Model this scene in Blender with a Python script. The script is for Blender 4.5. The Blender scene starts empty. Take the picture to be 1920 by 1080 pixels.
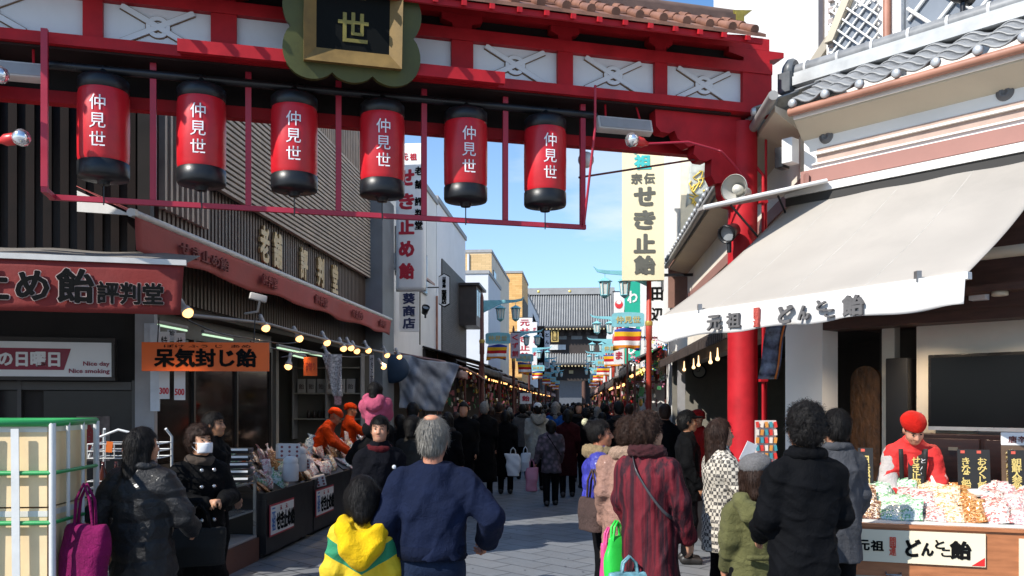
import bpy, bmesh, math, random, itertools
import numpy as np
from mathutils import Matrix, Vector, Euler
R = math.radians
random.seed(7)
C = bpy.context.scene.collection
# ------------------------------------------------------------------ camera, sky, sun, exposure
FPX, HY, CH = 1600.0, 755.0, 1.75          # focal length in photo pixels, horizon row, eye height
sc = bpy.context.scene
cam_d = bpy.data.cameras.new('camera'); cam = bpy.data.objects.new('camera', cam_d); C.objects.link(cam)
cam.location = (0, 0, CH); cam.rotation_euler = (R(90), 0, 0)
cam_d.sensor_width = 36; cam_d.lens = FPX/1920*36; cam_d.shift_y = (HY-540)/1920
cam_d.clip_start = .1; cam_d.clip_end = 3000
sc.camera = cam
SUN_EL, SUN_AZ = 40.0, 233.0               # azimuth clockwise from +Y
sd = Vector((math.sin(R(SUN_AZ))*math.cos(R(SUN_EL)), math.cos(R(SUN_AZ))*math.cos(R(SUN_EL)), math.sin(R(SUN_EL))))
sun_d = bpy.data.lights.new('sun', 'SUN'); sun_d.energy = 5.0; sun_d.angle = R(.5); sun_d.color = (1, .955, .88)
sun = bpy.data.objects.new('sun', sun_d); C.objects.link(sun); sun.rotation_euler = (-sd).to_track_quat('-Z', 'Y').to_euler()
sun.location = sd*60
W = bpy.data.worlds.new('World'); sc.world = W; W.use_nodes = True
nt = W.node_tree; bg = nt.nodes['Background']; bg.inputs[1].default_value = .13
sky = nt.nodes.new('ShaderNodeTexSky'); sky.sky_type = 'NISHITA'; sky.sun_disc = False
sky.sun_elevation = R(SUN_EL); sky.sun_rotation = R(SUN_AZ); sky.air_density = 1.0; sky.dust_density = .35; sky.ozone_density = 2.2
# thin winter clouds: white mixed into the sky by direction
tc = nt.nodes.new('ShaderNodeTexCoord'); mp = nt.nodes.new('ShaderNodeMapping'); mp.inputs['Scale'].default_value = (1.5, 1.5, 5.5)
mp.inputs['Location'].default_value = (.35, .1, .2)
nz = nt.nodes.new('ShaderNodeTexNoise'); nz.inputs['Scale'].default_value = 1.7; nz.inputs['Detail'].default_value = 8; nz.inputs['Roughness'].default_value = .56
rp = nt.nodes.new('ShaderNodeMapRange'); rp.inputs[1].default_value = .46; rp.inputs[2].default_value = .60; rp.inputs[4].default_value = .95
sx = nt.nodes.new('ShaderNodeSeparateXYZ'); mr = nt.nodes.new('ShaderNodeMapRange'); mr.inputs[1].default_value = .42; mr.inputs[2].default_value = .06
ad = nt.nodes.new('ShaderNodeMath'); ad.operation = 'MULTIPLY'; ad2 = nt.nodes.new('ShaderNodeMath'); ad2.operation = 'MULTIPLY_ADD'; ad2.inputs[1].default_value = .34
ad2.use_clamp = True
mx = nt.nodes.new('ShaderNodeMix'); mx.data_type = 'RGBA'; mx.inputs[7].default_value = (5.2, 5.7, 6.2, 1)
L = nt.links.new
L(tc.outputs['Generated'], mp.inputs[0]); L(mp.outputs[0], nz.inputs['Vector']); L(nz.outputs[0], rp.inputs[0])
L(tc.outputs['Generated'], sx.inputs[0]); L(sx.outputs[2], mr.inputs[0])
L(rp.outputs[0], ad.inputs[0]); L(mr.outputs[0], ad.inputs[1])
L(mr.outputs[0], ad2.inputs[0]); L(ad.outputs[0], ad2.inputs[2])
L(ad2.outputs[0], mx.inputs[0]); tn = nt.nodes.new('ShaderNodeMix'); tn.data_type = 'RGBA'; tn.blend_type = 'MULTIPLY'; tn.inputs[0].default_value = 1; tn.inputs[7].default_value = (.76, 1.03, 1.22, 1); L(sky.outputs[0], tn.inputs[6]); L(tn.outputs[2], mx.inputs[6]); L(mx.outputs[2], bg.inputs[0])
vs = sc.view_settings; vs.view_transform = 'Standard'; vs.look = 'None'; vs.exposure = .48; vs.gamma = 1
try:
    sc.cycles.max_bounces = 6; sc.cycles.diffuse_bounces = 4; sc.cycles.glossy_bounces = 3; sc.cycles.transparent_max_bounces = 8; sc.cycles.transmission_bounces = 4
    sc.cycles.sample_clamp_indirect = 4; sc.cycles.caustics_reflective = False; sc.cycles.caustics_refractive = False
except Exception: pass
# ------------------------------------------------------------------ frames
def frame(x, y, deg, z=0): return Matrix.Translation((x, y, z)) @ Matrix.Rotation(R(deg), 4, 'Z')
ID = Matrix.Identity(4)
ST = frame(0, 0, -4.65)                    # street: x across, y along towards the temple
GT = frame(-3.78, 7.90, 15)                # entrance gate: x along its beam, y away from the viewer
RS = frame(3.08, 9.0, -48)                 # corner shop: x along its front, y into the building
def at(px, py, Y): return Vector(((px-960)/FPX*Y, Y, CH-(py-HY)/FPX*Y))
def suv(px, v): return (px-1090)/FPX*v     # street offset u of image column px at distance v
def zat(py, Y): return CH-(py-HY)/FPX*Y
# ------------------------------------------------------------------ mesh builder (everything goes in world coordinates)
class MB:
    def __init__(s, fr=ID): s.v = []; s.f = []; s.sm = []; s.fr = fr
    def add(s, vs, fs, smooth=False, m=None):
        b = len(s.v); T = s.fr if m is None else s.fr @ m
        s.v += [tuple(T @ Vector(v)) for v in vs]
        s.f += [tuple(i+b for i in f) for f in fs]; s.sm += [smooth]*len(fs); return s
    def box(s, c, d, rot=None, bev=0):
        x, y, z = d[0]/2, d[1]/2, d[2]/2
        m = Matrix.Translation(c)
        if rot is not None: m = m @ (Euler([R(a) for a in rot]).to_matrix().to_4x4() if not isinstance(rot, Matrix) else rot)
        if bev <= 0:
            vs = [(a*x, b*y, e*z) for a in (-1, 1) for b in (-1, 1) for e in (-1, 1)]
            return s.add(vs, [(0,1,3,2), (4,6,7,5), (0,4,5,1), (2,3,7,6), (0,2,6,4), (1,5,7,3)], False, m)
        bm = bmesh.new(); bmesh.ops.create_cube(bm, size=1)
        for v in bm.verts: v.co = Vector((v.co.x*d[0], v.co.y*d[1], v.co.z*d[2]))
        bmesh.ops.bevel(bm, geom=bm.edges[:], offset=bev, segments=2, affect='EDGES', profile=.6)
        return s.bm(bm, True, m)
    def bm(s, bm, smooth=False, m=None):
        bm.verts.index_update(); s.add([v.co[:] for v in bm.verts], [[v.index for v in f.verts] for f in bm.faces], smooth, m); bm.free(); return s
    def box2(s, a, b): return s.box([(a[i]+b[i])/2 for i in range(3)], [abs(b[i]-a[i]) for i in range(3)])
    def tube(s, pts, r, n=10, cap=True):
        pts = [Vector(p) for p in pts]; rs = r if isinstance(r, (list, tuple)) else [r]*len(pts)
        vs, fs = [], []; up = None
        for i, p in enumerate(pts):
            t = (pts[min(i+1, len(pts)-1)]-pts[max(i-1, 0)]).normalized()
            if up is None: up = Vector((0, 0, 1)) if abs(t.z) < .9 else Vector((1, 0, 0))
            a = t.cross(up).normalized(); b = a.cross(t).normalized(); up = b
            for k in range(n):
                w = 2*math.pi*k/n; vs.append(p+(a*math.cos(w)+b*math.sin(w))*rs[i])
        for i in range(len(pts)-1):
            for k in range(n): fs.append((i*n+k, i*n+(k+1) % n, (i+1)*n+(k+1) % n, (i+1)*n+k))
        s.add(vs, fs, True)
        if cap:
            s.add(vs[:n], [tuple(range(n))]); s.add(vs[-n:], [tuple(range(n))[::-1]])
        return s
    def lathe(s, prof, c, n=24, axis=None, smooth=True, cap=True):
        vs, fs = [], []
        for r, z in prof:
            for k in range(n):
                w = 2*math.pi*k/n; vs.append((r*math.cos(w), r*math.sin(w), z))
        for i in range(len(prof)-1):
            for k in range(n): fs.append((i*n+k, i*n+(k+1) % n, (i+1)*n+(k+1) % n, (i+1)*n+k))
        m = Matrix.Translation(c)
        if axis is not None: m = m @ Vector(axis).to_track_quat('Z', 'Y').to_matrix().to_4x4()
        s.add(vs, fs, smooth, m)
        if cap and prof[0][0] > 1e-4: s.add(vs[:n], [tuple(range(n))[::-1]], False, m)
        if cap and prof[-1][0] > 1e-4: s.add(vs[-n:], [tuple(range(n))], False, m)
        return s
    def prism(s, poly, d, m=ID):
        # poly: 2-D outline in local xz, extruded along local y by d
        n = len(poly); vs = [(x, 0, z) for x, z in poly]+[(x, d, z) for x, z in poly]
        fs = [tuple(range(n)), tuple(range(2*n-1, n-1, -1))]+[(i, i+n, (i+1) % n+n, (i+1) % n) for i in range(n)]
        return s.add(vs, fs, False, m)
    def grid(s, fn, nu, nv, th=0, smooth=True):
        P = [[Vector(fn(i/nu, j/nv)) for j in range(nv+1)] for i in range(nu+1)]
        vs = [p for r in P for p in r]; w = nv+1
        fs = [(i*w+j, (i+1)*w+j, (i+1)*w+j+1, i*w+j+1) for i in range(nu) for j in range(nv)]
        if th:
            nn = []
            for i in range(nu+1):
                for j in range(nv+1):
                    a = P[min(i+1, nu)][j]-P[max(i-1, 0)][j]; b = P[i][min(j+1, nv)]-P[i][max(j-1, 0)]
                    nn.append(a.cross(b).normalized() if a.cross(b).length > 1e-12 else Vector((0, 0, 1)))
            N = len(vs); vs = vs+[v-n*th for v, n in zip(vs, nn)]
            fs2 = [tuple(i+N for i in reversed(f)) for f in fs]
            ed = [j for j in range(w)]+[i*w+nv for i in range(1, nu+1)]+[nu*w+j for j in range(nv-1, -1, -1)]+[i*w for i in range(nu-1, 0, -1)]
            fs = fs+fs2+[(ed[k], ed[(k+1) % len(ed)], ed[(k+1) % len(ed)]+N, ed[k]+N) for k in range(len(ed))]
        return s.add(vs, fs, smooth)
    def ell(s, c, r, n=16, m2=None):
        vs, fs = [], []; h = n//2
        for i in range(h+1):
            a = math.pi*i/h
            for k in range(n):
                w = 2*math.pi*k/n; vs.append((r[0]*math.sin(a)*math.cos(w), r[1]*math.sin(a)*math.sin(w), r[2]*math.cos(a)))
        for i in range(h):
            for k in range(n): fs.append((i*n+k, (i+1)*n+k, (i+1)*n+(k+1) % n, i*n+(k+1) % n))
        return s.add(vs, fs, True, Matrix.Translation(c) @ (m2 or ID))
    def mesh(s, name, inv=None):
        me = bpy.data.meshes.new(name); vs = s.v if inv is None else [tuple(inv @ Vector(v)) for v in s.v]
        me.from_pydata(vs, [], s.f); me.polygons.foreach_set('use_smooth', s.sm); me.update(); return me
ROOT = {}                                   # world matrix of each thing's Empty
def thing(name, label, cat, loc=(0, 0, 0), rotz=0, group=None):
    o = bpy.data.objects.new(name, None); C.objects.link(o); o.empty_display_size = .1
    o.location = loc; o.rotation_euler = (0, 0, R(rotz)); o['label'] = label; o['category'] = cat
    if group: o['group'] = group
    ROOT[o.name] = Matrix.Translation(loc) @ Matrix.Rotation(R(rotz), 4, 'Z'); return o
def rootm(p):
    while p.parent: p = p.parent
    return ROOT.get(p.name, ID)
def link(name, me, mat, parent=None, label=None):
    o = bpy.data.objects.new(name, me); C.objects.link(o)
    if mat is not None: me.materials.append(mat)
    if parent: o.parent = parent
    if label: o['label'] = label
    return o
def part(name, mb, mat, parent, label=None):
    return link(name, mb.mesh(name, rootm(parent).inverted()), mat, parent, label)
def solo(name, mb, mat, label, cat, group=None, base=None):
    """a thing that is one mesh; its origin goes to the middle of its foot"""
    v = np.array(mb.v); b = Vector(base) if base is not None else Vector(((v[:,0].min()+v[:,0].max())/2, (v[:,1].min()+v[:,1].max())/2, v[:,2].min()))
    o = link(name, mb.mesh(name, Matrix.Translation(-b)), mat); o.location = b; ROOT[o.name] = Matrix.Translation(b)
    o['label'] = label; o['category'] = cat
    if group: o['group'] = group
    return o
def struct(name, mb, mat, kind='structure'):
    o = link(name, mb.mesh(name), mat); o['kind'] = kind; return o
def copy_tree(o, parent=None):
    c = o.copy(); C.objects.link(c); c.parent = parent
    for ch in list(o.children): copy_tree(ch, c)
    return c
# ------------------------------------------------------------------ procedural materials
def lin(c):
    if isinstance(c, str): c = [int(c[i:i+2], 16)/255 for i in (0, 2, 4)]; c = [x/12.92 if x <= .04045 else ((x+.055)/1.055)**2.4 for x in c]
    return tuple(c)
MATS = {}
class NT:
    def __init__(s, name):
        s.m = bpy.data.materials.new(name); s.m.use_nodes = True; s.t = s.m.node_tree; s.b = s.t.nodes['Principled BSDF']; s.co = s.n('TexCoord')
    def n(s, k, **kw):
        o = s.t.nodes.new('ShaderNode'+k)
        for a, b in kw.items(): setattr(o, a, b)
        return o
    def l(s, a, b): s.t.links.new(a, b)
    def map(s, scale=(1, 1, 1), rot=(0, 0, 0), src='Object'):
        o = s.n('Mapping'); o.inputs['Scale'].default_value = scale; o.inputs['Rotation'].default_value = [R(a) for a in rot]; s.l(s.co.outputs[src], o.inputs[0]); return o.outputs[0]
    def noise(s, vec, scale, detail=4, rough=.55, dist=0):
        o = s.n('TexNoise'); o.inputs['Scale'].default_value = scale; o.inputs['Detail'].default_value = detail; o.inputs['Roughness'].default_value = rough; o.inputs['Distortion'].default_value = dist
        s.l(vec, o.inputs['Vector']); return o.outputs[0]
    def rng(s, x, a, b, c=0, d=1):
        o = s.n('MapRange'); o.inputs[1].default_value = a; o.inputs[2].default_value = b; o.inputs[3].default_value = c; o.inputs[4].default_value = d; s.l(x, o.inputs[0]); return o.outputs[0]
    def mix(s, f, a, b, mode='MIX'):
        o = s.n('Mix', data_type='RGBA', blend_type=mode)
        for v, i in ((f, 0), (a, 6), (b, 7)):
            if hasattr(v, 'node'): s.l(v, o.inputs[i])
            elif i == 0: o.inputs[0].default_value = v
            else: o.inputs[i].default_value = (*v[:3], 1)
        return o.outputs[2]
    def math(s, op, a, b=None):
        o = s.n('Math', operation=op)
        for v, i in ((a, 0), (b, 1)):
            if v is None: continue
            if hasattr(v, 'node'): s.l(v, o.inputs[i])
            else: o.inputs[i].default_value = v
        return o.outputs[0]
    def bump(s, h, st, dist=.01):
        o = s.n('Bump'); o.inputs['Strength'].default_value = st; o.inputs['Distance'].default_value = dist; s.l(h, o.inputs['Height']); s.l(o.outputs[0], s.b.inputs['Normal'])
    def fin(s, col, rough=.6, metal=0, coat=0, spec=.5):
        if hasattr(col, 'node'): s.l(col, s.b.inputs['Base Color'])
        else: s.b.inputs['Base Color'].default_value = (*col, 1)
        if hasattr(rough, 'node'): s.l(rough, s.b.inputs['Roughness'])
        else: s.b.inputs['Roughness'].default_value = rough
        s.b.inputs['Metallic'].default_value = metal; s.b.inputs['Coat Weight'].default_value = coat; s.b.inputs['Coat Roughness'].default_value = .15
        s.b.inputs['Specular IOR Level'].default_value = spec
        return s.m
def M(name, col=0, rough=.6, var=.14, scale=6, bump=.15, bscale=70, metal=0, coat=0, spec=.4, st=(1, 1, 1), dirt=0, dist=.004, emit=0):
    """plain worn surface: mottled colour, a little dirt, fine bump"""
    if name in MATS: return MATS[name]
    col = lin(col); t = NT(name); v = t.map(st)
    a = t.noise(v, scale, 5); f = t.rng(a, .3, .7)
    c = t.mix(f, [x*(1-var) for x in col], [min(x*(1+var), .9) for x in col])
    if dirt:
        d = t.noise(v, scale*.35, 8, .7); c = t.mix(t.rng(d, .5, .75, 0, dirt), c, [x*.35 for x in col])
    if bump: t.bump(t.noise(v, bscale, 3), bump, dist)
    m = t.fin(c, t.rng(a, .2, .8, max(rough-.08, .03), min(rough+.1, 1)), metal, coat, spec)
    if emit:
        t.b.inputs['Emission Color'].default_value = (*col, 1); t.b.inputs['Emission Strength'].default_value = emit
    MATS[name] = m; return m
def translucent(m, f):
    t = m.node_tree; o = next(n for n in t.nodes if n.type == 'OUTPUT_MATERIAL'); b = t.nodes['Principled BSDF']; x = t.nodes.new('ShaderNodeMixShader'); tr = t.nodes.new('ShaderNodeBsdfTranslucent')
    if b.inputs['Base Color'].links: t.links.new(b.inputs['Base Color'].links[0].from_socket, tr.inputs[0])
    x.inputs[0].default_value = f; t.links.new(b.outputs[0], x.inputs[1]); t.links.new(tr.outputs[0], x.inputs[2]); t.links.new(x.outputs[0], o.inputs[0])
def custom(name):
    def deco(fn):
        def get(*a):
            k = name+'|'+'|'.join(map(str, a)) if a else name
            if k not in MATS: MATS[k] = fn(NT(name), *a)
            return MATS[k]
        return get
    return deco
# ------------------------------------------------------------------ lettering
def text_mesh(s, size, bold=.012, ext=.004, vertical=False, sp=1.0, asp=1.0):
    cu = bpy.data.curves.new('lettering', 'FONT'); cu.body = '\n'.join(s) if vertical else s
    cu.size = size; cu.align_x = 'CENTER'; cu.align_y = 'CENTER'; cu.offset = bold*size; cu.extrude = ext; cu.resolution_u = 2
    cu.space_line = sp*.75 if vertical else 1; cu.space_character = sp if not vertical else 1
    o = bpy.data.objects.new('tmp', cu); me = bpy.data.meshes.new_from_object(o)
    bpy.data.objects.remove(o); bpy.data.curves.remove(cu)
    n = len(me.vertices); co = np.zeros(n*3, 'f'); me.vertices.foreach_get('co', co); co = co.reshape(-1, 3)
    if n:
        co[:, 0] -= (co[:, 0].max()+co[:, 0].min())/2; co[:, 1] -= (co[:, 1].max()+co[:, 1].min())/2
        co[:, 0] *= asp
    me.vertices.foreach_set('co', co.ravel()); return me, co
def letters(s, size, mat, parent, m, vertical=False, bold=.012, ext=.004, sp=1.0, asp=1.0, name='lettering', fit=None, thick=0):
    """writing as thin raised mesh; m maps text plane (x right, y up, z out) to world; fit=(w,h) scales to that box"""
    thick = max(thick, (bold-.008)*1.1) if bold > .012 else thick; bold = min(bold, .008)
    me, co = text_mesh(s, size, bold, ext, vertical, sp, asp)
    if fit and len(co):
        w = co[:, 0].max()-co[:, 0].min(); h = co[:, 1].max()-co[:, 1].min()
        co[:, 0] *= fit[0]/max(w, 1e-6); co[:, 1] *= fit[1]/max(h, 1e-6); me.vertices.foreach_set('co', co.ravel())
    if thick:
        k = thick*(co[:, 1].max()-co[:, 1].min() if len(s) == 1 else size); n = len(me.vertices); F = [tuple(p.vertices) for p in me.polygons]; V = []; G = []
        for i in range(9):
            a = i*math.pi/4; dx, dy = (0, 0) if i == 8 else (k*math.cos(a), k*math.sin(a)*.8)
            z = np.zeros(n*3, 'f'); me.vertices.foreach_get('co', z); z = z.reshape(-1, 3)+np.array([dx, dy, i*.0003]); V.append(z); G += [tuple(q+i*n for q in f) for f in F]
        m2 = bpy.data.meshes.new(name); m2.from_pydata(np.concatenate(V).tolist(), [], G); m2.update(); bpy.data.meshes.remove(me); me = m2
    me.transform(rootm(parent).inverted() @ m); me.name = name
    return link(name, me, mat, parent)
def facing(p, yaw=0, tilt=0):
    """text plane at p facing the viewer (-Y), turned by yaw about Z"""
    return Matrix.Translation(p) @ Matrix.Rotation(R(yaw), 4, 'Z') @ Matrix.Rotation(R(90-tilt), 4, 'X')
# ------------------------------------------------------------------ figures: smooth blended volumes meshed by surface nets
def smin(a, b, k):
    if k <= 0: return np.minimum(a, b)
    h = np.maximum(k-np.abs(a-b), 0)/k; return np.minimum(a, b)-h*h*k*.25
class Vol:
    def __init__(s, res): s.p = []; s.res = res; s.cut = []; s.disp = None
    def _bb(s, pts, r, T):
        pts = np.array([T @ Vector(p) for p in pts]); return pts.min(0)-r, pts.max(0)+r
    def cone(s, a, b, ra, rb, k=.02, T=ID, sub=False):
        a = np.array(T @ Vector(a)); b = np.array(T @ Vector(b)); ba = b-a; L2 = max(ba @ ba, 1e-9)
        def f(P):
            pa = P-a; h = np.clip(pa @ ba/L2, 0, 1); return np.linalg.norm(pa-h[..., None]*ba, axis=-1)-(ra+(rb-ra)*h)
        r = max(ra, rb); s.p.append((f, np.minimum(a, b)-r, np.maximum(a, b)+r, k, sub)); return s
    def chain(s, pts, rs, k=.02, T=ID):
        for i in range(len(pts)-1): s.cone(pts[i], pts[i+1], rs[i], rs[i+1], k, T)
        return s
    def ell(s, c, r, k=.02, T=ID, sub=False):
        Ti = np.array(T.inverted()); c0 = np.array(c); r = np.array(r, float)
        def f(P):
            q = (P @ Ti[:3, :3].T+Ti[:3, 3]-c0); k0 = np.linalg.norm(q/r, axis=-1); k1 = np.linalg.norm(q/r**2, axis=-1)
            return k0*(k0-1)/np.maximum(k1, 1e-6)
        cs = [(c[0]+i*r[0], c[1]+j*r[1], c[2]+l*r[2]) for i in (-1, 1) for j in (-1, 1) for l in (-1, 1)]
        lo, hi = s._bb(cs, 0, T); s.p.append((f, lo, hi, k, sub)); return s
    def loft(s, rows, k=.03, T=ID, e=2.3):
        """rows: (z, cx, cy, rx, ry) elliptical sections"""
        A = np.array(rows, float); Ti = np.array(T.inverted()); z0, z1 = A[0, 0], A[-1, 0]
        def f(P):
            q = P @ Ti[:3, :3].T+Ti[:3, 3]; z = q[..., 2]; zc = np.clip(z, z0, z1)
            cx, cy, rx, ry = [np.interp(zc, A[:, 0], A[:, i]) for i in (1, 2, 3, 4)]
            n = (np.abs((q[..., 0]-cx)/rx)**e+np.abs((q[..., 1]-cy)/ry)**e)**(1/e)
            d = (n-1)*np.minimum(rx, ry); dz = np.maximum(z0-z, z-z1)
            return np.where(dz > 0, np.hypot(np.maximum(d, 0), dz)+np.minimum(d, 0)*0, np.maximum(d, np.maximum(dz, -.2)))
        mx = A[:, 3].max()+np.abs(A[:, 1]).max(); my = A[:, 4].max()+np.abs(A[:, 2]).max()
        cs = [(i*mx, j*my, z) for i in (-1, 1) for j in (-1, 1) for z in (z0, z1)]
        lo, hi = s._bb(cs, 0, T); s.p.append((f, lo, hi, k, False)); return s
    def mesh(s, name):
        res = s.res; pos = [p for p in s.p if not p[4]]
        lo = np.min([p[1] for p in pos], 0)-3*res; hi = np.max([p[2] for p in pos], 0)+3*res
        n = np.ceil((hi-lo)/res).astype(int)+1; D = np.full(n, 1.0)
        ax = [lo[i]+np.arange(n[i])*res for i in range(3)]
        for f, a, b, k, sub in s.p:
            m = k+2.5*res; i0 = np.maximum(np.floor((a-m-lo)/res).astype(int), 0); i1 = np.minimum(np.ceil((b+m-lo)/res).astype(int)+1, n)
            if (i1 <= i0).any(): continue
            P = np.stack(np.meshgrid(*[ax[i][i0[i]:i1[i]] for i in range(3)], indexing='ij'), -1)
            sl = tuple(slice(i0[i], i1[i]) for i in range(3)); d = f(P)
            D[sl] = -smin(-D[sl], d, k) if sub else smin(D[sl], d, k)
        if s.disp or s.cut:
            idx = np.argwhere(np.abs(D) < .06); P = lo+idx*res; w = tuple(idx.T)
            if s.disp: D[w] += s.disp(P)
            for c in s.cut:
                P2 = np.argwhere(D < .08); Q = lo+P2*res; w2 = tuple(P2.T); D[w2] = np.maximum(D[w2], c(Q))
        return nets(D, lo, res, name)
def nets(D, org, res, name):
    S = D < 0; nx, ny, nz_ = D.shape
    off = list(itertools.product((0, 1), repeat=3)); cnt = np.zeros((nx-1, ny-1, nz_-1), np.int8)
    for i, j, k in off: cnt += S[i:nx-1+i, j:ny-1+j, k:nz_-1+k]
    cells = np.argwhere((cnt > 0) & (cnt < 8)); V = np.stack([D[cells[:, 0]+i, cells[:, 1]+j, cells[:, 2]+k] for i, j, k in off], 1)
    O = np.array(off, float); acc = np.zeros((len(cells), 3)); num = np.zeros(len(cells))
    for a in range(8):
        for b in range(a+1, 8):
            if abs(O[a]-O[b]).sum() != 1: continue
            m = (V[:, a] < 0) != (V[:, b] < 0); t = np.where(m, V[:, a]/np.where(m, V[:, a]-V[:, b], 1), 0)
            acc += m[:, None]*(O[a]+t[:, None]*(O[b]-O[a])); num += m
    P = org+(cells+acc/num[:, None])*res
    idx = np.full(cnt.shape, -1, np.int32); idx[tuple(cells.T)] = np.arange(len(cells)); F = []
    for axn in range(3):
        sl0 = [slice(1, -1)]*3; sl1 = [slice(1, -1)]*3; sl0[axn] = slice(0, -1); sl1[axn] = slice(1, None)
        A, B = S[tuple(sl0)], S[tuple(sl1)]; e = np.argwhere(A != B); flip = A[tuple(e.T)]
        o = np.array([1, 1, 1]); o[axn] = 0; e = e+o; u, w = [i for i in range(3) if i != axn]
        def g(du, dw):
            q = e.copy(); q[:, u] -= du; q[:, w] -= dw; return idx[tuple(q.T)]
        q = np.stack([g(1, 1), g(0, 1), g(0, 0), g(1, 0)], 1)
        if axn == 1: flip = ~flip
        q[~flip] = q[~flip][:, ::-1]; F.append(q)
    F = np.concatenate(F); F = F[(F >= 0).all(1)]
    me = bpy.data.meshes.new(name); me.vertices.add(len(P)); me.vertices.foreach_set('co', P.astype('f').ravel())
    me.loops.add(F.size); me.loops.foreach_set('vertex_index', F.astype(np.int32).ravel()); me.polygons.add(len(F))
    me.polygons.foreach_set('loop_start', np.arange(0, F.size, 4, dtype=np.int32))
    me.polygons.foreach_set('use_smooth', np.ones(len(F), bool)); me.update(); me.validate(); return me
def wob(seed, freq, amp, n=7, st=(1, 1, 1)):
    r = np.random.default_rng(seed); K = r.normal(size=(n, 3))*freq*np.array(st); ph = r.uniform(0, 6.28, n); a = r.uniform(.5, 1, n)/n*1.6*amp
    return lambda P: (np.sin(P @ K.T+ph)*a).sum(1)
def hand(v, wrist, d, pn, side, curl=.5, sc=1.0, spread=1.0, T=ID):
    """palm and five fingers; d = direction fingers point, pn = palm normal, side = +1 when the thumb lies along d x pn"""
    d = Vector(d).normalized(); pn = Vector(pn); pn = (pn-d*pn.dot(d)).normalized(); t = d.cross(pn).normalized()*side
    w = Vector(wrist); k = .008
    for i, o in enumerate((.030, .010, -.010, -.029)):
        kn = w+d*(.088-.004*abs(i-1.3))*sc+t*o*sc*1.0; v.cone(w+t*o*.55*sc+d*.01, kn, .0165*sc, .0125*sc, .012, T)
        ln = (.074, .082, .077, .060)[i]*sc; p = kn; a = 0; fr = (.0095, .009, .008, .0072)
        for j in range(3):
            a += curl*(.75, 1.0, .7)[j]; dd = (d*math.cos(a)+pn*math.sin(a)+t*(o*2.2*spread if j == 0 else 0)).normalized()
            q = p+dd*ln*(.45, .31, .24)[j]; v.cone(p, q, fr[j]*sc, fr[j+1]*sc, .004, T); p = q
    p = w+d*.022*sc+t*.026*sc; q = p+(d*.75+t*.62+pn*.25).normalized()*.040*sc; r2 = q+(d*.9+t*.25+pn*.35).normalized()*.030*sc; r3 = r2+(d*.9-t*.1*curl+pn*.4).normalized()*.025*sc
    v.cone(p, q, .0150*sc, .0115*sc, .012, T).cone(q, r2, .0112*sc, .0098*sc, .005, T).cone(r2, r3, .0098*sc, .0078*sc, .004, T)
@custom('skin')
def skin(t, tone='c08b6c'):
    c = lin(tone); v = t.map(); a = t.noise(v, 14, 4)
    t.bump(t.noise(v, 260, 3), .12, .002); t.b.inputs['Subsurface Weight'].default_value = .12; t.b.inputs['Subsurface Radius'].default_value = (.012, .004, .002); t.b.inputs['Subsurface Scale'].default_value = .6
    return t.fin(t.mix(t.rng(a, .35, .7), [c[0]*.86, c[1]*.76, c[2]*.74], c), .48, 0, 0, .4)
@custom('hair')
def hairm(t, col='141110', st=14):
    c = lin(col); a = t.noise(t.map((1, 1, .25)), 90, 5, .7, .6); t.bump(a, .8, .006)
    return t.fin(t.mix(t.rng(a, .3, .75), [x*.45 for x in c], [min(x*1.7+.004, .8) for x in c]), .55, 0, 0, .18)
@custom('cloth')
def cloth(t, col, rough=.85, shine=0, fold=.35):
    c = lin(col); v = t.map(); a = t.noise(v, 5, 5, .6); b = t.noise(v, 22, 4, .6, .8); w = t.noise(v, 420, 2)
    c2 = t.noise(t.map((1, 1, .6), (20, 0, 30)), 48, 5, .7, 1.4); h = t.math('ADD', t.math('ADD', b, t.math('MULTIPLY', c2, .45)), t.math('MULTIPLY', w, .2)); t.bump(h, min(fold*1.7, 1), .022)
    t.b.inputs['Sheen Weight'].default_value = .03 if max(c) > .05 else 0
    dk = .38 if max(c) < .02 else .8 if max(c) < .06 else 1; return t.fin(t.mix(t.rng(a, .3, .72), [x*.66*dk for x in c], [min(x*1.18*dk, .9) for x in c]), rough, 0, shine, .12 if not shine else .4)
@custom('fur')
def furm(t, col):
    c = lin(col); a = t.noise(t.map(), 120, 6, .75, .5); t.bump(a, 1, .012); return t.fin(t.mix(t.rng(a, .3, .7), [x*.4 for x in c], [min(x*1.5, .9) for x in c]), .95)
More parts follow.
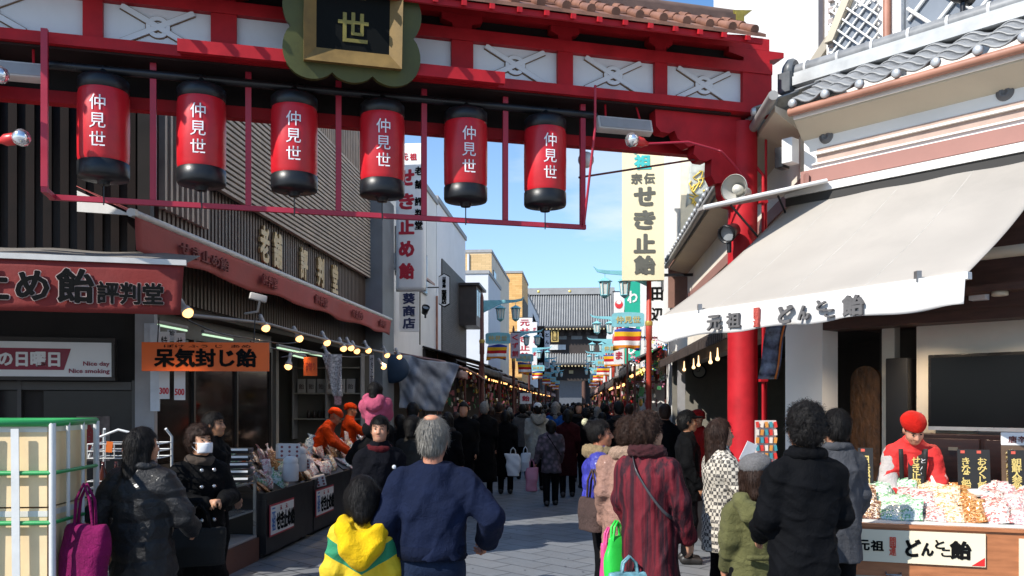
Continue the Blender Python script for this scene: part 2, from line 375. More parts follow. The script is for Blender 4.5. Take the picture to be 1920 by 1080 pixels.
def strands(me, HD, s, hk, seed):
    """loose strands over the hair volume, in the same mesh"""
    rg = np.random.default_rng(seed); nv = len(me.vertices); co = np.zeros(nv*3, 'f'); no = np.zeros(nv*3, 'f'); me.vertices.foreach_get('co', co); me.vertices.foreach_get('normal', no); co = co.reshape(-1, 3); no = no.reshape(-1, 3)
    n = 2600; i = rg.integers(0, nv, n); A = np.array(HD); Ai = np.array(HD.inverted()); L0 = co[i] @ Ai[:3, :3].T+Ai[:3, 3]
    up = A[:3, 2]/np.linalg.norm(A[:3, 2]); cr = (np.array([.01, -.05, 1.72, 1]) @ A.T)[:3]; N = no[i]; p = co[i]-N*.004*s
    d = (co[i]-cr); d /= np.linalg.norm(d, axis=1)[:, None]+1e-6; d = d-up*.55; curly = hk in ('curly', 'perm')
    d += rg.normal(size=(n, 3))*(.85 if curly else .22); d -= N*(d*N).sum(1)[:, None]; d /= np.linalg.norm(d, axis=1)[:, None]+1e-6
    ln = rg.uniform(.025, .055, n)*s*(.8 if curly else 1.1)*np.where(L0[:, 1] > .05, .55, 1); B = np.cross(d, N); w = rg.uniform(.0009, .0019, n)*s; seg = 4; V = np.zeros((n, seg+1, 2, 3)); ph = rg.uniform(0, 6.28, n); lift = rg.uniform(.0, .45 if curly else .16, n)
    for k in range(seg+1):
        t = k/seg; q = p+d*(ln*t)[:, None]+N*(.005*s+lift*ln*math.sin(math.pi*t*.7))[:, None]
        if curly: q = q+B*(np.sin(ph+t*6)*.008*s)[:, None]+N*(np.cos(ph+t*6)*.005*s)[:, None]
        ww = (w*(1-.75*t))[:, None]; V[:, k, 0] = q-B*ww; V[:, k, 1] = q+B*ww
    nf = len(me.polygons); F0 = np.zeros(nf*4, np.int32); me.loops.foreach_get('vertex_index', F0); b0 = nv+np.arange(n)[:, None]*(seg+1)*2; Q = []
    for k in range(seg): Q.append(np.stack([b0[:, 0]+2*k, b0[:, 0]+2*k+1, b0[:, 0]+2*k+3, b0[:, 0]+2*k+2], 1))
    F = np.concatenate([F0, np.concatenate(Q).ravel().astype(np.int32)]); P = np.concatenate([co, V.reshape(-1, 3).astype('f')])
    m = bpy.data.meshes.new('hair'); m.vertices.add(len(P)); m.vertices.foreach_set('co', P.ravel()); m.loops.add(len(F)); m.loops.foreach_set('vertex_index', F); m.polygons.add(len(F)//4); m.polygons.foreach_set('loop_start', np.arange(0, len(F), 4, dtype=np.int32)); m.polygons.foreach_set('use_smooth', np.ones(len(F)//4, bool)); m.update(); m.validate(); bpy.data.meshes.remove(me); return m
def person(label, loc, yaw, H=1.62, top=None, legs=None, hair=None, skin_c='c08b6c', res=.009, head=(0, 0), lean=0, twist=0,
           coat_len=.80, coat='jacket', wide=1.0, puff=0, armL=None, armR=None, stride=0, hands=(.45, .45), handdir=(None, None), extras=(), group=None, seed=1,
           hair_kind='short', sit=False, sleeve=1.0, shoe=None, face=True, name='person', glove=None, bellow=True, hs=1.0, fold=1.0):
    """standing figure facing local +Y; arm = (elbow, wrist) in units of a 1.70 m body; extras = callables(ctx)"""
    s = H/1.70; o = thing(name, label, 'person', loc, yaw, group)
    SC = Matrix.Scale(s, 4); UP = SC @ Matrix.Translation((0, 0, .93)) @ Matrix.Rotation(R(twist), 4, 'Z') @ Matrix.Rotation(R(-lean), 4, 'X') @ Matrix.Translation((0, 0, -.93))
    HD = UP @ Matrix.Translation((0, .0, 1.47)) @ Matrix.Rotation(R(head[0]), 4, 'Z') @ Matrix.Rotation(R(head[1]), 4, 'X') @ Matrix.Scale(hs, 4) @ Matrix.Translation((0, 0, -1.47))
    sx_ = lambda a: tuple((q[0]*.86 if abs(q[0]) > .19 else q[0], q[1], q[2]) for q in a)
    aL = armL or ((-.222, -.03, 1.12), (-.225, .10, .88)); aR = armR or ((.222, -.03, 1.12), (.225, .10, .88))
    aL, aR = sx_(aL), sx_(aR)
    wd = wide*.93
    # --- body: one continuous surface
    b = Vol(min(res, .008) if bellow else res)
    b.ell((0, -.012, 1.600), (.074, .094, .098), 0, HD)
    b.ell((0, .030, 1.535), (.056, .062, .068), .035, HD).ell((0, .055, 1.500), (.034, .034, .030), .03, HD)
    b.ell((.030, .055, 1.55), (.028, .030, .030), .02, HD).ell((-.030, .055, 1.55), (.028, .030, .030), .02, HD)
    if face:
        b.ell((.031, .089, 1.590), (.017, .013, .010), .012, HD, True).ell((-.031, .089, 1.590), (.017, .013, .010), .012, HD, True)
        b.cone((0, .083, 1.592), (0, .104, 1.556), .009, .0135, .012, HD).ell((.012, .094, 1.552), (.010, .012, .008), .006, HD).ell((-.012, .094, 1.552), (.010, .012, .008), .006, HD)
        b.ell((0, .084, 1.527), (.023, .011, .0055), .006, HD).ell((0, .083, 1.518), (.020, .011, .0065), .006, HD)
        for q in (-1, 1): b.ell((q*.074, -.008, 1.572), (.011, .020, .031), .008, HD)
    b.cone((0, -.018, 1.38), (0, -.008, 1.53), .056, .050, .03, UP)
    b.loft([(.90, 0, 0, .13, .085), (1.05, 0, 0, .12, .08), (1.25, 0, 0, .135, .09), (1.33, 0, -.01, .12, .07), (1.41, 0, -.015, .06, .05)], .03, UP)
    for a, q in ((aL, -1), (aR, 1)):
        sh = (q*.150*wd, -.005, 1.325); b.cone((q*.05, -.01, 1.37), sh, .045, .045, .02, UP).cone(sh, a[0], .045, .038, .02, UP).cone(a[0], a[1], .036, .024, .02, UP)
    for i, (q, a) in enumerate(((-1, aL), (1, aR))):
        hd = handdir[i]; e, w = Vector(a[0]), Vector(a[1]); d = hd[0] if hd else (w-e); pn = hd[1] if hd else (-q, .15, -.05)
        dd = Vector(d).normalized(); pp = Vector(pn); pp = (pp-dd*pp.dot(dd)).normalized(); tt = dd.cross(pp)
        side = hd[2] if hd else (1 if tt.y > 0 else -1)
        hand(b, w, d, pn, side, hands[i], .95, 1, UP)
    kn = []; st = stride
    for q in (-1, 1):
        f = st*q; hip = (q*.085, 0, .90); knee = (q*.095, .03+f*.5+.04*abs(f), .49); an = (q*.095, -.02+f, .085+.05*max(0, -f*1.2))
        if sit: knee, an = (q*.16, .30, .84), (q*.17, .33, .48)
        kn.append((hip, knee, an))
        b.cone(hip, knee, .062, .045, .03, SC).cone(knee, an, .043, .030, .02, SC).cone(an, (an[0], an[1]+.11, an[2]-.045), .030, .024, .02, SC)
    body = link('body', b.mesh('body'), skin(skin_c), o)
    # --- face parts
    if face:
        for q in (-1, 1):
            link('eye', MB(HD).ell((q*.031, .0835, 1.590), (.0095, .006, .0052), 8).mesh('eye'), M('eye_dark', (.012, .01, .009), .2), o)
            link('eyebrow', MB(HD).grid(lambda a, c, q=q: (q*(.014+.032*a), .0905-.004*a-.006*a*a, 1.6075+.004*math.sin(a*2.6)+c*.006), 5, 1, .003).mesh('eyebrow'), hairm('141110'), o)
        lp = MB(HD).ell((0, .0925, 1.5225), (.020, .005, .0045), 10); link('lips', lp.mesh('lips'), M('lip', '8a4a44', .45), o)
    # --- trousers and shoes
    if legs is not None:
        t = Vol(max(res, .011)); t.ell((0, 0, .90), (.150*wd, .115, .12), 0, SC)
        for hip, knee, an in kn: t.cone((hip[0], hip[1], .88), knee, .088*min(wd, 1.1), .068, .04, SC).cone(knee, (an[0], an[1], an[2]+.0), .067, .055, .025, SC)
        t.disp = wob(seed+3, 26, .006, st=(1, 1, .6)); zc = .075*s if not sit else -9; t.cut.append(lambda P: zc-P[:, 2])
        link('trousers', t.mesh('trousers'), legs, o)
    for hip, knee, an in kn:
        sh = Vol(max(res, .010)); z = an[2]-.085
        sh.cone((an[0], an[1]-.035, z+.055), (an[0], an[1]+.13, z+.038), .048, .040, 0, SC).cone((an[0], an[1], z+.06), (an[0], an[1], z+.12), .048, .046, .02, SC); zz = z*s
        sh.cut.append(lambda P, zz=zz: zz+.004-P[:, 2]); link('shoe', sh.mesh('shoe'), shoe or M('shoe_black', (.02, .018, .017), .45), o)
    # --- upper garment
    hem = coat_len
    c = Vol(res); fl = 1+max(0, .9-hem)*.22
    p = puff*.02
    rows = [(hem, 0, 0, (.185*fl)*wd+p, (.138*fl)*min(wd, 1.1)+p), (max(hem+.02, .92), 0, 0, .178*wd+p, .135*min(wd, 1.15)+p)]
    if hem > .9: rows = [(hem, 0, 0, .172*wd+p, .130*min(wd, 1.15)+p)]
    lowT = SC if (lean > 12 and hem < .85) else UP
    if lowT is SC:
        c.loft(rows+[(1.0, 0, 0, .17*wd+p, .13*min(wd, 1.15)+p)], .05, SC); rows = [(.92, 0, 0, .17*wd+p, .13*min(wd, 1.15)+p)]
    rows += [(1.06, 0, 0, .170*wd+p, .130*min(wd, 1.15)+p), (1.20, 0, -.003, .182*wd+p, .135*min(wd, 1.15)+p), (1.29, 0, -.006, .180*wd+p, .130+p), (1.345, 0, -.012, .150*wd+p*.7, .108+p*.7), (1.395, 0, -.016, .108+p*.3, .086+p*.3), (1.435, 0, -.018, .078, .072)]
    c.loft(rows, .05, UP)
    for a, q in ((aL, -1), (aR, 1)):
        sh = Vector((q*.160*wd, -.010, 1.328)); e, w = Vector(a[0]), Vector(a[1]); g = sleeve
        c.cone((q*.055, -.015, 1.400), sh, .048, .066*g+p*.5, .045, UP).cone(sh, e, .070*g+p*.7, .060*g+p*.7, .03, UP).cone(e, w-(w-e)*.03, .060*g+p*.7, .045*g+p*.5, .025, UP)
    if coat != 'crew': c.loft([(1.40, 0, -.012, .078, .075), (1.445, 0, -.010, .072, .072), (1.475, 0, -.006, .070, .072)], .02, UP, 2)
    else: c.loft([(1.41, 0, -.015, .075, .068), (1.45, 0, -.012, .064, .062)], .02, UP, 2)
    wf = wob(seed, 24, .008+.003*(coat == 'jacket'), st=(1, 1, .55)); wg = wob(seed+9, 60, .0035, st=(1, 1, .7)); UPi = np.array(UP.inverted())
    wr, wr2 = wob(seed+31, 13, 1.0, 6, (1, 1, .5)), wob(seed+33, 21, 1.0, 6, (.8, .8, 1))
    def disp(P, wf=wf, wg=wg):
        d = wf(P)+wg(P)-fold*(.011*np.maximum(0, .34-np.abs(wr(P)))/.34+.007*np.maximum(0, .3-np.abs(wr2(P)))/.3)
        if puff:
            z = (P @ UPi[:3, :3].T+UPi[:3, 3])[:, 2]; ph = (z*7.4+.14*np.sin(P[:, 0]*9+seed)) % 1.0; d -= puff*.015*(np.sqrt(np.clip(np.sin(np.pi*ph), 0, 1))-.55)
        return d
    c.disp = disp
    if lowT is SC or lean < 12:
        hz = hem*s; hy = wob(seed+5, 9, .012); c.cut.append(lambda P: hz+hy(P*np.array([1, 1, 0]))-P[:, 2] if not lean or lowT is SC else hz-.06-P[:, 2])
    gar = link({'crew': 'sweater', 'jacket': 'jacket', 'coat': 'coat'}[coat], c.mesh(coat), top, o)
    # --- hair
    if hair is not None:
        h = Vol(min(res, .008)); hk = hair_kind
        big = .017 if hk in ('curly', 'perm') else .001 if hk == 'flat' else .008
        h.ell((0, -.018, 1.606), (.078+big, .096+big, .100+big), 0, HD)
        if hk in ('long', 'bob', 'bobchild'):
            zb = 1.36 if hk == 'long' else 1.49
            h.cone((0, -.060, 1.58), (0, -.075, zb), .075, .060, .04, HD)
            for q in (-1, 1): h.cone((q*.070, -.02, 1.60), (q*.075, -.025, zb+.02), .030, .026, .03, HD)
            if hk == 'bobchild': h.ell((0, -.02, 1.56), (.098, .104, .095), .03, HD)
        elif hk == 'bun': h.ell((0, -.10, 1.665), (.042, .042, .042), .015, HD)
        elif hk in ('perm', 'curly'): h.ell((0, -.045, 1.565), (.088, .085, .085), .03, HD)
        else: h.ell((0, -.045, 1.545), (.066, .064, .060), .03, HD)
        amp, fr = (.013, 85) if hk in ('perm', 'curly') else (.0045, 70)
        h.disp = (lambda w1, w2: (lambda P: w1(P)+w2(P)))(wob(seed+20, fr, amp, 9), wob(seed+21, fr*2.4, amp*.5, 9))
        HDi = np.array(HD.inverted())
        def face_cut(P):
            q = P @ HDi[:3, :3].T+HDi[:3, 3]; zf = 1.635 if hk != 'bobchild' else 1.615
            yb = np.where(q[:, 2] > zf, .1, np.where(q[:, 2] > 1.57, .028, -.004)); yb = np.where(hk in ('long', 'bob', 'bobchild', 'perm'), np.maximum(yb, np.where(q[:, 2] > zf, .1, .03)), yb)
            d = (q[:, 1]-yb)*s; dd = np.where(np.abs(q[:, 0]) < .2, d, -1); low = (1.485-.0-q[:, 2])*s if hk in ('short', 'bun', 'bald', 'flat') else np.full(len(q), -1.)
            return np.maximum(np.where(q[:, 2] < zf+.012, dd, -1), low)
        h.cut.append(face_cut); hme = h.mesh('hair'); link('hair', strands(hme, HD, s, hk, seed) if res < .011 and hk != 'flat' else hme, hair, o)
    ctx = dict(o=o, s=s, SC=SC, UP=UP, HD=HD, aL=aL, aR=aR, res=res, hem=hem, wd=wd, seed=seed, hip=kn)
    for ex in extras: ex(ctx)
    return o
# --- garment extras
def ex_hood(mat, r=(.115, .085, .10), c=(0, -.115, 1.41)):
    def f(x):
        h = Vol(x['res']); T = x['UP']; cx, cy, cz = c; w, dp, hh = r
        h.chain([(-w*.95, -.02, 1.44), (-w*.88, cy*.8, cz+hh*.35), (-w*.5, cy-dp*.35, cz-hh*.45), (0, cy-dp*.42, cz-hh*.85), (w*.5, cy-dp*.35, cz-hh*.45), (w*.88, cy*.8, cz+hh*.35), (w*.95, -.02, 1.44)], [.030, .042, .050, .052, .050, .042, .030], .05, T)
        h.ell((0, cy*.85, cz), (w*.8, dp*.75, hh*.75), .05, T).ell((0, cy-.01, cz+hh*.75), (w*.62, dp*.62, hh*.45), .03, T, True)
        w1, w2 = wob(x['seed']+40, 26, .010), wob(x['seed']+41, 17, 1.0, 6); h.disp = lambda P: w1(P)-.010*np.maximum(0, .3-np.abs(w2(P)))/.3; link('hood', h.mesh('hood'), mat, x['o'])
    return f
def ex_collar(mat, nm='fur_collar', r=.038, R0=.095, z=1.435, amp=.010):
    def f(x):
        h = Vol(min(x['res'], .008)); pts = [(R0*math.sin(a), -.015+R0*.85*math.cos(a), z+.012*math.cos(a+math.pi)) for a in [i*2*math.pi/12 for i in range(13)]]
        for i in range(12): h.cone(pts[i], pts[i+1], r, r, .02, x['UP'])
        h.disp = wob(x['seed']+50, 90, amp, 9); link(nm, h.mesh(nm), mat, x['o'])
    return f
def ex_cap(mat, nm='cap', kind='cap'):
    def f(x):
        h = Vol(min(x['res'], .008)); T = x['HD']
        if kind == 'beret':
            h.ell((0, -.02, 1.655), (.098, .116, .080), 0, T).ell((.02, -.04, 1.685), (.085, .095, .055), .03, T)
        elif kind == 'scarf':
            h.ell((0, -.020, 1.632), (.092, .112, .086), 0, T).ell((.0, -.045, 1.645), (.096, .096, .05), .03, T).ell((0, -.118, 1.61), (.045, .035, .035), .03, T).cone((0, -.12, 1.60), (.03, -.14, 1.52), .022, .012, .02, T).cone((0, -.12, 1.60), (-.03, -.14, 1.53), .022, .012, .02, T)
        else:
            h.ell((0, -.012, 1.628), (.086, .105, .088), 0, T)
            if kind == 'cap': h.ell((0, .105, 1.632), (.070, .075, .012), .015, T)
        Ti = np.array(T.inverted()); zb = 1.612 if kind != 'beret' else 1.60
        def cut(P):
            q = P @ Ti[:3, :3].T+Ti[:3, 3]; m = zb-q[:, 2]-np.where(q[:, 1] < -.07, .05, 0) if kind == 'scarf' else zb-q[:, 2]; return m*x['s']
        h.cut.append(cut); h.disp = wob(x['seed']+60, 45, .004); link(nm, h.mesh(nm), mat, x['o'])
    return f
def ex_strap(mat, a=(-.10, 1.43), b=(.20, .98), w=.014, nm='bag_strap', back=True, ry=.150):
    def f(x):
        m = MB(x['UP']); n = 14; sg = -1 if back else 1; wd = x['wd']
        def pt(t, e):
            X = a[0]+(b[0]-a[0])*t; Z = a[1]+(b[1]-a[1])*t; rx = (.205*wd if Z < 1.33 else .205*wd-(Z-1.33)*.9); yy = math.sqrt(max(0, 1-min(1, abs(X)/rx)**2.3)); yr = ry*(1 if Z < 1.33 else max(.55, 1-(Z-1.33)*3.8))
            return (X, sg*(yr*yy+.006)-.01, Z+e)
        m.grid(lambda t, e: pt(t, (e-.5)*w*2.2), n, 1, .004); link(nm, m.mesh(nm), mat, x['o'])
    return f
def ex_mask(mat):
    def f(x):
        T = x['HD']; m = MB(T)
        def pt(a, c):
            w = (a-.5)*2; z = 1.574-.082*c; return (w*.066, .124-.052*w*w-.010*abs(c-.35)-.014*max(0, c-.75), z-.004*w*w)
        m.grid(pt, 12, 8, .003); mk = link('face_mask', m.mesh('face_mask'), mat, x['o'])
        for q in (-1, 1):
            for zz in (1.570, 1.50): link('ear_loop', MB(T).tube([(q*.063, .070, zz), (q*.080, .02, (zz+1.575)/2), (q*.084, -.012, 1.578)], .002, 6).mesh('ear_loop'), mat, mk)
    return f
def blob(name, mat, parent, pts, rs, res=.008, k=.02, seed=0, amp=0, fr=50):
    v = Vol(res); v.chain(pts, rs, k)
    if amp: v.disp = wob(seed, fr, amp)
    return link(name, v.mesh(name), mat, parent)
# ------------------------------------------------------------------ ground
@custom('paving')
def paving(t):
    v = t.map((1, 1, 1), (0, 0, 45)); b = t.n('TexBrick'); t.l(v, b.inputs['Vector'])
    b.offset = .5; b.inputs['Scale'].default_value = 1.0; b.inputs['Mortar Size'].default_value = .012; b.inputs['Brick Width'].default_value = .62; b.inputs['Row Height'].default_value = .31; b.inputs['Bias'].default_value = -.1
    b.inputs['Color1'].default_value = (.150, .158, .168, 1); b.inputs['Color2'].default_value = (.200, .206, .214, 1); b.inputs['Mortar'].default_value = (.055, .056, .060, 1)
    n = t.noise(t.map(), .7, 8, .7); n2 = t.noise(t.map(), 30, 4)
    c = t.mix(t.rng(n, .35, .75, 0, .55), b.outputs[0], (.095, .098, .104)); c = t.mix(t.rng(n2, .55, .75, 0, .35), c, (.24, .245, .25))
    # small dark gaps of the interlocking pieces
    w = t.n('TexVoronoi', feature='F1'); w.inputs['Scale'].default_value = 5.5; w.inputs['Randomness'].default_value = .25; t.l(t.map((1, .28, 1), (0, 0, 20)), w.inputs['Vector'])
    c = t.mix(t.rng(w.outputs[0], .10, .05, 0, .8), c, (.03, .03, .034))
    t.bump(t.math('ADD', t.math('MULTIPLY', b.outputs[1], -1.0), t.math('MULTIPLY', n2, .3)), .35, .006)
    return t.fin(c, t.rng(n, .3, .7, .42, .68), 0, 0, .5)
g = MB().add([(-600, -60, 0), (600, -60, 0), (600, 900, 0), (-600, 900, 0)], [(0, 1, 2, 3)]); struct('ground', g, M('road_bounce', (.27, .265, .255), .85, .2, 2, .4, 120, dirt=.2))  # road made paler than asphalt to bounce sunlight onto gate and signs
g = MB(ST).add([(-7.5, 1.0, .004), (3.6, 1.0, .004), (2.6, 130, .004), (-5.4, 130, .004)], [(0, 1, 2, 3)]); struct('pavement', g, paving())
# ------------------------------------------------------------------ entrance gate (gate frame: s along the beam, d away, z up)
def gs(px, d=0):
    k = (px-960)/FPX; return (k*(7.9+.966*d)+3.78+.259*d)/(.966-.259*k)
def gY(s, d=0): return 7.9+.259*s+.966*d
def gz(py, s, d=0): return zat(py, gY(s, d))
RED = M('gate_red', (.40, .013, .020), .52, .2, 4, .14, 40, dirt=.42, spec=.22)
RED2 = M('frame_red', (.38, .020, .045), .40, .15, 4, .08, 40)
GWHITE = M('gate_panel_white', (.66, .69, .74), .6, .05, 3, .08, 60, dirt=.10); GBROWN = M('panel_edge_brown', (.16, .10, .055), .7)
BLACK = M('black_lacquer', (.012, .012, .014), .30, .2, 6, .05); DARKW = M('dark_wood', (.028, .016, .012), .65, .3, 4, .2, 30)
gate = thing('entrance_gate', 'large red lacquered gate with white cross panels and tiled roof over the street entrance', 'gate', GT @ Vector((6.63, 0, 0)), 15)
S0, S1 = -2.2, 6.90
def gpart(n, mb, m=RED, par=None): return part(n, mb, m, par or gate)
for s in (-1.95, 6.63):
    m = MB(GT); m.lathe([(.24, 0), (.24, .10), (.178, .14), (.168, .3), (.162, 4.9)], (s, .05, 0), 40); gpart('pillar', m)
m = MB(GT); m.box2((S0, -.16, 4.968), (S1, .30, 5.068)); gpart('lower_beam', m)
m = MB(GT); m.box2((S0, -.13, 5.425), (S1, .26, 5.545)); m.box2((S0, -.10, 5.70), (S1-.02, .22, 5.83)); gpart('upper_beam', m)
m = MB(GT); m.box2((S0, -.06, 5.07), (S1-.3, .16, 5.423)); gpart('white_panel_board', m, GWHITE)
m = MB(GT)
posts = [(-2.2, -1.75), (gs(160), gs(197)), (gs(397), gs(445)), (gs(843), gs(883)), (gs(1040), gs(1068)), (gs(1220), gs(1243)), (gs(1383), S1)]
for i, (a, b) in enumerate(posts):
    m = MB(GT); m.box2((a, -.115, 5.069), (b, .22, 5.424)); gpart('post', m)
    m = MB(GT); c = (a+b)/2; w = (b-a)*.5
    m.prism([(c-w*.9, 5.546), (c+w*.9, 5.546), (c+w*.9, 5.60), (c+w*1.9, 5.64), (c+w*1.9, 5.698), (c-w*1.9, 5.698), (c-w*1.9, 5.64), (c-w*.9, 5.60)], .2, Matrix.Translation((0, -.10, 0))); gpart('bracket', m)
m = MB(GT); m.box2((S0, .02, 5.547), (S1-.2, .06, 5.698)); gpart('shade_backing', m, M('shade_black', (.01, .007, .006), .8))  # black board stands in for the shade inside the beam openings
def xpanel(a, b):
    c = (a+b)/2; z0, z1 = 5.07, 5.424; zc = (z0+z1)/2; hw = min((b-a)*.40, .34); L_ = math.hypot(hw*2, z1-z0); an = math.degrees(math.atan2(z1-z0, 2*hw))
    for q, (th, mat, d, n) in enumerate(((.066, GBROWN, -.066, 'lattice_edge'), (.050, GWHITE, -.080, 'cross_lattice'))):
        m = MB(GT); ro = .108 if q == 0 else .100; ri = .056 if q == 0 else .062; dd = .018
        for sg in (-1, 1):
            x = Matrix.Translation((c, d+(.0015*sg), zc)) @ Matrix.Rotation(R(-an*sg), 4, 'Y')
            m.box((0, 0, 0), (L_*.93, dd, th), None) if False else m.add([(i*L_*.465, j*dd/2, l*th/2) for i in (-1, 1) for j in (-1, 1) for l in (-1, 1)], [(0,1,3,2), (4,6,7,5), (0,4,5,1), (2,3,7,6), (0,2,6,4), (1,5,7,3)], False, x)
        n_ = 36; vs = []
        for k in range(n_):
            w = 2*math.pi*k/n_
            for r, y in ((ri, d+.012), (ro, d+.012), (ro, d-.004), (ri, d-.004)): vs.append((c+r*1.05*math.cos(w), y, zc+r*math.sin(w)))
        fs = []
        for k in range(n_):
            e = (k+1) % n_
            for j in range(4): fs.append((k*4+j, k*4+(j+1) % 4, e*4+(j+1) % 4, e*4+j))
        m.add(vs, fs); gpart(n, m, mat)
for a, b in ((-1.75, gs(160)), (gs(197), gs(397)), (gs(883), gs(1040)), (gs(1068), gs(1220)), (gs(1243), gs(1383))): xpanel(a, b)
# projecting red board under the panels
m = MB(GT); a, b = gs(338, -.2), gs(936, -.2); m.prism([(a, 4.905), (b, 4.905), (b, 5.02), (a, 5.02)], .05, Matrix.Translation((0, -.44, 0))); m.box2((a, -.39, 4.975), (b, -.162, 5.0)); gpart('projecting_board', m)
m = MB(GT); m.box2((S0, .34, 4.60), (S1-.4, .46, 4.715)); gpart('rear_beam', m); gpart('shade_rear_board', MB(GT).box2((S0, .36, 4.716), (S1-.4, .44, 4.967)), M('shade_black', (.01, .007, .006), .8))  # black board above the rear beam paints the darkness behind the lanterns
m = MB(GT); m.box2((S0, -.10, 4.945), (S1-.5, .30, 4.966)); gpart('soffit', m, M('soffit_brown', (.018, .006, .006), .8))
# roof: two slopes of pan and cover tiles, ridge, rafters, fascia
TILE = M('gate_tile_copper', (.20, .095, .062), .55, .35, 5, .25, 60, dirt=.35); RIDGE = M('ridge_brown', (.10, .062, .05), .6, .3, 5, .2)
E0, ZE, RD, ZR = -.68, 5.605, .06, 6.03
def slope(d0, d1, z0, z1):
    m = MB(GT); m.add([(S0-.1, d0, z0), (S1-.42, d0, z0), (S1-.42, d1, z1), (S0-.1, d1, z1), (S0-.1, d0, z0-.035), (S1-.42, d0, z0-.035), (S1-.42, d1, z1-.035), (S0-.1, d1, z1-.035)], [(0, 1, 2, 3), (7, 6, 5, 4), (0, 4, 5, 1), (1, 5, 6, 2), (3, 7, 4, 0), (2, 6, 7, 3)])
    n = 34; st = (S1-.42-S0+.1)/n
    for i in range(n):
        x = S0-.1+st*(i+.5)
        for k in range(3):
            a = k/3; b = (k+1)/3+.02; p = Vector((x, d0+(d1-d0)*a, z0+(z1-z0)*a+.020+.012)); q = Vector((x, d0+(d1-d0)*b, z0+(z1-z0)*b+.020)); m.tube([p, q], [.048, .042], 10)
    for k in range(1, 3):
        a = k/3; m.box(((S0+S1)/2-.26, d0+(d1-d0)*a, z0+(z1-z0)*a+.008), (S1-S0-.34, .03, .018))
    return m
gpart('roof_tiles', slope(E0, RD, ZE, ZR), TILE); gpart('rear_roof_tiles', slope(.62, RD, ZE, ZR), TILE)
m = MB(GT); m.box2((S0-.1, RD-.09, ZR-.02), (S1-.36, RD+.09, ZR+.07)); m.tube([(S0-.1, RD, ZR+.085), (S1-.36, RD, ZR+.085)], .07, 12); gpart('ridge', m, RIDGE)
m = MB(GT); m.box2((S1-.40, RD-.10, ZR+.0), (S1-.30, RD+.10, ZR+.10)); m.prism([(S1-.42, ZR+.08), (S1-.28, ZR+.08), (S1-.18, ZR+.15), (S1-.28, ZR+.14), (S1-.42, ZR+.125)], .14, Matrix.Translation((0, RD-.07, 0))); gpart('ridge_end_ornament', m, M('verdigris_gold', (.30, .24, .05), .4, .4, 8, .2, metal=.3))
m = MB(GT); m.box2((S0-.08, E0+.03, ZE-.095), (S1-.44, E0+.06, ZE-.037)); gpart('fascia', m)
m = MB(GT); st = .273; k = S0
while k < S1-.5:
    m.box((k, -.20, ZE+.02), (.045, .60, .05), (30, 0, 0)) if False else m.add([(k+i*.022, d, z+l*.025) for d, z in ((E0-.03, ZE-.075), (.0, ZE+.235)) for i in (-1, 1) for l in (-1, 1)], [(0,1,3,2), (4,6,7,5), (0,4,5,1), (2,3,7,6), (0,2,6,4), (1,5,7,3)])
    k += st
gpart('rafters', m)
# stepped bracket between beam and pillar
def sz(px, py, d=.0): s = gs(px, d); return (s, gz(py, s, d))
pts = [sz(1226, 214), sz(1227, 238), sz(1236, 249), sz(1252, 252), sz(1262, 247), sz(1268, 262), sz(1288, 277), sz(1300, 274), sz(1297, 290), sz(1308, 302), sz(1322, 304), sz(1331, 300), sz(1330, 330), sz(1338, 346), sz(1350, 344), sz(1352, 366), sz(1362, 386), (6.56, gz(392, 6.56)), (6.56, 4.944), (gs(1226), 4.944)]
m = MB(GT); m.prism(pts, .16, Matrix.Translation((0, -.04, 0))); gpart('corbel', m)
m = MB(GT); m.prism([(-1.9+ (6.56-p[0])*.9, p[1]) for p in pts][::-1], .16, Matrix.Translation((0, -.04, 0))); gpart('corbel', m)
m = MB(GT); m.tube([(6.80, -.10, .2), (6.80, -.10, 4.3), (6.74, -.05, 4.4)], .018, 8); m.tube([(6.86, -.06, .2), (6.86, -.06, 4.85)], .014, 8)
for z in (1.0, 2.0, 3.0, 4.0): m.box((6.80, -.08, z), (.09, .10, .03))
gpart('conduit', m)
# signboard with scalloped green rim
sgn = thing('gate_signboard', 'green scalloped signboard with gold frame and black panel hung on the red gate', 'signboard', GT @ Vector((gs(662, -.5), -.42, 4.90)), 15)
SB = GT @ Matrix.Translation((gs(662, -.5), -.42, 4.79)) @ Matrix.Rotation(R(9), 4, 'X')
def rim(w, z0, z1, amp):
    pts = []
    def edge(p, q, n, out):
        for k in range(n):
            for j in range(8):
                t = (k+j/8)/n; b = amp*abs(math.sin(math.pi*(t*n)))**.7; pts.append((p[0]+(q[0]-p[0])*t+out[0]*b, p[1]+(q[1]-p[1])*t+out[1]*b))
    edge((-w, z0), (w, z0), 3, (0, -1)); edge((w, z0), (w, z1), 5, (1, 0)); edge((w, z1), (-w, z1), 3, (0, 1)); edge((-w, z1), (-w, z0), 5, (-1, 0)); return pts
m = MB(SB); m.prism(rim(.565, .06, 1.95, .075), .09, Matrix.Translation((0, -.02, 0))); part('rim', m, M('sign_green', (.062, .068, .016), .5, .25, 4, .2, 40, dirt=.3), sgn)
m = MB(SB)
for a, b, c, d in (((-.45, .13), (.45, .13), (.335, .265), (-.335, .265)), ((.45, .13), (.45, 1.82), (.335, 1.70), (.335, .265)), ((.45, 1.82), (-.45, 1.82), (-.335, 1.70), (.335, 1.70)), ((-.45, 1.82), (-.45, .13), (-.335, .265), (-.335, 1.70))):
    m.add([(a[0], -.12, a[1]), (b[0], -.12, b[1]), (c[0], -.045, c[1]), (d[0], -.045, d[1]), (a[0], -.02, a[1]), (b[0], -.02, b[1]), (c[0], -.021, c[1]), (d[0], -.021, d[1])], [(0, 1, 2, 3), (0, 4, 5, 1), (2, 6, 7, 3), (1, 5, 6, 2), (3, 7, 4, 0)])
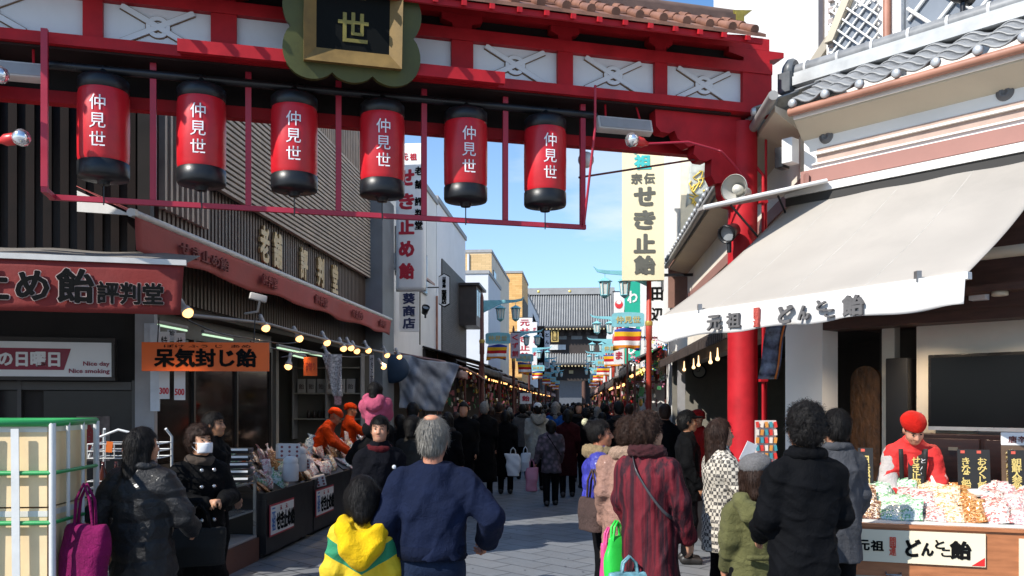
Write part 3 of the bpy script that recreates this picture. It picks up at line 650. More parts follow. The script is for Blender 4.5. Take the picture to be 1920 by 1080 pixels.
part('gold_frame', m, M('sign_gold', (.17, .105, .030), .55, .25, 5, .2, metal=.1), sgn)
m = MB(SB); m.box2((-.345, -.046, .24), (.345, -.021, 1.71)); part('black_panel', m, M('sign_black', (.006, .007, .007), .8, spec=.1), sgn)
for ch, z in (('仲', 1.26), ('見', .86), ('世', .47)): letters(ch, .30, M('letter_gold', (.20, .165, .035), .5, .2), sgn, SB @ Matrix.Translation((0, -.0475, z)) @ Matrix.Rotation(R(90), 4, 'X'), bold=.022)
# lanterns
LRED = M('lantern_red', (.50, .010, .018), .38, .18, 4, .05, 30, coat=.1); LBLK = M('lantern_black', (.009, .010, .012), .36, .2); LWHT = M('lantern_white', (.78, .78, .80), .5)
LL = ['leftmost of the six under the gate beam', 'second from the left under the projecting board', 'third from the left, in front of the slatted facade', 'fourth from the left, beside the tall white shop sign', 'fifth from the left, hanging against the sky', 'rightmost, next to the lantern frame end']
for i in range(6):
    s = .855*i; o = thing('hanging_lantern', 'red cylinder lantern with black rims, '+LL[i], 'lantern', GT @ Vector((s, 0, 3.80)), 15, 'lanterns hanging under the entrance gate')
    c = (s, 0, 0); tw = random.uniform(-.012, .012)
    def lp(nm, prof, mat, n=36): return part(nm, MB(GT).lathe(prof, c, n), mat, o)
    lp('body', [(.212, 3.965), (.222, 4.0), (.225, 4.3), (.222, 4.58), (.212, 4.62)], LRED)
    lp('base_ring', [(.05, 3.765), (.06, 3.80), (.10, 3.81), (.215, 3.82), (.224, 3.84), (.224, 3.958), (.213, 3.967)], LBLK); lp('top_ring', [(.213, 4.618), (.222, 4.63), (.222, 4.72), (.19, 4.75), (.06, 4.77), (.03, 4.86)], LBLK)
    lp('hanging_cord', [(.006, 3.58), (.006, 3.77)], BLACK, 8)
    for j, ch in enumerate('仲見世'):
        me, co = text_mesh(ch, .150, .003, .0, False); th = co[:, 0]/.228+tw-.05
        z = co[:, 1]+4.46-.165*j; p = np.stack([s+.2285*np.sin(th), -.2285*np.cos(th), z], 1); Mx = np.array(rootm(o).inverted() @ GT); p = p @ Mx[:3, :3].T+Mx[:3, 3]
        me.vertices.foreach_set('co', p.astype('f').ravel()); me.update(); link('lettering', me, LWHT, o)
# lantern frame
fr = thing('lantern_frame', 'red steel frame of thin bars surrounding the six hanging lanterns', 'frame', GT @ Vector((2.14, -.05, 3.6)), 15)
for i in range(7):
    s = -.43+.855*i
    d = -.26 if i in (0,) else .02
    part('upright_bar', MB(GT).box((s, d, (3.655+(5.05 if i == 0 else 4.94))/2), (.055, .045, (5.05 if i == 0 else 4.94)-3.655)), RED2, fr)
m = MB(GT); m.box2((-.46, -.00, 3.605), (4.735, .045, 3.653)); m.box2((-.455, -.285, 3.606), (-.405, -.001, 3.652)); part('bottom_bar', m, RED2, fr)
part('top_pipe', MB(GT).tube([(-.5, .0, 4.83), (4.85, .0, 4.83)], .040, 12), BLACK, fr)
m = MB(GT); m.tube([(4.74, -.26, 5.05), (4.745, -.24, 4.6), (4.70, -.02, 3.63)], .014, 8); part('stay_rod', m, RED2, fr)
m = MB(GT); m.tube([(4.66, .03, 4.16), (gs(1310), .03, gz(297, gs(1310)))], .011, 8); part('stay_rod', m, M('rod_dark_red', (.10, .015, .015), .5), fr)
# flood lights, lamps and loudspeaker fixed to the gate
FLW = M('floodlight_grey', (.50, .48, .45), .5, .1, 5, .05); GLS = M('lamp_glass_grey', (.30, .29, .28), .15, .1)
def flood(s, lab):
    o = thing('floodlight', lab, 'floodlight', GT @ Vector((s, -.15, 4.58)), 15); T = GT @ Matrix.Translation((s, -.12, 4.70)) @ Matrix.Rotation(R(-18), 4, 'X')
    part('housing', MB(T).box((0, 0, 0), (.62, .10, .15), None, .012), FLW, o); part('lens', MB(T).box((0, -.052, -.005), (.57, .008, .115)), GLS, o)
    for q in (-.2, .2): part('arm', MB(GT).tube([(s+q, -.10, 4.77), (s+q*.9, -.03, 4.95)], .012, 8), RED, o)
flood(gs(1170, -.12), 'long grey floodlight under the right end of the gate beam'); flood(gs(15, -.12), 'long grey floodlight under the left end of the gate beam')
CHR = M('mirror_bulb', (.75, .76, .78), .08, .05, 4, 0, metal=.85); LREDP = M('lamp_holder_red', (.55, .03, .03), .35)
def bulb(px, py, d, ax, lab, arm):
    s = gs(px, d); p = Vector((s, d, gz(py, s, d))); o = thing('reflector_lamp', lab, 'lamp', GT @ p, 15); ax = Vector(ax).normalized()
    part('bulb', MB(GT).lathe([(.0, .085), (.045, .078), (.072, .045), (.076, .02), (.055, -.03), (.035, -.05)], p, 20, ax), CHR, o)
    part('holder', MB(GT).lathe([(.046, -.03), (.052, -.05), (.05, -.12), (.032, -.15), (.02, -.19)], p, 16, ax), LREDP, o)
    part('arm', MB(GT).tube([p-ax*.18]+[Vector(q) for q in arm], .012, 8), RED2, o)
s_ = gs(1350, -.3)
bulb(1188, 263, -.34, (-1, -.3, .05), 'mirror bulb in a red holder on a curved arm right of the lanterns', [(gs(1290, -.33), -.33, gz(266, gs(1290, -.33), -.33)), (gs(1352, -.3), -.3, gz(283, gs(1352, -.3), -.3)), (gs(1376, -.2), -.2, gz(308, gs(1376, -.2), -.2)), (6.60, -.12, gz(350, 6.6))])
bulb(36, 259, -.5, (1, -.35, .12), 'mirror bulb in a red holder at the left edge below the gate', [(-1.4, -.45, 3.95), (-1.9, -.1, 3.9)])
bulb(-4, 141, -.5, (1, -.4, .1), 'upper mirror bulb at the left edge near the floodlight', [(-1.5, -.45, 4.45), (-1.95, -.1, 4.4)])
o = solo('globe_lamp', MB(GT).ell((gs(1103, .05), .12, gz(294, gs(1103, .05))), (.088, .088, .088), 20), M('opal_white', (.62, .62, .60), .3, .05), 'small white globe lamp at the right end of the lantern frame', 'lamp')
def horn(p, ax, lab, sc_=1.0, mat=None):
    o = thing('loudspeaker', lab, 'loudspeaker', p, 0); mat = mat or M('horn_ivory', (.58, .56, .50), .45, .1)
    part('horn', MB().lathe([(.145*sc_, .16*sc_), (.150*sc_, .155*sc_), (.13*sc_, .10*sc_), (.085*sc_, .02*sc_), (.05*sc_, -.06*sc_), (.05*sc_, -.065*sc_), (.055*sc_, -.12*sc_), (.05*sc_, -.18*sc_), (.001, -.19*sc_)], p, 28, ax, cap=False), mat, o)
    part('inner_cone', MB().lathe([(.138*sc_, .158*sc_), (.075*sc_, .03*sc_), (.04*sc_, .0)], p, 24, ax, cap=False), M('horn_inside', (.36, .35, .32), .5), o); part('phase_plug', MB().lathe([(.055*sc_, .0), (.05*sc_, .10*sc_), (.0, .12*sc_)], p, 16, ax), mat, o)
    part('bracket', MB().tube([Vector(p)-Vector(ax).normalized()*.10*sc_, Vector(p)+Vector((.12, .12, -.02))*sc_], .014, 8), mat, o)
horn(at(1388, 357, 9.25), (-.75, -.9, -.05), 'ivory horn loudspeaker on the gate pillar above the grey awning')
# ------------------------------------------------------------------ left: corner candy shop, brown ribbed building
FF = frame(-4.05, 9.62, 15)                 # shop front along the main road (x to the right, y into the building)
UL = -5.15                                  # street-side wall line
def sv(u, px): return 0
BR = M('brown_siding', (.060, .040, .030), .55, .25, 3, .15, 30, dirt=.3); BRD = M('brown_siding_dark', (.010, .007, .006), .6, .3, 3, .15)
TAN = M('tan_slat', (.40, .335, .275), .6, .18, 4, .1); POSTG = M('post_grey', (.30, .29, .29), .6, .12, 4, .1, dirt=.2)
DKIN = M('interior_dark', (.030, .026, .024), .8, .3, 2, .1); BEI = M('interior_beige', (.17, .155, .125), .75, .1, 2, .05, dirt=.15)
shop = thing('candy_shop', 'dark brown ribbed corner building with pale slatted screen and gold letters, open candy shop below', 'building', ST @ Vector((UL, 14.5, 0)), -4.65)
def sp(n, mb, m, par=None): return part(n, mb, m, par or shop)
V0, V1 = 9.95, 19.9
# upper street wall with vertical ribs
m = MB(ST); m.box2((UL-.25, V0, 3.0), (UL-.02, V1, 9.2)); sp('wall', m, BRD)
m = MB(ST); v = V0+.03
while v < V1: m.box2((UL-.021, v, 3.02), (UL+.035, v+.062, 4.72)); v += .115
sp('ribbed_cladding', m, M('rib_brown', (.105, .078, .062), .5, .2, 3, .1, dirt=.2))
m = MB(ST); v = V0+4.3
while v < V1: m.box2((UL-.021, v, 4.73), (UL+.02, v+.075, 9.15)); v += .135
sp('tan_cladding', m, M('rib_tan', (.33, .25, .19), .6, .2, 3, .1, dirt=.2))
# slatted screen
m = MB(ST); z = 4.70; k = 0
while z < 6.95: m.box2((UL+.10, V0+1.5, z), (UL+.175, V1-.05, z+.046)); z += .079
sp('slatted_screen', m, TAN)
for v in (V0+1.5, V0+3.6, V0+5.7, V0+7.8, V1-.1): sp('screen_post', MB(ST).box2((UL+.05, v, 4.68), (UL+.099, v+.05, 6.98)), BRD)
for k in range(4): sp('window', MB(ST).box2((UL-.018, V0+2.0+k*2.1, 5.0), (UL-.010, V0+3.5+k*2.1, 6.6)), M('window_dark', (.03, .04, .05), .06, .2, 3, 0))
# light vertical fins at the corner
m = MB(ST)
for k in range(9): m.box2((UL+.04, V0+.02+.145*k, 4.1), (UL+.12, V0+.075+.145*k, 7.5))
sp('corner_fins', m, TAN)
# front wall along the main road
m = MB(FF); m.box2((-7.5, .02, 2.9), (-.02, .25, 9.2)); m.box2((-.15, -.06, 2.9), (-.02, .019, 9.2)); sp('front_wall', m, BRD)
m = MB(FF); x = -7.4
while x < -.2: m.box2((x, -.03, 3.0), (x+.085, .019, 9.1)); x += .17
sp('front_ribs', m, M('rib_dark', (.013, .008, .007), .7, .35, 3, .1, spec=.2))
m = MB(ST); m.box2((UL-7, V0+.6, 9.15), (UL+.15, V1+.05, 9.4)); sp('roof', m, BRD)
# street opening: corner post, partition, back wall, end wall, ceiling
sp('corner_post', MB(FF).box2((-.17, -.10, 0), (.03, .14, 2.95)), POSTG)
m = MB(ST); m.box2((-7.4, V0+.2, .1), (-7.25, V1, 3.0)); m.box2((-7.24, V1-.12, .1), (UL+.25, V1+.0, 3.0)); sp('interior_wall', m, BEI)
sp('partition', MB(ST).box2((-6.85, 16.4, .1), (-6.0, 16.55, 3.0)), M('partition_grey', (.22, .21, .195), .7, .1, 2, .05))
sp('ceiling', MB(ST).box2((-7.24, V0+.2, 2.93), (UL-.03, V1-.13, 3.0)), M('ceiling_grey', (.07, .065, .058), .8))
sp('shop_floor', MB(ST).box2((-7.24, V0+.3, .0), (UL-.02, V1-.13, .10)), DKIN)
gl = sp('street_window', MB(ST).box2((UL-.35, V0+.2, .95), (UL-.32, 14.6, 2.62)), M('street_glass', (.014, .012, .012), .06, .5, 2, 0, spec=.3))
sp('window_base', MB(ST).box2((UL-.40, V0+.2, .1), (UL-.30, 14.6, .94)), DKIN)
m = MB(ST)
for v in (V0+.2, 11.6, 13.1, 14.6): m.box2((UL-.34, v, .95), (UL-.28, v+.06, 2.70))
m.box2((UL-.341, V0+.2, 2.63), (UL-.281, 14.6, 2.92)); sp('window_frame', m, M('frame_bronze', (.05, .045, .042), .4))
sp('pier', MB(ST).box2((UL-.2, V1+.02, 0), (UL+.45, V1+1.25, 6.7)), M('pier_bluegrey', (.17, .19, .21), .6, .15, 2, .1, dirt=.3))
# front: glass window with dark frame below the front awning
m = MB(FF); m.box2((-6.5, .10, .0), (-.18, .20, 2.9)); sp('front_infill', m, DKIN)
for k in range(4): sp('shop_window', MB(FF).box2((-1.12-k*1.15, .04, .55), (-.22-k*1.15, .07, 1.88)), M('shop_glass', (.014, .015, .016), .08, .5, 2, 0, spec=.22))
m = MB(FF)
for k in range(6): m.box2((-.215-k*1.15, -.02, .1), (-.175-k*1.15, .099, 2.0))
m.box2((-6.4, -.015, .45), (-.22, .039, .54)); m.box2((-6.4, -.015, 1.89), (-.22, .039, 1.98)); sp('window_frame', m, M('frame_bronze', (.05, .045, .042), .4))
# gold letters on the ribs
GOLD = M('gold_letter', (.48, .36, .18), .4, .15, 6, .1, metal=.2)
for ch, px in (('老', 480), ('舗', 506), ('評', 558), ('判', 591), ('堂', 619)):
    k = (px-960)/FPX; Y = (UL+.06)/((k-.081)/1.0); v = Y
    uu = UL+.06; v = FPX*uu/(px-1090); z = 3.62+.68
    letters(ch, .60, GOLD, shop, ST @ Matrix.Translation((uu, v, z)) @ Matrix.Rotation(R(90), 4, 'Z') @ Matrix.Rotation(R(90), 4, 'X'), thick=.03, ext=.02, fit=(.37, .56))
# pink side awning
PINK = M('awning_pink', (.33, .070, .062), .75, .12, 2, .25, 25, dirt=.25, dist=.01); BARW = M('awning_bar', (.55, .53, .50), .45, .1, 5, .05); 
aw = thing('awning', 'faded pink awning with white front bar and worn lettering along the street side', 'awning', ST @ Vector((-4.6, 14.3, 3.3)), -4.65)
def ua(v): return -4.66+.012*(v-8.6)
m = MB(ST); m.grid(lambda a, b: (ua(8.55+11.4*a)-.62*(1-b), 8.55+11.4*a, 4.02-.30*b+.012*math.sin(a*40)*b), 60, 6, .006); part('canopy', m, PINK, aw)
m = MB(ST); m.grid(lambda a, b: (ua(8.55+11.4*a)+.02+.018*math.sin(a*55+b)*b+.03*b*math.sin(a*17), 8.55+11.4*a, 3.70-(.36+.025*math.sin(a*31))*b), 90, 6, .005); part('valance', m, PINK, aw)
m = MB(ST); m.box2((ua(8.5)-.02, 8.5, 3.69), (ua(8.5)+.05, 8.56, 3.76)); m.tube([(ua(8.5), 8.5, 3.725), (ua(20), 20.0, 3.725)], .045, 12); part('front_bar', m, BARW, aw)
FADE = M('faded_letter', (.26, .062, .056), .8)
for s, v, w in (('せき止め飴', 10.1, 1.35), ('評判堂', 12.2, .6), ('評判堂', 14.6, .7), ('せき止め', 16.9, .8), ('評判堂', 19.0, .6)):
    letters(s, .2, M('faded_letter_dark', (.19, .055, .052), .8) if v < 11 else FADE, aw, ST @ Matrix.Translation((ua(v)+.062, v, 3.53)) @ Matrix.Rotation(R(90), 4, 'Z') @ Matrix.Rotation(R(90), 4, 'X'), bold=.02, ext=.012, fit=(w, .15))
part('end_board', MB(ST).prism([(ua(8.55), 3.70), (ua(8.55)-.60, 3.97), (ua(8.55)-.60, 3.75)], .03, Matrix.Translation((0, 8.53, 0))), BARW, aw)
part('arm', MB(ST).tube([(UL+.04, 8.9+1.2, 3.4), (ua(10)-.05, 9.6, 3.70)], .03, 8), BARW, aw)
# red front awning with black lettering
DRED = M('awning_red', (.19, .020, .016), .75, .12, 2, .25, 25, dirt=.25, dist=.01); INK = M('ink_black', (.006, .006, .006), .9, spec=.1); OUTL = M('letter_outline', (.42, .30, .27), .7)
AF = frame(-3.08, 8.02, 15)
aw2 = thing('awning', 'dark red front awning lettered in black brush characters at the left edge', 'awning', AF @ Vector((-2, 0, 2.6)), 15)
m = MB(AF); m.grid(lambda a, b: (-4.6+4.6*a, -.0+1.6*(1-b), 3.06+.34*(1-b)+.01*math.sin(a*30)), 40, 6, .006); part('canopy', m, M('awning_top', (.20, .18, .16), .8, .2, 2, .2, dirt=.4), aw2)
m = MB(AF); m.grid(lambda a, b: (-4.6+4.6*a-.03*b*(a > .98), -.015-.014*math.sin(a*38)*b-.02*b, 3.045-.475*b), 60, 6, .006); part('valance', m, DRED, aw2)
m = MB(AF); m.box2((-4.6, -.045, 3.035), (.02, .03, 3.085)); part('front_bar', m, BARW, aw2)
for s, x, z, w, h in (('止', -1.60, 2.82, .27, .29), ('せ', -2.45, 2.82, .3, .31), ('き', -2.05, 2.82, .3, .31), ('め', -1.27, 2.80, .26, .26), ('飴', -.92, 2.81, .30, .30), ('評判堂', -.46, 2.755, .56, .20)):
    T = AF @ Matrix.Translation((x, -.052, z)) @ Matrix.Rotation(R(90), 4, 'X')
    letters(s, .3, OUTL, aw2, T, thick=.062 if len(s) < 2 else .035, ext=.001, fit=(w, h), name='letter_outline'); letters(s, .3, INK, aw2, T @ Matrix.Translation((0, 0, .007)), thick=.03 if len(s) < 2 else .018, ext=.001, fit=(w, h))
# white light-box sign under the front awning
BW = M('sign_white', (.66, .66, .66), .45, .04, 3, .03, dirt=.08); MAR = M('sign_maroon', (.20, .008, .03), .4)
WF = frame(-4.05, 9.38, 15)
bx = thing('shop_sign', 'white lightbox sign with a maroon stripe of white characters, left of the corner post', 'sign', WF @ Vector((-1.3, .1, 2.02)), 15)
xr = -.32
part('box', MB(WF).box2((-3.2, -.02, 2.03), (xr, .14, 2.40), ), BW, bx); part('frame', MB(WF).box2((-3.22, -.0, 1.99), (xr+.03, .139, 2.029)).box2((-3.22, 0, 2.401), (xr+.03, .139, 2.45)).box2((xr+.001, -.03, 2.029), (xr+.03, .14, 2.401)), M('frame_dark', (.03, .025, .022), .5), bx)
part('stripe', MB(WF).prism([(-3.15, 2.10), (xr-.47, 2.10), (xr-.40, 2.33), (-3.15, 2.33)], .003, Matrix.Translation((0, -.024, 0))), MAR, bx)
letters('たばこは心の日曜日', .2, BW, bx, WF @ Matrix.Translation((xr-1.19, -.027, 2.215)) @ Matrix.Rotation(R(90), 4, 'X'), bold=.035, ext=.002, fit=(1.36, .155))
for s, z, x in (('Nice day', 2.165, xr-.15), ('Nice smoking', 2.085, xr-.22)): letters(s, .07, M('maroon_letter', (.25, .02, .05), .4), bx, WF @ Matrix.Translation((x, -.024, z)) @ Matrix.Rotation(R(90), 4, 'X') @ Matrix.Shear('XZ', 4, (.0, 0)) , bold=.02, ext=.002, fit=(.26 if 'day' in s else .40, .06))
# orange sign
ORG = M('sign_orange', (.66, .105, .012), .55, .08, 3, .05)
p = at(386, 669, 9.05); og = thing('shop_sign', 'bright orange sign with five black brush characters over the candy counter', 'sign', p+Vector((0, 0, -.16)), 4)
T = facing(p, 4)
part('board', MB(T).box((0, 0, 0), (1.32, .305, .02)), ORG, og); letters('呆気封じ飴', .3, INK, og, T @ Matrix.Translation((.0, -.012, .013)), bold=.03, ext=.002, fit=(1.05, .19)); letters('ぼけ ふう じ  あめ', .04, INK, og, T @ Matrix.Translation((.02, .112, .013)), bold=.01, ext=.001, fit=(.9, .032))
part('hanger', MB(T).tube([(-.5, .15, 0), (-.5, .42, -.05)], .006, 6), BLACK, og); part('hanger', MB(T).tube([(.5, .15, 0), (.5, .42, -.05)], .006, 6), BLACK, og)
p = at(582, 687, 12.2); og2 = thing('paper_sign', 'small orange paper sign with red characters hanging by the tubes', 'sign', p, 0); part('board', MB(facing(p, 12)).box((0, 0, 0), (.19, .27, .008)), ORG, og2); letters('日替り', .1, M('red_ink', (.35, .02, .01), .6), og2, facing(p, 12) @ Matrix.Translation((0, 0, .006)), ext=.001, fit=(.13, .12))
# fluorescent tubes
TUBE = M('tube_light', (.55, .80, .55), .4, 0, 1, 0, emit=.75)
for i, (a, b, lab) in enumerate(((at(283, 607, 10.4), at(350, 620, 11.2), 'nearest'), (at(380, 627, 11.4), at(436, 637, 12.2), 'second'), (at(520, 652, 13.6), at(560, 660, 14.8), 'third'), (at(562, 660, 15.0), at(605, 668, 16.4), 'fourth'), (at(550, 668, 13.6), at(572, 672, 14.4), 'lower'))):
    a.z = max(a.z, 2.5); o = thing('fluorescent_tube', 'greenish white fluorescent tube under the side awning, %s along the row' % lab, 'light', (a+b)/2, 0, 'fluorescent tubes over the counter')
    part('tube', MB().tube([a, b], .013, 10), TUBE, o); part('fitting', MB().tube([a+Vector((0, 0, .04)), b+Vector((0, 0, .04))], .026, 8), POSTG, o)
# clip-on lamps along the rail
rail = [at(345, 590, 8.7), at(497, 606, 11.2), at(565, 625, 12.2), at(622, 640, 13.4), at(700, 657, 16.0), at(738, 664, 18.0)]
solo('lamp_rail', MB().tube(rail, .022, 8), M('rail_grey', (.22, .20, .19), .5), 'thin grey rail carrying the clip lamps below the pink awning', 'rail')
FILA = M('warm_bulb', (1.0, .50, .17), .3, .0, 1, 0, emit=2.4); SHD = M('lamp_shade_white', (.50, .48, .46), .4, .1)
LP = [(350, 583, 8.7, .5), (497, 612, 11.2, .2), (560, 632, 12.2, .25), (612, 640, 13.2, .2), (643, 651, 14.0, .1), (657, 650, 14.5, .15), (668, 656, 15.0, .2), (690, 655, 15.6, .1), (725, 664, 17.0, .1), (748, 667, 17.8, .1), (541, 684, 12.6, -.6), (614, 666, 13.6, .1), (718, 686, 17.0, .4)]
wh = ['beside the red front awning', 'above the small orange paper sign', 'left of the first tube pair', 'over the shelf boxes', 'in the middle of the row', 'right behind the middle lamp', 'in front of the grey partition', 'beside the blue pier', 'near the pier end', 'last of the row by the white signs', 'hanging lower over the counter', 'tucked under the rail', 'lower, beside the blue parasol']
for (px, py, Y, tl), w in zip(LP, wh):
    p = at(px, py, Y); o = thing('clip_lamp', 'white clip lamp with a glowing bulb '+w, 'lamp', p, 0, 'clip lamps along the awning rail'); ax = Vector((.35+tl*.6, -.45, -.8)).normalized()
    part('lamp_shade', MB().lathe([(.022, -.12), (.03, -.06), (.048, -.03), (.062, .03), (.060, .03), (.04, -.03)], p, 16, ax, cap=False), SHD, o); part('bulb', MB().lathe([(.0, .075), (.035, .068), (.052, .045), (.05, .02), (.02, -.03)], p, 16, ax), FILA, o); part('socket', MB().lathe([(.001, -.2), (.026, -.2), (.03, -.12), (.001, -.115)], p, 12, ax), SHD, o)
    if Y in (8.7, 11.2, 12.2, 13.2, 14.5, 16.2, 17.0):   # these lamps are lit in the photograph
        ld = bpy.data.lights.new('clip_lamp', 'SPOT'); ld.energy = 45; ld.color = (1, .72, .42); ld.spot_size = R(100); ld.spot_blend = .7; ld.shadow_soft_size = .05; lo = bpy.data.objects.new('clip_lamp_light', ld); C.objects.link(lo); lo.parent = o; lo.location = ax*.10; lo.rotation_euler = Vector((-.25, -.1, -.95)).to_track_quat('-Z', 'Y').to_euler()
    part('arm', MB().tube([p-ax*.16, p+Vector((-.14, .16, .12))], .010, 6), SHD, o)
# shelf with boxes on the end wall
sh = thing('wall_shelf', 'pale wall shelf with two boards on the back of the candy shop', 'shelf', ST @ Vector((-6.0, V1-.3, 1.3)), -4.65)
for z in (1.35, 1.95, 2.55): part('board', MB(ST).box2((-6.75, V1-.42, z), (UL+.05, V1-.125, z+.03)), M('shelf_pale', (.40, .37, .31), .6), sh)
for u in (-6.74, -5.95, UL+.03): part('upright', MB(ST).box2((u, V1-.44, .9), (u+.03, V1-.125, 2.9)), POSTG, sh)
BXW = M('gift_box_white', (.50, .48, .46), .6, .05, 3, .03)
for i in range(6):
    u = -6.55+.235*i; o = thing('gift_box', 'white gift box with dark print standing on the upper shelf', 'box', ST @ Vector((u, V1-.28, 1.985)), -4.65, 'gift boxes on the wall shelf')
    part('carton', MB(ST).box((u, V1-.28, 1.985+.16), (.19, .12, .32), None, .004), BXW, o); letters('飴', .13, M('print_brown', (.10, .06, .05), .6), o, ST @ Matrix.Translation((u, V1-.342, 2.13)) @ Matrix.Rotation(R(90), 4, 'X'), ext=.001)
for i in range(7):
    u = -6.4+.13*i; solo('candy_jar', MB(ST).lathe([(.035, 0), (.045, .01), (.045, .13), (.03, .15), (.03, .18)], (u, V1-.26, 1.383), 12), M('jar_dark', (.05, .035, .03), .2), 'small dark candy jar on the lower shelf behind the clerks', 'jar', 'dark jars on the wall shelf')
# price strips hanging at the corner post
STRIP = M('paper_strip', (.60, .58, .57), .7, .05); PRED = M('price_red', (.50, .02, .03), .6)
for i, (px, py0, py1, Y, w, top, bot) in enumerate(((308, 622, 748, 9.3, .115, '特選飴', '300'), (337, 624, 750, 9.25, .12, 'せき飴', '500'), (322, 618, 640, 9.5, .10, '飴', ''))):
    p0, p1 = at(px, py0, Y), at(px, py1, Y); c = (p0+p1)/2; h = p0.z-p1.z; o = thing('price_strip', 'hanging paper price strip with red figures '+('at the corner post', 'reading 500, right of its neighbour', 'short one above the orange sign')[i], 'price tag', Vector((c.x, c.y, p1.z)), 0)
    part('paper', MB().box(c, (w, .004, h)), STRIP, o); letters(top, .1, INK, o, facing(c+Vector((0, -.004, h*.22))), True, fit=(.07, h*.42), ext=.0005)
    if bot: letters(bot, .1, PRED, o, facing(c+Vector((0, -.004, -h*.38))), fit=(w*.85, .07), bold=.03, ext=.0005)
p0 = at(281, 650, 9.5); pn = solo('notice_board', MB().box(p0+Vector((.0, 0, -.0)), (.12, .02, .52)), M('notice_grey', (.46, .48, .52), .5), 'plain pale grey board on the corner post', 'board'); 
p0 = at(291, 690, 9.4); solo('notice_board', MB().box(p0, (.10, .02, .95)), M('notice_white', (.52, .54, .58), .5), 'narrow white board hanging beside the orange sign', 'board')
# printed plastic pennant and white pole banner
p = at(622, 705, 12.6); o = thing('pennant', 'crumpled white printed pennant hanging over the counter', 'pennant', p, 0)
part('sheet', MB().grid(lambda a, b: (p.x+(a-.5)*(.30-.17*b)+.09*b, p.y+.03*math.sin(a*9+b*5), p.z+.32-.62*b), 10, 12, .003), M('pennant_print', (.45, .43, .42), .7, .75, 34, .1), o); part('red_tail', MB().box((p.x+.09, p.y+.0, p.z-.36), (.10, .008, .13)), M('pennant_red', (.45, .25, .25), .7, .5, 30), o)
p = at(697, 700, 16.8); o = thing('banner', 'narrow white vertical banner at the blue grey pier', 'banner', p, 0); part('cloth', MB().box(p, (.085, .01, .72)), STRIP, o); letters('せき止め飴', .1, INK, o, facing(p+Vector((0, -.008, 0))), True, fit=(.06, .66), ext=.001)

# small security camera and cables under the pink awning, posters behind the dark window
p = at(484, 558, 10.2); o = thing('security_camera', 'small white security camera on a bracket below the pink awning', 'camera', p, 0); part('camera_body', MB().box(p, (.20, .08, .08), (0, 12, 25), .01), SHD, o); part('bracket', MB().tube([p+Vector((.02, 0, -.04)), p+Vector((-.02, .05, -.16)), p+Vector((-.25, .3, -.16))], .014, 8), SHD, o)
for k, (a, b) in enumerate(((at(352, 600, 9.2), at(560, 640, 12.6)), (at(470, 640, 10.4), at(690, 665, 16.4)))):
    solo('cable', MB().tube([a.lerp(b, t)+Vector((0, 0, -.10*math.sin(math.pi*t)-.02*math.sin(9*t))) for t in [i/16 for i in range(17)]], .008, 6), BLACK, 'sagging black cable behind the clip lamps, '+('nearer one' if k == 0 else 'farther one'), 'cable')
rr_ = random.Random(3)
for k, (x, z, w, h) in enumerate(((-.62, 1.35, .34, .5), (-1.55, 1.2, .3, .62), (-2.0, 1.45, .24, .3))):
    o = thing('window_poster', ('dim poster with red print behind the dark glass, nearest the corner post', 'tall dim poster behind the dark glass at the left edge', 'small dim notice high in the dark window')[k], 'poster', FF @ Vector((x, .03, z-h/2)), 15)
    part('sheet', MB(FF).box((x, .030, z), (w, .006, h)), M('poster_dim_%d' % k, [(.13, .10, .09), (.07, .09, .11), (.16, .15, .13)][k], .7, .6, 9), o); letters(['飴', 'のど飴', '名物'][k], .1, M('poster_red', (.22, .02, .02), .7), o, FF @ Matrix.Translation((x, .0255, z)) @ Matrix.Rotation(R(90), 4, 'X'), True, ext=.0005, fit=(w*.5, h*.6), thick=.02)
# ------------------------------------------------------------------ right: white corner candy shop (RS frame: x along its front, y into it)
WHT = M('plaster_white', (.80, .78, .74), .75, .05, 1.5, .08, 60, dirt=.12); PNK = M('band_pink', (.30, .15, .125), .7, .08, 2, .05, dirt=.15); SOF = M('soffit_beige', (.50, .44, .34), .7, .06, 2, .05)
GTILE = M('tile_grey', (.20, .205, .21), .38, .25, 7, .15, 40, dirt=.3); GTD = M('tile_dark', (.085, .095, .105), .4, .3, 6, .15); CPR = M('gutter_copper', (.33, .155, .105), .45, .2, 4, .1, dirt=.2)
LBR = M('lintel_brown', (.065, .030, .022), .55, .3, 4, .15, st=(1, 1, 6)); WD = M('counter_wood', (.36, .135, .055), .42, .2, 5, .1, st=(1, 6, 6)); BGW = M('shop_wall_beige', (.72, .66, .56), .7, .06, 2, .05)
rs = thing('corner_shop', 'white plastered corner shop with grey tiled eaves, copper gutter and pink band', 'building', RS @ Vector((1.5, 1.5, 0)), -48)
def rp(n, mb, m, par=None): return part(n, mb, m, par or rs)
XE = 4.2
rp('wall', MB(RS).box2((0, .0, 2.6), (XE, .28, 4.60)), WHT)
rp('side_wall', MB(ST).box2((2.36, 9.45, 2.6), (2.60, 19.3, 4.72)), BGW)
rp('cornice', MB(RS).box2((.14, -.045, 4.325), (XE, -.001, 4.345)).box2((.10, -.030, 4.225), (XE, -.001, 4.24)), WHT)
rp('groove', MB(RS).box2((.15, -.006, 4.346), (XE, -.0012, 4.392)).box2((.15, -.006, 4.241), (XE, -.0012, 4.324)), M('groove_taupe', (.40, .29, .24), .7))
rp('pink_band', MB(RS).box2((-.02, -.035, 4.03), (XE, -.001, 4.18)), PNK)
rp('pink_band', MB(ST).box2((2.325, 9.1, 3.98), (2.359, 19.3, 4.14)), PNK)
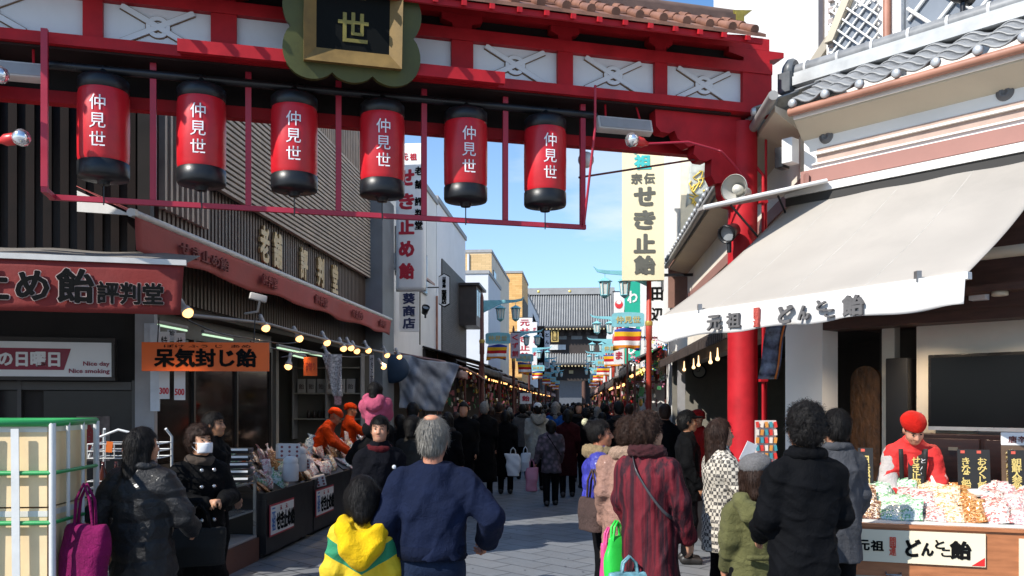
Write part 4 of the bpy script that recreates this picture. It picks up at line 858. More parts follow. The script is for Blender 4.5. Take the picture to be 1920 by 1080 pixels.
m = MB(RS); m.add([(.05, -.28, 4.64), (XE, -.28, 4.64), (XE, .02, 4.50), (-.02, .02, 4.50), (.05, -.28, 4.70), (XE, -.28, 4.70), (XE, .02, 4.70), (-.02, .02, 4.70)], [(0, 3, 2, 1), (4, 5, 6, 7), (0, 1, 5, 4), (1, 2, 6, 5), (3, 0, 4, 7), (2, 3, 7, 6)]); rp('soffit', m, SOF)
m = MB(ST); m.add([(1.98, 8.95, 4.74), (2.40, 9.4, 4.62), (2.40, 19.4, 4.62), (1.98, 19.4, 4.74), (1.98, 8.95, 4.80), (2.40, 9.4, 4.80), (2.40, 19.4, 4.80), (1.98, 19.4, 4.80)], [(0, 1, 2, 3), (4, 7, 6, 5), (0, 3, 7, 4), (0, 4, 5, 1), (3, 2, 6, 7), (1, 5, 6, 2)]); rp('soffit', m, SOF)
rp('fascia', MB(RS).box2((.05, -.305, 4.655), (XE, -.281, 4.70)), WHT); rp('gutter', MB(RS).tube([(.03, -.35, 4.72), (XE, -.35, 4.72)], .040, 12), CPR)
rp('gutter', MB(ST).tube([(1.91, 8.7, 4.82), (1.91, 19.5, 4.82)], .05, 10), M('gutter_grey', (.26, .25, .24), .5))
def tiles(fr, x0, x1, yz0, yz1, pitch, nm, rowsn=5):
    m = MB(fr); n = max(1, round((x1-x0)/pitch)); p = (x1-x0)/n; (ya, za), (yb, zb) = yz0, yz1
    def h(u):
        w = (u*n) % 1.0; return .040*max(0, math.cos(w*2*math.pi))**.7 if (w < .25 or w > .75) else -.030*math.sin((w-.25)*2*math.pi)
    for r in range(rowsn):
        a, b = r/rowsn, (r+1)/rowsn+.04; lift = .022
        m.grid(lambda u, t: (x0+(x1-x0)*u, ya+(yb-ya)*(a+(b-a)*t), za+(zb-za)*(a+(b-a)*t)+h(u)+lift*(1-t)), n*10, 1, .018)
    rp(nm, m, GTILE)
    for k in range(n+1): rp('tile_end', MB(fr).lathe([(.0, .018), (.026, .017), (.038, .010), (.043, 0), (.043, -.03)], (x0+p*k, ya-.008, za+.008), 18, (0, -1, 0)), M('tile_end_silver', (.42, .43, .44), .3, .1, 5, .05, metal=.3))
tiles(RS, .08, XE+.1, (-.38, 4.79), (.60, 5.34), .345, 'roof_tiles')
SR = frame(0, 0, -4.65) @ Matrix.Rotation(R(-90), 4, 'Z')                 # street-side slope: its x runs back down the street
tiles(SR, -19.4, -9.45, (1.86, 4.90), (2.95, 5.34), .345, 'side_roof_tiles')
m = MB(RS); m.box2((-.40, .46, 5.32), (XE, .74, 5.42)); m.box2((-.40, .49, 5.421), (XE, .71, 5.47)); rp('ridge_base', m, M('ridge_pale', (.42, .43, .43), .4, .15, 5, .1))
m = MB(RS); m.tube([(-.45, .60, 5.51), (XE, .60, 5.51)], .085, 14); rp('ridge_cap', m, GTILE)
for k in range(12): rp('ridge_ring', MB(RS).tube([(-.30+.38*k, .60, 5.51), (-.27+.38*k, .60, 5.51)], .095, 14), M('ridge_ring', (.5, .5, .5), .4))
m = MB(RS); m.lathe([(.0, .08), (.10, .07), (.155, .02), (.16, -.03), (.14, -.06)], (-.50, .60, 5.52), 20, (-1, -.2, .1)); m.box2((-.56, .42, 5.26), (-.41, .78, 5.48)); rp('ridge_end_tile', m, GTD)
# upper storey
rp('upper_wall', MB(RS).box2((-.30, 1.05, 4.9), (XE, 1.3, 11.4)), WHT); rp('upper_side_wall', MB(ST).box2((2.92, 10.2, 4.9), (3.2, 19.2, 14)), WHT)
rp('slit_window', MB(ST).box2((2.90, 10.55, 5.6), (2.919, 10.75, 9.5)), M('slit_dark', (.12, .10, .09), .5)); rp('side_beam', MB(ST).box2((2.86, 10.2, 5.9), (2.919, 19.2, 6.05)), SOF); rp('upper_window', MB(RS).box2((.62, 1.02, 5.55), (XE, 1.049, 8.4)), M('upper_glass', (.20, .22, .25), .12, .1, 3, 0)); rp('upper_window', MB(RS).box2((-.20, 1.02, 5.45), (.30, 1.049, 6.2)), M('upper_glass', (.20, .22, .25), .12))
def lattice(fr, x0, x1, z0, z1, y, step, r, nm):
    m = MB(fr); hgt = z1-z0
    n = int((x1-x0+hgt)/step)+1
    for k in range(n):
        for sg in (1, -1):
            xa = x0+k*step-(hgt if sg > 0 else 0)+.0; pa, pb = (xa, z0), (xa+hgt, z1)
            if sg < 0: pa, pb = (x0+k*step, z0), (x0+k*step-hgt, z1)
            # clip to the panel
            def cl(p, q):
                (ax, az), (bx, bz) = p, q
                if ax < x0: t = (x0-ax)/(bx-ax) if bx != ax else 2; ax, az = x0, az+(bz-az)*t
                if ax > x1: t = (x1-ax)/(bx-ax) if bx != ax else 2; ax, az = x1, az+(bz-az)*t
                return ax, az
            if max(pa[0], pb[0]) <= x0 or min(pa[0], pb[0]) >= x1: continue
            a = cl(pa, pb); b = cl(pb, pa); m.tube([(a[0], y+.012*sg, a[1]), (b[0], y+.012*sg, b[1])], r, 6)
    rp(nm, m, M('lattice_white', (.78, .77, .74), .5, .04, 3, .03))
lattice(RS, .66, XE, 5.56, 8.38, .985, .42, .022, 'window_lattice'); lattice(RS, -.22, .34, 5.46, 6.4, .985, .16, .012, 'window_lattice')
rp('window_post', MB(RS).box2((.52, .93, 5.4), (.61, 1.049, 9.3)), WHT); rp('corner_beam', MB(RS).add([(-.28, .95, 5.9), (-.18, .95, 5.9), (.52, .95, 7.3), (.42, .95, 7.3), (-.28, 1.04, 5.9), (-.18, 1.04, 5.9), (.52, 1.04, 7.3), (.42, 1.04, 7.3)], [(0, 1, 2, 3), (7, 6, 5, 4), (0, 4, 5, 1), (1, 5, 6, 2), (2, 6, 7, 3), (3, 7, 4, 0)]), SOF)
rp('drain_pipe', MB(RS).tube([(.45, .95, 9.2), (.45, .95, 5.72), (.50, .90, 5.63), (.95, .80, 5.60)], .042, 12), CPR)
m = MB(RS)
for k in range(26): m.box2((-.26, 1.0, 5.6+.13*k), (-.20, 1.05, 5.66+.13*k))
rp('rung_strip', m, M('rung_grey', (.35, .30, .28), .6))
def spot(fr, p, ax, lab):
    o = thing('spotlight', lab, 'spotlight', fr @ Vector(p), 0); part('housing', MB(fr).lathe([(.0, -.12), (.075, -.12), (.085, -.02), (.10, .03), (.10, .08), (.088, .08), (.08, .02)], p, 24, ax, cap=False), BLACK, o); part('lens', MB(fr).lathe([(.0, .035), (.082, .035)], p, 20, ax, cap=False), M('lens_grey', (.30, .32, .34), .15), o)
    part('yoke', MB(fr).tube([Vector(p)+Vector((0, 0, -.09)), Vector(p)+Vector((0, 0, -.22))], .025, 10), BLACK, o)
spot(RS, (1.35, .62, 5.78), (-.5, -.7, .35), 'black round spotlight standing on the tiled ridge of the white shop')
for x in (.62-.02, 2.07): 
    m = MB(RS); m.lathe([(.0, .02), (.022, .022), (.025, .03), (.045, .03), (.05, .018), (.072, .016), (.076, 0), (.076, -.02)], (.25 if x < 1 else 1.93, -.0, 4.50), 24, (0, -1, 0)); rp('wall_vent', m, M('vent_grey', (.12, .12, .125), .4, .2))
# cassette, awning
AWC = M('awning_canvas', (.50, .46, .41), .8, .07, 1.2, .2, 30, dirt=.25); translucent(AWC, .3); AWV = M('awning_valance', (.60, .58, .56), .75, .05, 2, .2, 20, dirt=.08, dist=.01)
A0, A1 = RS @ Vector((-.06, -.12, 3.86)), RS @ Vector((2.42, -.12, 3.86))
B0, B1 = Vector((1.445, 8.26, 2.575)), Vector((3.15, 5.90, 2.64))
aw3 = thing('awning', 'big greyish beige canvas awning with white lettered valance in front of the white shop', 'awning', (B0+B1)/2+Vector((0, 0, -.2)), -54)
m = MB(RS); m.box2((-.10, -.22, 3.89), (2.52, -.04, 3.97)); part('cassette', m, M('cassette_white', (.66, .65, .63), .4, .05), aw3)
part('dark_gap', MB(RS).box2((-.10, -.20, 3.80), (2.5, -.05, 3.885)), M('gap_dark', (.03, .028, .026), .7), aw3)
def cv(a, b):
    p = A0.lerp(A1, a).lerp(B0.lerp(B1, a), b); p.z -= .07*math.sin(math.pi*b)*(1-.3*math.sin(a*math.pi)) - .006*math.sin(a*21); return p
m = MB().grid(cv, 50, 24, .006); part('canvas', m, AWC, aw3)
dv = (B1-B0).normalized(); nv = Vector((dv.y, -dv.x, 0)); nv = nv if nv.y < 0 else -nv
def vv(a, b):
    p = B0.lerp(B1, a); hgt = .185+.010*math.sin(a*24)+(.03*math.exp(-((a-.04)/.03)**2)); return p+Vector((0, 0, -.035-hgt*b))+nv*(.03+(.022*math.sin(a*19+1.2)+.012*math.sin(a*47))*b)
part('valance', MB().grid(vv, 90, 8, .004), AWV, aw3)
part('front_bar', MB().box((B0+B1)/2+Vector((0, 0, -.012)), ((B1-B0).length+.03, .06, .05), Matrix.Rotation(math.atan2(dv.y, dv.x), 4, 'Z') @ Matrix.Rotation(-math.asin(dv.z), 4, 'Y')), M('cassette_white', (.66, .65, .63), .4, .05), aw3)
for a in (.22, .47, .73): part('seam', MB().grid(lambda t, b: cv(a+.004*t-.002, .01+.98*b)+Vector((0, 0, .005)), 1, 24, .003), M('seam_grey', (.42, .39, .35), .8), aw3)
for a in (.17, .88): part('clamp', MB().box(B0.lerp(B1, a)+Vector((0, 0, .03))+nv*.01, (.035, .05, .08)), M('clamp_metal', (.25, .24, .24), .3, metal=.7), aw3)
ang = math.degrees(math.atan2(dv.y, dv.x)); GREYL = M('valance_letter_grey', (.105, .10, .10), .7); REDL = M('valance_letter_red', (.50, .09, .07), .7)
def vtext(s, a, dz, w, h, mat, vert=False, th=.03, sz=.17):
    T = Matrix.Translation(B0.lerp(B1, a)+Vector((0, 0, -.125+dz))+nv*.062) @ Matrix.Rotation(R(ang), 4, 'Z') @ Matrix.Rotation(R(90), 4, 'X'); letters(s, sz, mat, aw3, T, vert, ext=.012, fit=(w, h), thick=th)
vtext('元', .245, 0, .15, .13, GREYL); vtext('祖', .32, 0, .145, .13, GREYL); vtext('開運', .405, .0, .055, .165, REDL, True, .012, .08)
for ch, a, w, h, dz in (('ど', .505, .13, .14, -.005), ('ん', .565, .10, .11, -.01), ('と', .62, .08, .08, .03), ('こ', .645, .08, .06, -.04), ('飴', .715, .17, .15, .0)): vtext(ch, a, dz, w, h, GREYL, th=.045)
for a in (.12, .9): part('arm', MB().tube([A0.lerp(A1, a)+Vector((0, 0, -.1)), (A0.lerp(A1, a)+B0.lerp(B1, a))/2+Vector((.15*(1 if a < .5 else -1), 0, -.22)), B0.lerp(B1, a)+Vector((0, 0, -.03))], .025, 8), M('cassette_white', (.66, .65, .63), .4, .05), aw3)
# small flat side awning and brackets by the pillar
fl = thing('side_canopy', 'flat grey side canopy with pale edge crossing in front of the red pillar', 'canopy', ST @ Vector((1.9, 9.0, 3.7)), -4.65)
part('sheet', MB(ST).add([(2.44, 8.75, 3.99), (1.22, 8.55, 3.70), (1.22, 9.15, 3.80), (2.44, 9.30, 4.02), (2.44, 8.75, 3.96), (1.22, 8.55, 3.67), (1.22, 9.15, 3.77), (2.44, 9.30, 3.99)], [(0, 3, 2, 1), (4, 5, 6, 7), (0, 1, 5, 4), (1, 2, 6, 5), (2, 3, 7, 6), (3, 0, 4, 7)]), M('canopy_grey', (.36, .34, .32), .6, .1, 3), fl)
part('edge_strip', MB(ST).tube([(2.44, 8.74, 3.965), (1.20, 8.54, 3.675)], .022, 8), M('cassette_white', (.66, .65, .63), .4, .05), fl)
for a, b in (((1.5, 8.75, 3.74), (2.36, 9.42, 3.0)), ((2.0, 8.9, 3.86), (2.36, 9.42, 3.4))): part('brace', MB(ST).tube([a, b], .012, 6), BLACK, fl)
spot(ST, (1.62, 9.55, 3.62), (-.6, -.7, -.4), 'black spotlight under the flat side canopy near the pillar')
sb = thing('wall_speaker', 'small white and black speaker box under the eave at the shop corner', 'speaker', RS @ Vector((-.08, -.13, 4.28)), -48)
part('cabinet', MB(RS).box((-.10, -.10, 4.40), (.12, .15, .26), None, .008), M('cassette_white', (.66, .65, .63), .4, .05), sb); part('grille', MB(RS).box((-.22, -.06, 4.36), (.10, .14, .22), None, .01), BLACK, sb)
# ground floor
rp('corner_column', MB(RS).box2((-.20, -.03, 0), (.22, .30, 2.62)), WHT)
rp('lintel', MB(RS).box2((.221, -.02, 2.50), (XE, .279, 2.60)).box2((.23, -.03, 2.601), (XE, -.002, 3.78)), LBR)
rp('roller_tube', MB(RS).tube([(.9, -.42, 3.02), (XE, -.42, 3.02)], .05, 12), SOF)
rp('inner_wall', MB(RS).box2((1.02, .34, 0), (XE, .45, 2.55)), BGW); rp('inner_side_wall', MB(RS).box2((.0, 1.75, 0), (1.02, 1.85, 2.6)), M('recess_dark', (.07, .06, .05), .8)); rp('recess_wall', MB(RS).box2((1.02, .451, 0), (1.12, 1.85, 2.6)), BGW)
rp('shop_ceiling', MB(RS).box2((-.1, .28, 2.6), (XE, 4.0, 2.66)), LBR); rp('shop_floor', MB(RS).box2((-.1, -.1, 0), (XE, 3.9, .08)), M('shop_floor', (.10, .09, .08), .5, .2))
rp('recess_column', MB(RS).box2((.60, .50, .08), (.73, .63, 2.6)), BGW); rp('dark_door', MB(RS).box2((.74, .55, .08), (1.01, .60, 2.2)), M('door_dark', (.012, .012, .013), .3))
m = MB(RS); x0, x1 = .26, .58; pts = [(x0, .5), (x1, .5), (x1, 1.98)]+[((x0+x1)/2+(x1-x0)/2*math.cos(a), 1.98+.16*math.sin(a)) for a in [i*math.pi/10 for i in range(1, 10)]]+[(x0, 1.98)]
m.prism(pts, .05, Matrix.Translation((0, .50, 0))); rp('carved_panel', m, M('carved_wood', (.085, .038, .014), .5, .55, 16, .9, 30, dist=.02, st=(1, 1, .5)))
# street-side low dark eave with slats, clock wall
m = MB(ST)
m.add([(1.72, 9.9, 2.64), (2.36, 9.9, 2.90), (2.36, 19.3, 2.90), (1.72, 19.3, 2.64), (1.72, 9.9, 2.68), (2.36, 9.9, 2.95), (2.36, 19.3, 2.95), (1.72, 19.3, 2.68)], [(0, 1, 2, 3), (4, 7, 6, 5), (0, 3, 7, 4), (0, 4, 5, 1), (3, 2, 6, 7), (1, 5, 6, 2)])
v = 9.95
while v < 19.2: m.box2((1.70, v, 2.52), (1.74, v+.05, 2.639)); v += .16
rp('low_eave', m, M('eave_brown', (.055, .040, .034), .6, .3, 4, .15))
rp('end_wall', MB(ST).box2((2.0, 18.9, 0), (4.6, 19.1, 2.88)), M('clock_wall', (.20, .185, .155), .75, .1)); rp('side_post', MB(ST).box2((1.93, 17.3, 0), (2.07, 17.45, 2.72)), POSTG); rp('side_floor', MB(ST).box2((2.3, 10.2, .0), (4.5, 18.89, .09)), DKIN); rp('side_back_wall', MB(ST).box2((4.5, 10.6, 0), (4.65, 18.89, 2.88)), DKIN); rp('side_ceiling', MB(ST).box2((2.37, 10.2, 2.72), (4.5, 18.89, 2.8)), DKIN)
p = ST @ Vector((suv(1307, 18.85), 18.85, zat(697, 18.8))); o = thing('wall_clock', 'round wall clock with black rim on the dim wall behind the red pillar', 'clock', p, -4.65)
part('rim', MB(ST).lathe([(.125, 0), (.15, 0), (.155, .03), (.13, .035), (.125, .02)], (suv(1307, 18.85), 18.86, p.z), 28, (0, -1, 0), cap=False), BLACK, o); part('face', MB(ST).lathe([(0, .012), (.128, .012)], (suv(1307, 18.85), 18.86, p.z), 24, (0, -1, 0), cap=False), M('clock_face', (.45, .44, .40), .5), o); part('hands', MB(ST).tube([(suv(1307, 18.85), 18.84, p.z), (suv(1307, 18.85)+.03, 18.84, p.z+.08)], .006, 6).tube([(suv(1307, 18.85), 18.84, p.z), (suv(1307, 18.85)-.06, 18.84, p.z-.01)], .006, 6), BLACK, o)
for i in range(7):
    v = 11.0+i*1.05; solo('pendant_lamp', MB(ST).lathe([(.0, -.04), (.028, -.028), (.032, 0), (.014, .03), (.006, .16)], (2.05+.05*(i % 2), v, 2.42), 14), M('warm_pendant', (1, .62, .30), .3, 0, 1, 0, emit=2.2), 'small warm lamp under the dark eave, %s along the row' % ['nearest', 'second', 'third', 'fourth', 'fifth', 'sixth', 'farthest'][i], 'lamp', 'warm lamps under the right eave')
for x, y in ((1.15, -.30), (2.0, -.34)):   # ceiling downlights that glow in the photograph
    o = thing('downlight', 'small warm downlight under the brown lintel, '+('nearer the column' if x < 1.5 else 'nearer the television'), 'lamp', RS @ Vector((x, y, 2.66)), -48)
    part('trim', MB(RS).lathe([(.05, 2.66), (.065, 2.665), (.065, 2.70), (.0, 2.70)], (x, y, 0), 16), SOF, o); part('lens', MB(RS).lathe([(0, 2.663), (.048, 2.663)], (x, y, 0), 16, cap=False), M('downlight_glow', (1, .66, .36), .4, 0, 1, 0, emit=3), o)
    ld = bpy.data.lights.new('downlight', 'SPOT'); ld.energy = 70; ld.color = (1, .80, .58); ld.spot_size = R(130); ld.spot_blend = .8; ld.shadow_soft_size = .05; lo = bpy.data.objects.new('downlight_glow', ld); C.objects.link(lo); lo.parent = o; lo.location = (0, 0, -.02)
rp('canopy_rail', MB(RS).box2((.5, -.42, 2.70), (XE, -.22, 2.76)), LBR)
# television on its dark cabinet
tv = thing('television', 'large black flat television with silver lower edge on the dark cabinet', 'television', RS @ Vector((1.9, .2, 1.5)), -48)
part('screen', MB(RS).box((1.92, .20, 1.85), (1.40, .035, .66)), M('tv_screen', (.005, .006, .008), .22, .1, 1, 0, spec=.12), tv); part('bezel', MB(RS).box((1.92, .215, 1.85), (1.46, .05, .72), None, .008), M('tv_bezel', (.010, .010, .011), .25), tv); part('silver_strip', MB(RS).box((1.92, .188, 1.505), (1.44, .03, .035)), M('tv_silver', (.42, .43, .45), .3, metal=.5), tv); part('stand', MB(RS).box((1.92, .20, 1.47), (.5, .2, .025)), BLACK, tv)
cb = thing('cabinet', 'dark wooden drawer cabinet carrying the television', 'cabinet', RS @ Vector((2.2, .12, 0)), -48); CBM = M('cabinet_wood', (.035, .016, .012), .4, .3, 4, .1, st=(1, 6, 6))
part('body', MB(RS).box2((1.05, -.10, .08), (XE, .335, 1.455)), CBM, cb)
for r in range(3):
    for c in range(3): dr = part('drawer', MB(RS).box((1.42+.72*c, -.112, 1.24-.40*r), (.68, .02, .36), None, .004), CBM, cb); part('label_holder', MB(RS).box((1.42+.72*c+.12, -.126, 1.33-.40*r), (.08, .008, .03)), M('brass_dull', (.30, .27, .2), .4, metal=.5), dr); part('knob', MB(RS).ell((1.42+.72*c-.1, -.13, 1.32-.40*r), (.018, .018, .018), 10), M('knob_steel', (.3, .3, .3), .3, metal=.8), dr)
sp_ = thing('floor_speaker', 'tall black loudspeaker beside the beige column', 'speaker', RS @ Vector((.92, .25, .08)), -48); part('cabinet', MB(RS).box((.87, .34, 1.72), (.22, .22, .95), None, .01), M('speaker_black', (.008, .008, .009), .5), sp_); part('stand', MB(RS).box((.87, .36, .65), (.25, .25, 1.15)), M('speaker_stand', (.015, .013, .013), .5), sp_)
for x, c, lab in ((1.12, (.20, .22, .28), 'metallic blue can by the television'), (1.05, (.45, .45, .42), 'pale paper cup beside the metallic can')): solo('can', MB(RS).lathe([(.035, 0), (.04, .01), (.04, .19), (.034, .20)], (x, .12, 1.457), 16), M('can_%g' % x, c, .3, .4, 20), lab, 'can')
solo('wall_box', MB(RS).box((1.75, -.10, 2.72), (.14, .1, .11), None, .006), M('cassette_white', (.66, .65, .63), .4, .05), 'small white box on the brown lintel under the awning', 'box')
# ------------------------------------------------------------------ candy counter in front (CF frame)
CF = frame(2.46, 6.36, -18, -.025); ct = thing('candy_counter', 'orange brown wooden candy counter on a grey wheeled base at the right', 'counter', CF @ Vector((.9, .4, 0)), -18)
part('front_panel', MB(CF).box2((-.05, 0, .50), (2.6, .03, .86)), WD, ct); part('top', MB(CF).box2((-.07, -.02, .861), (2.6, .80, .885)), WD, ct); part('side_panel', MB(CF).box2((-.05, .031, .50), (-.02, .79, .86)), WD, ct); part('back_panel', MB(CF).box2((-.019, .76, .50), (2.6, .79, .86)), WD, ct)
part('base', MB(CF).box2((0, .06, .09), (2.55, .74, .499)), M('base_silver', (.36, .36, .36), .35, .1, 4, .05), ct)
for x in (.1, 1.2, 2.4): part('wheel', MB(CF).lathe([(.0, -.02), (.045, -.02), (.045, .02), (.0, .02)], (x, .12, .046), 14, (1, 0, 0)), BLACK, ct)
for x in (.35, 1.35): part('handle', MB(CF).tube([(x-.05, -.005, .53), (x-.05, -.04, .52), (x+.05, -.04, .52), (x+.05, -.005, .53)], .007, 8), M('knob_steel', (.3, .3, .3), .3, metal=.8), ct)
CRM = M('sign_cream', (.72, .64, .47), .55, .04, 3, .03)
s1 = thing('counter_sign', 'cream sign with black brush letters and red corner on the wooden counter front', 'sign', CF @ Vector((.47, -.01, .58)), -18); TS = CF @ Matrix.Translation((.46, -.012, .725)) @ Matrix.Rotation(R(90), 4, 'X')
part('board', MB(TS).box((0, 0, 0), (.98, .235, .014)), CRM, s1); part('red_corner', MB(TS).add([(.485, -.112, .009), (.485, -.05, .009), (.40, -.112, .009)], [(0, 2, 1)]), M('corner_red', (.6, .02, .02), .5), s1)
def ctx_(s, x, y, w, h, mat, vert=False, th=.035, sz=.12): letters(s, sz, mat, s1, TS @ Matrix.Translation((x, y, .0085)), vert, ext=.0008, fit=(w, h), thick=th)
ctx_('元', -.315, .0, .085, .075, INK); ctx_('祖', -.22, .0, .085, .075, INK); ctx_('開運', -.115, .0, .045, .135, M('red_ink_bright', (.62, .06, .03), .6), True, .012, .07)
for ch, x, y, w, h in (('ど', .02, -.005, .095, .12), ('ん', .115, -.01, .075, .09), ('と', .195, .03, .06, .06), ('こ', .235, -.03, .06, .05), ('飴', .33, -.005, .13, .125)): ctx_(ch, x, y, w, h, INK, th=.05)
s2 = thing('counter_sign', 'pale wooden sign with red letters cut by the right picture edge', 'sign', CF @ Vector((1.25, -.01, .55)), -18); part('board', MB(CF).box2((1.16, -.016, .53), (1.52, -.001, .82)), CRM, s2); letters('本舗', .1, M('red_ink_bright', (.62, .06, .03), .6), s2, CF @ Matrix.Translation((1.23, -.0175, .65)) @ Matrix.Rotation(R(90), 4, 'X'), True, ext=.001, fit=(.07, .17), thick=.02)
# ------------------------------------------------------------------ buildings along the street (ST frame)
WINM = M('window_glass_far', (.05, .065, .08), .08, .2, 3, 0); FRM = M('window_frame_far', (.16, .16, .16), .5)
@custom('tilewall')
def tilewall(t, c1, c2, w=.30, h=.10, mort='606060'):
    b = t.n('TexBrick'); m = t.n('Mapping'); t.l(t.co.outputs['Object'], m.inputs[0]); s = t.n('SeparateXYZ'); t.l(m.outputs[0], s.inputs[0]); cb = t.n('CombineXYZ')
    t.l(t.math('ADD', s.outputs[0], s.outputs[1]), cb.inputs[0]); t.l(s.outputs[2], cb.inputs[1]); t.l(cb.outputs[0], b.inputs['Vector'])
    b.inputs['Scale'].default_value = 1; b.inputs['Brick Width'].default_value = w; b.inputs['Row Height'].default_value = h; b.inputs['Mortar Size'].default_value = .008
    for i, c in (('Color1', c1), ('Color2', c2), ('Mortar', mort)): b.inputs[i].default_value = (*lin(c), 1)
    n = t.noise(t.map(), 2.5, 6, .65); t.bump(b.outputs[1], -.3, .01); return t.fin(t.mix(t.rng(n, .4, .75, 0, .45), b.outputs[0], lin(c2)), .7)
def house(label, u0, u1, v0, v1, h, wall, wins_side=(), wins_front=(), roofm=None, cat='building', face=1, parapet=.18):
    uc = u1 if face > 0 else u0; o = thing('shop_house', label, cat, ST @ Vector((uc, (v0+v1)/2, 0)), -4.65)
    part('wall', MB(ST).box2((u0, v0, 0), (u1, v1, h)), wall, o)
    part('parapet', MB(ST).box2((u0-.06, v0-.06, h+.001), (u1+.06, v1+.06, h+parapet)), roofm or M('parapet_grey', (.30, .30, .30), .7), o)
    for v, w, z, hh in wins_side:
        f = part('window', MB(ST).box2((uc-.03, v, z), (uc+.05, v+w, z+hh)), FRM, o); part('pane', MB(ST).box2((uc+.051*face-(0 if face > 0 else 0), v+.05, z+.05), (uc+.057*face, v+w-.05, z+hh-.05)), WINM, f)
    for u, w, z, hh in wins_front:
        f = part('window', MB(ST).box2((u, v0-.05, z), (u+w, v0+.03, z+hh)), FRM, o); part('pane', MB(ST).box2((u+.05, v0-.057, z+.05), (u+w-.05, v0-.051, z+hh-.05)), WINM, f)
    return o
OFFW = M('wall_offwhite', (.76, .74, .70), .8, .06, 1, .1, dirt=.2); CREAM = M('wall_cream', (.66, .58, .46), .8, .08, 1, .1, dirt=.2); WSHADE = M('wall_white_shaded', (.56, .58, .61), .7, .05, 1, .05, dirt=.15)  # the bluish tone puts the shade of a white block into its colour
h1 = house('pale plaster house with small brown eave behind the tall white sign', -9, -5.0, 21.3, 29.2, 8.6, OFFW, [(22.6, 1.4, 5.2, 1.3), (25.6, 1.6, 5.2, 1.3)])
part('eave', MB(ST).add([(-5.0, 24.2, 5.75), (-4.6, 24.2, 5.5), (-4.6, 26.6, 5.5), (-5.0, 26.6, 5.75), (-5.0, 24.2, 5.65), (-4.6, 24.2, 5.43), (-4.6, 26.6, 5.43), (-5.0, 26.6, 5.65)], [(0, 1, 2, 3), (7, 6, 5, 4), (0, 4, 5, 1), (1, 5, 6, 2), (2, 6, 7, 3)]), CPR, h1); part('drain_pipe', MB(ST).tube([(-4.93, 28.9, 5.4), (-4.93, 28.9, .1)], .04, 8), CPR, h1)
h2 = house('tall white house with grey tile cladding on its street side', -9, -5.0, 29.3, 36.6, 8.75, M('wall_white_house', (.80, .79, .78), .8, .05, 1, .08, dirt=.15))
part('tile_cladding', MB(ST).box2((-4.999, 30.2, 3.2), (-4.95, 36.6, 6.9)), tilewall('5c5853', '4a4642', .22, .075, '35322f'), h2)
b = part('oriel', MB(ST).box2((-4.949, 34.4, 4.9), (-4.25, 36.5, 6.5)).box2((-5.0, 34.2, 6.501), (-4.1, 36.7, 6.6)), M('oriel_brown', (.06, .045, .038), .5, .2, 4, .1), h2)
for k in range(3): part('pane', MB(ST).box2((-4.249, 34.5+k*.68, 5.3), (-4.24, 35.05+k*.68, 6.4)), WINM, b)
house('white block in bluish shade tone with flat roof in front of the tan building', -10, -5.0, 45.7, 52.6, 8.7, WSHADE)
h3 = house('tan building with roof terrace above the bluish shaded white block', -12, -5.6, 52.8, 66, 11.1, CREAM, [(54.0, 1.5, 8.6, 1.6)], [(-9.5, .5, 8.7, .5), (-8.0, .5, 8.7, .5)]); part('brick_band', MB(ST).box2((-12.0, 52.75, 9.6), (-5.56, 52.79, 11.0)), tilewall('d0b080', 'c0a070', .5, .12, 'a08a64'), h3); part('drain_pipe', MB(ST).tube([(-7.0, 52.7, 3), (-7.0, 52.7, 11)], .07, 8), WSHADE, h3)
h4 = house('orange yellow brick building between the tan and the white one', -12, -5.0, 71.9, 79.8, 12.7, tilewall('e2b474', 'c89a58', .6, .16, 'a8804c')); part('side_shade', MB(ST).box2((-4.999, 73.0, 7.5), (-4.96, 79.5, 10.8)), M('brick_shade_brown', (.07, .05, .035), .7), h4)  # dark brown slab paints the unlit street side of the brick
h5 = house('white gabled building next to the temple roof', -11, -5.0, 80, 101, 11.8, M('wall_white_far', (.70, .70, .70), .8, .05, 1)); part('dark_roof', MB(ST).add([(-5, 88, 11.0), (-4.1, 88, 8.5), (-4.1, 101, 8.0), (-5, 101, 10.5)], [(0, 1, 2, 3)]), GTD, h5)
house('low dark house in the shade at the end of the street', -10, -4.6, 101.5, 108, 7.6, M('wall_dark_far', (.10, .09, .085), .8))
# right side
r2 = house('white building with a cream dragon sign over the right street side', 2.0, 9, 19.6, 30, 9.6, OFFW, [(21, 1.3, 4.5, 1.3), (24, 1.3, 4.5, 1.3)], face=-1)
part('brown_band', MB(ST).box2((1.96, 19.55, 3.9), (6, 19.59, 5.1)), M('band_brown', (.24, .13, .10), .7, .1), r2)
house('beige two storey house on the right beyond the white building', 2.2, 9, 30.2, 44, 6.4, CREAM, [(32, 1.5, 3.8, 1.2), (36, 1.5, 3.8, 1.2), (40, 1.5, 3.8, 1.2)], face=-1)
house('grey house on the right halfway down the street', 2.3, 9, 44.2, 62, 5.9, M('wall_grey_far', (.30, .29, .28), .8), [(47, 1.5, 3.8, 1.2), (52, 1.5, 3.8, 1.2), (57, 1.5, 3.8, 1.2)], face=-1)
house('pale far house on the right close to the temple', 2.4, 9, 62.2, 96, 5.6, OFFW, [(66, 1.5, 3.6, 1.2), (74, 1.5, 3.6, 1.2), (82, 1.5, 3.6, 1.2)], face=-1)
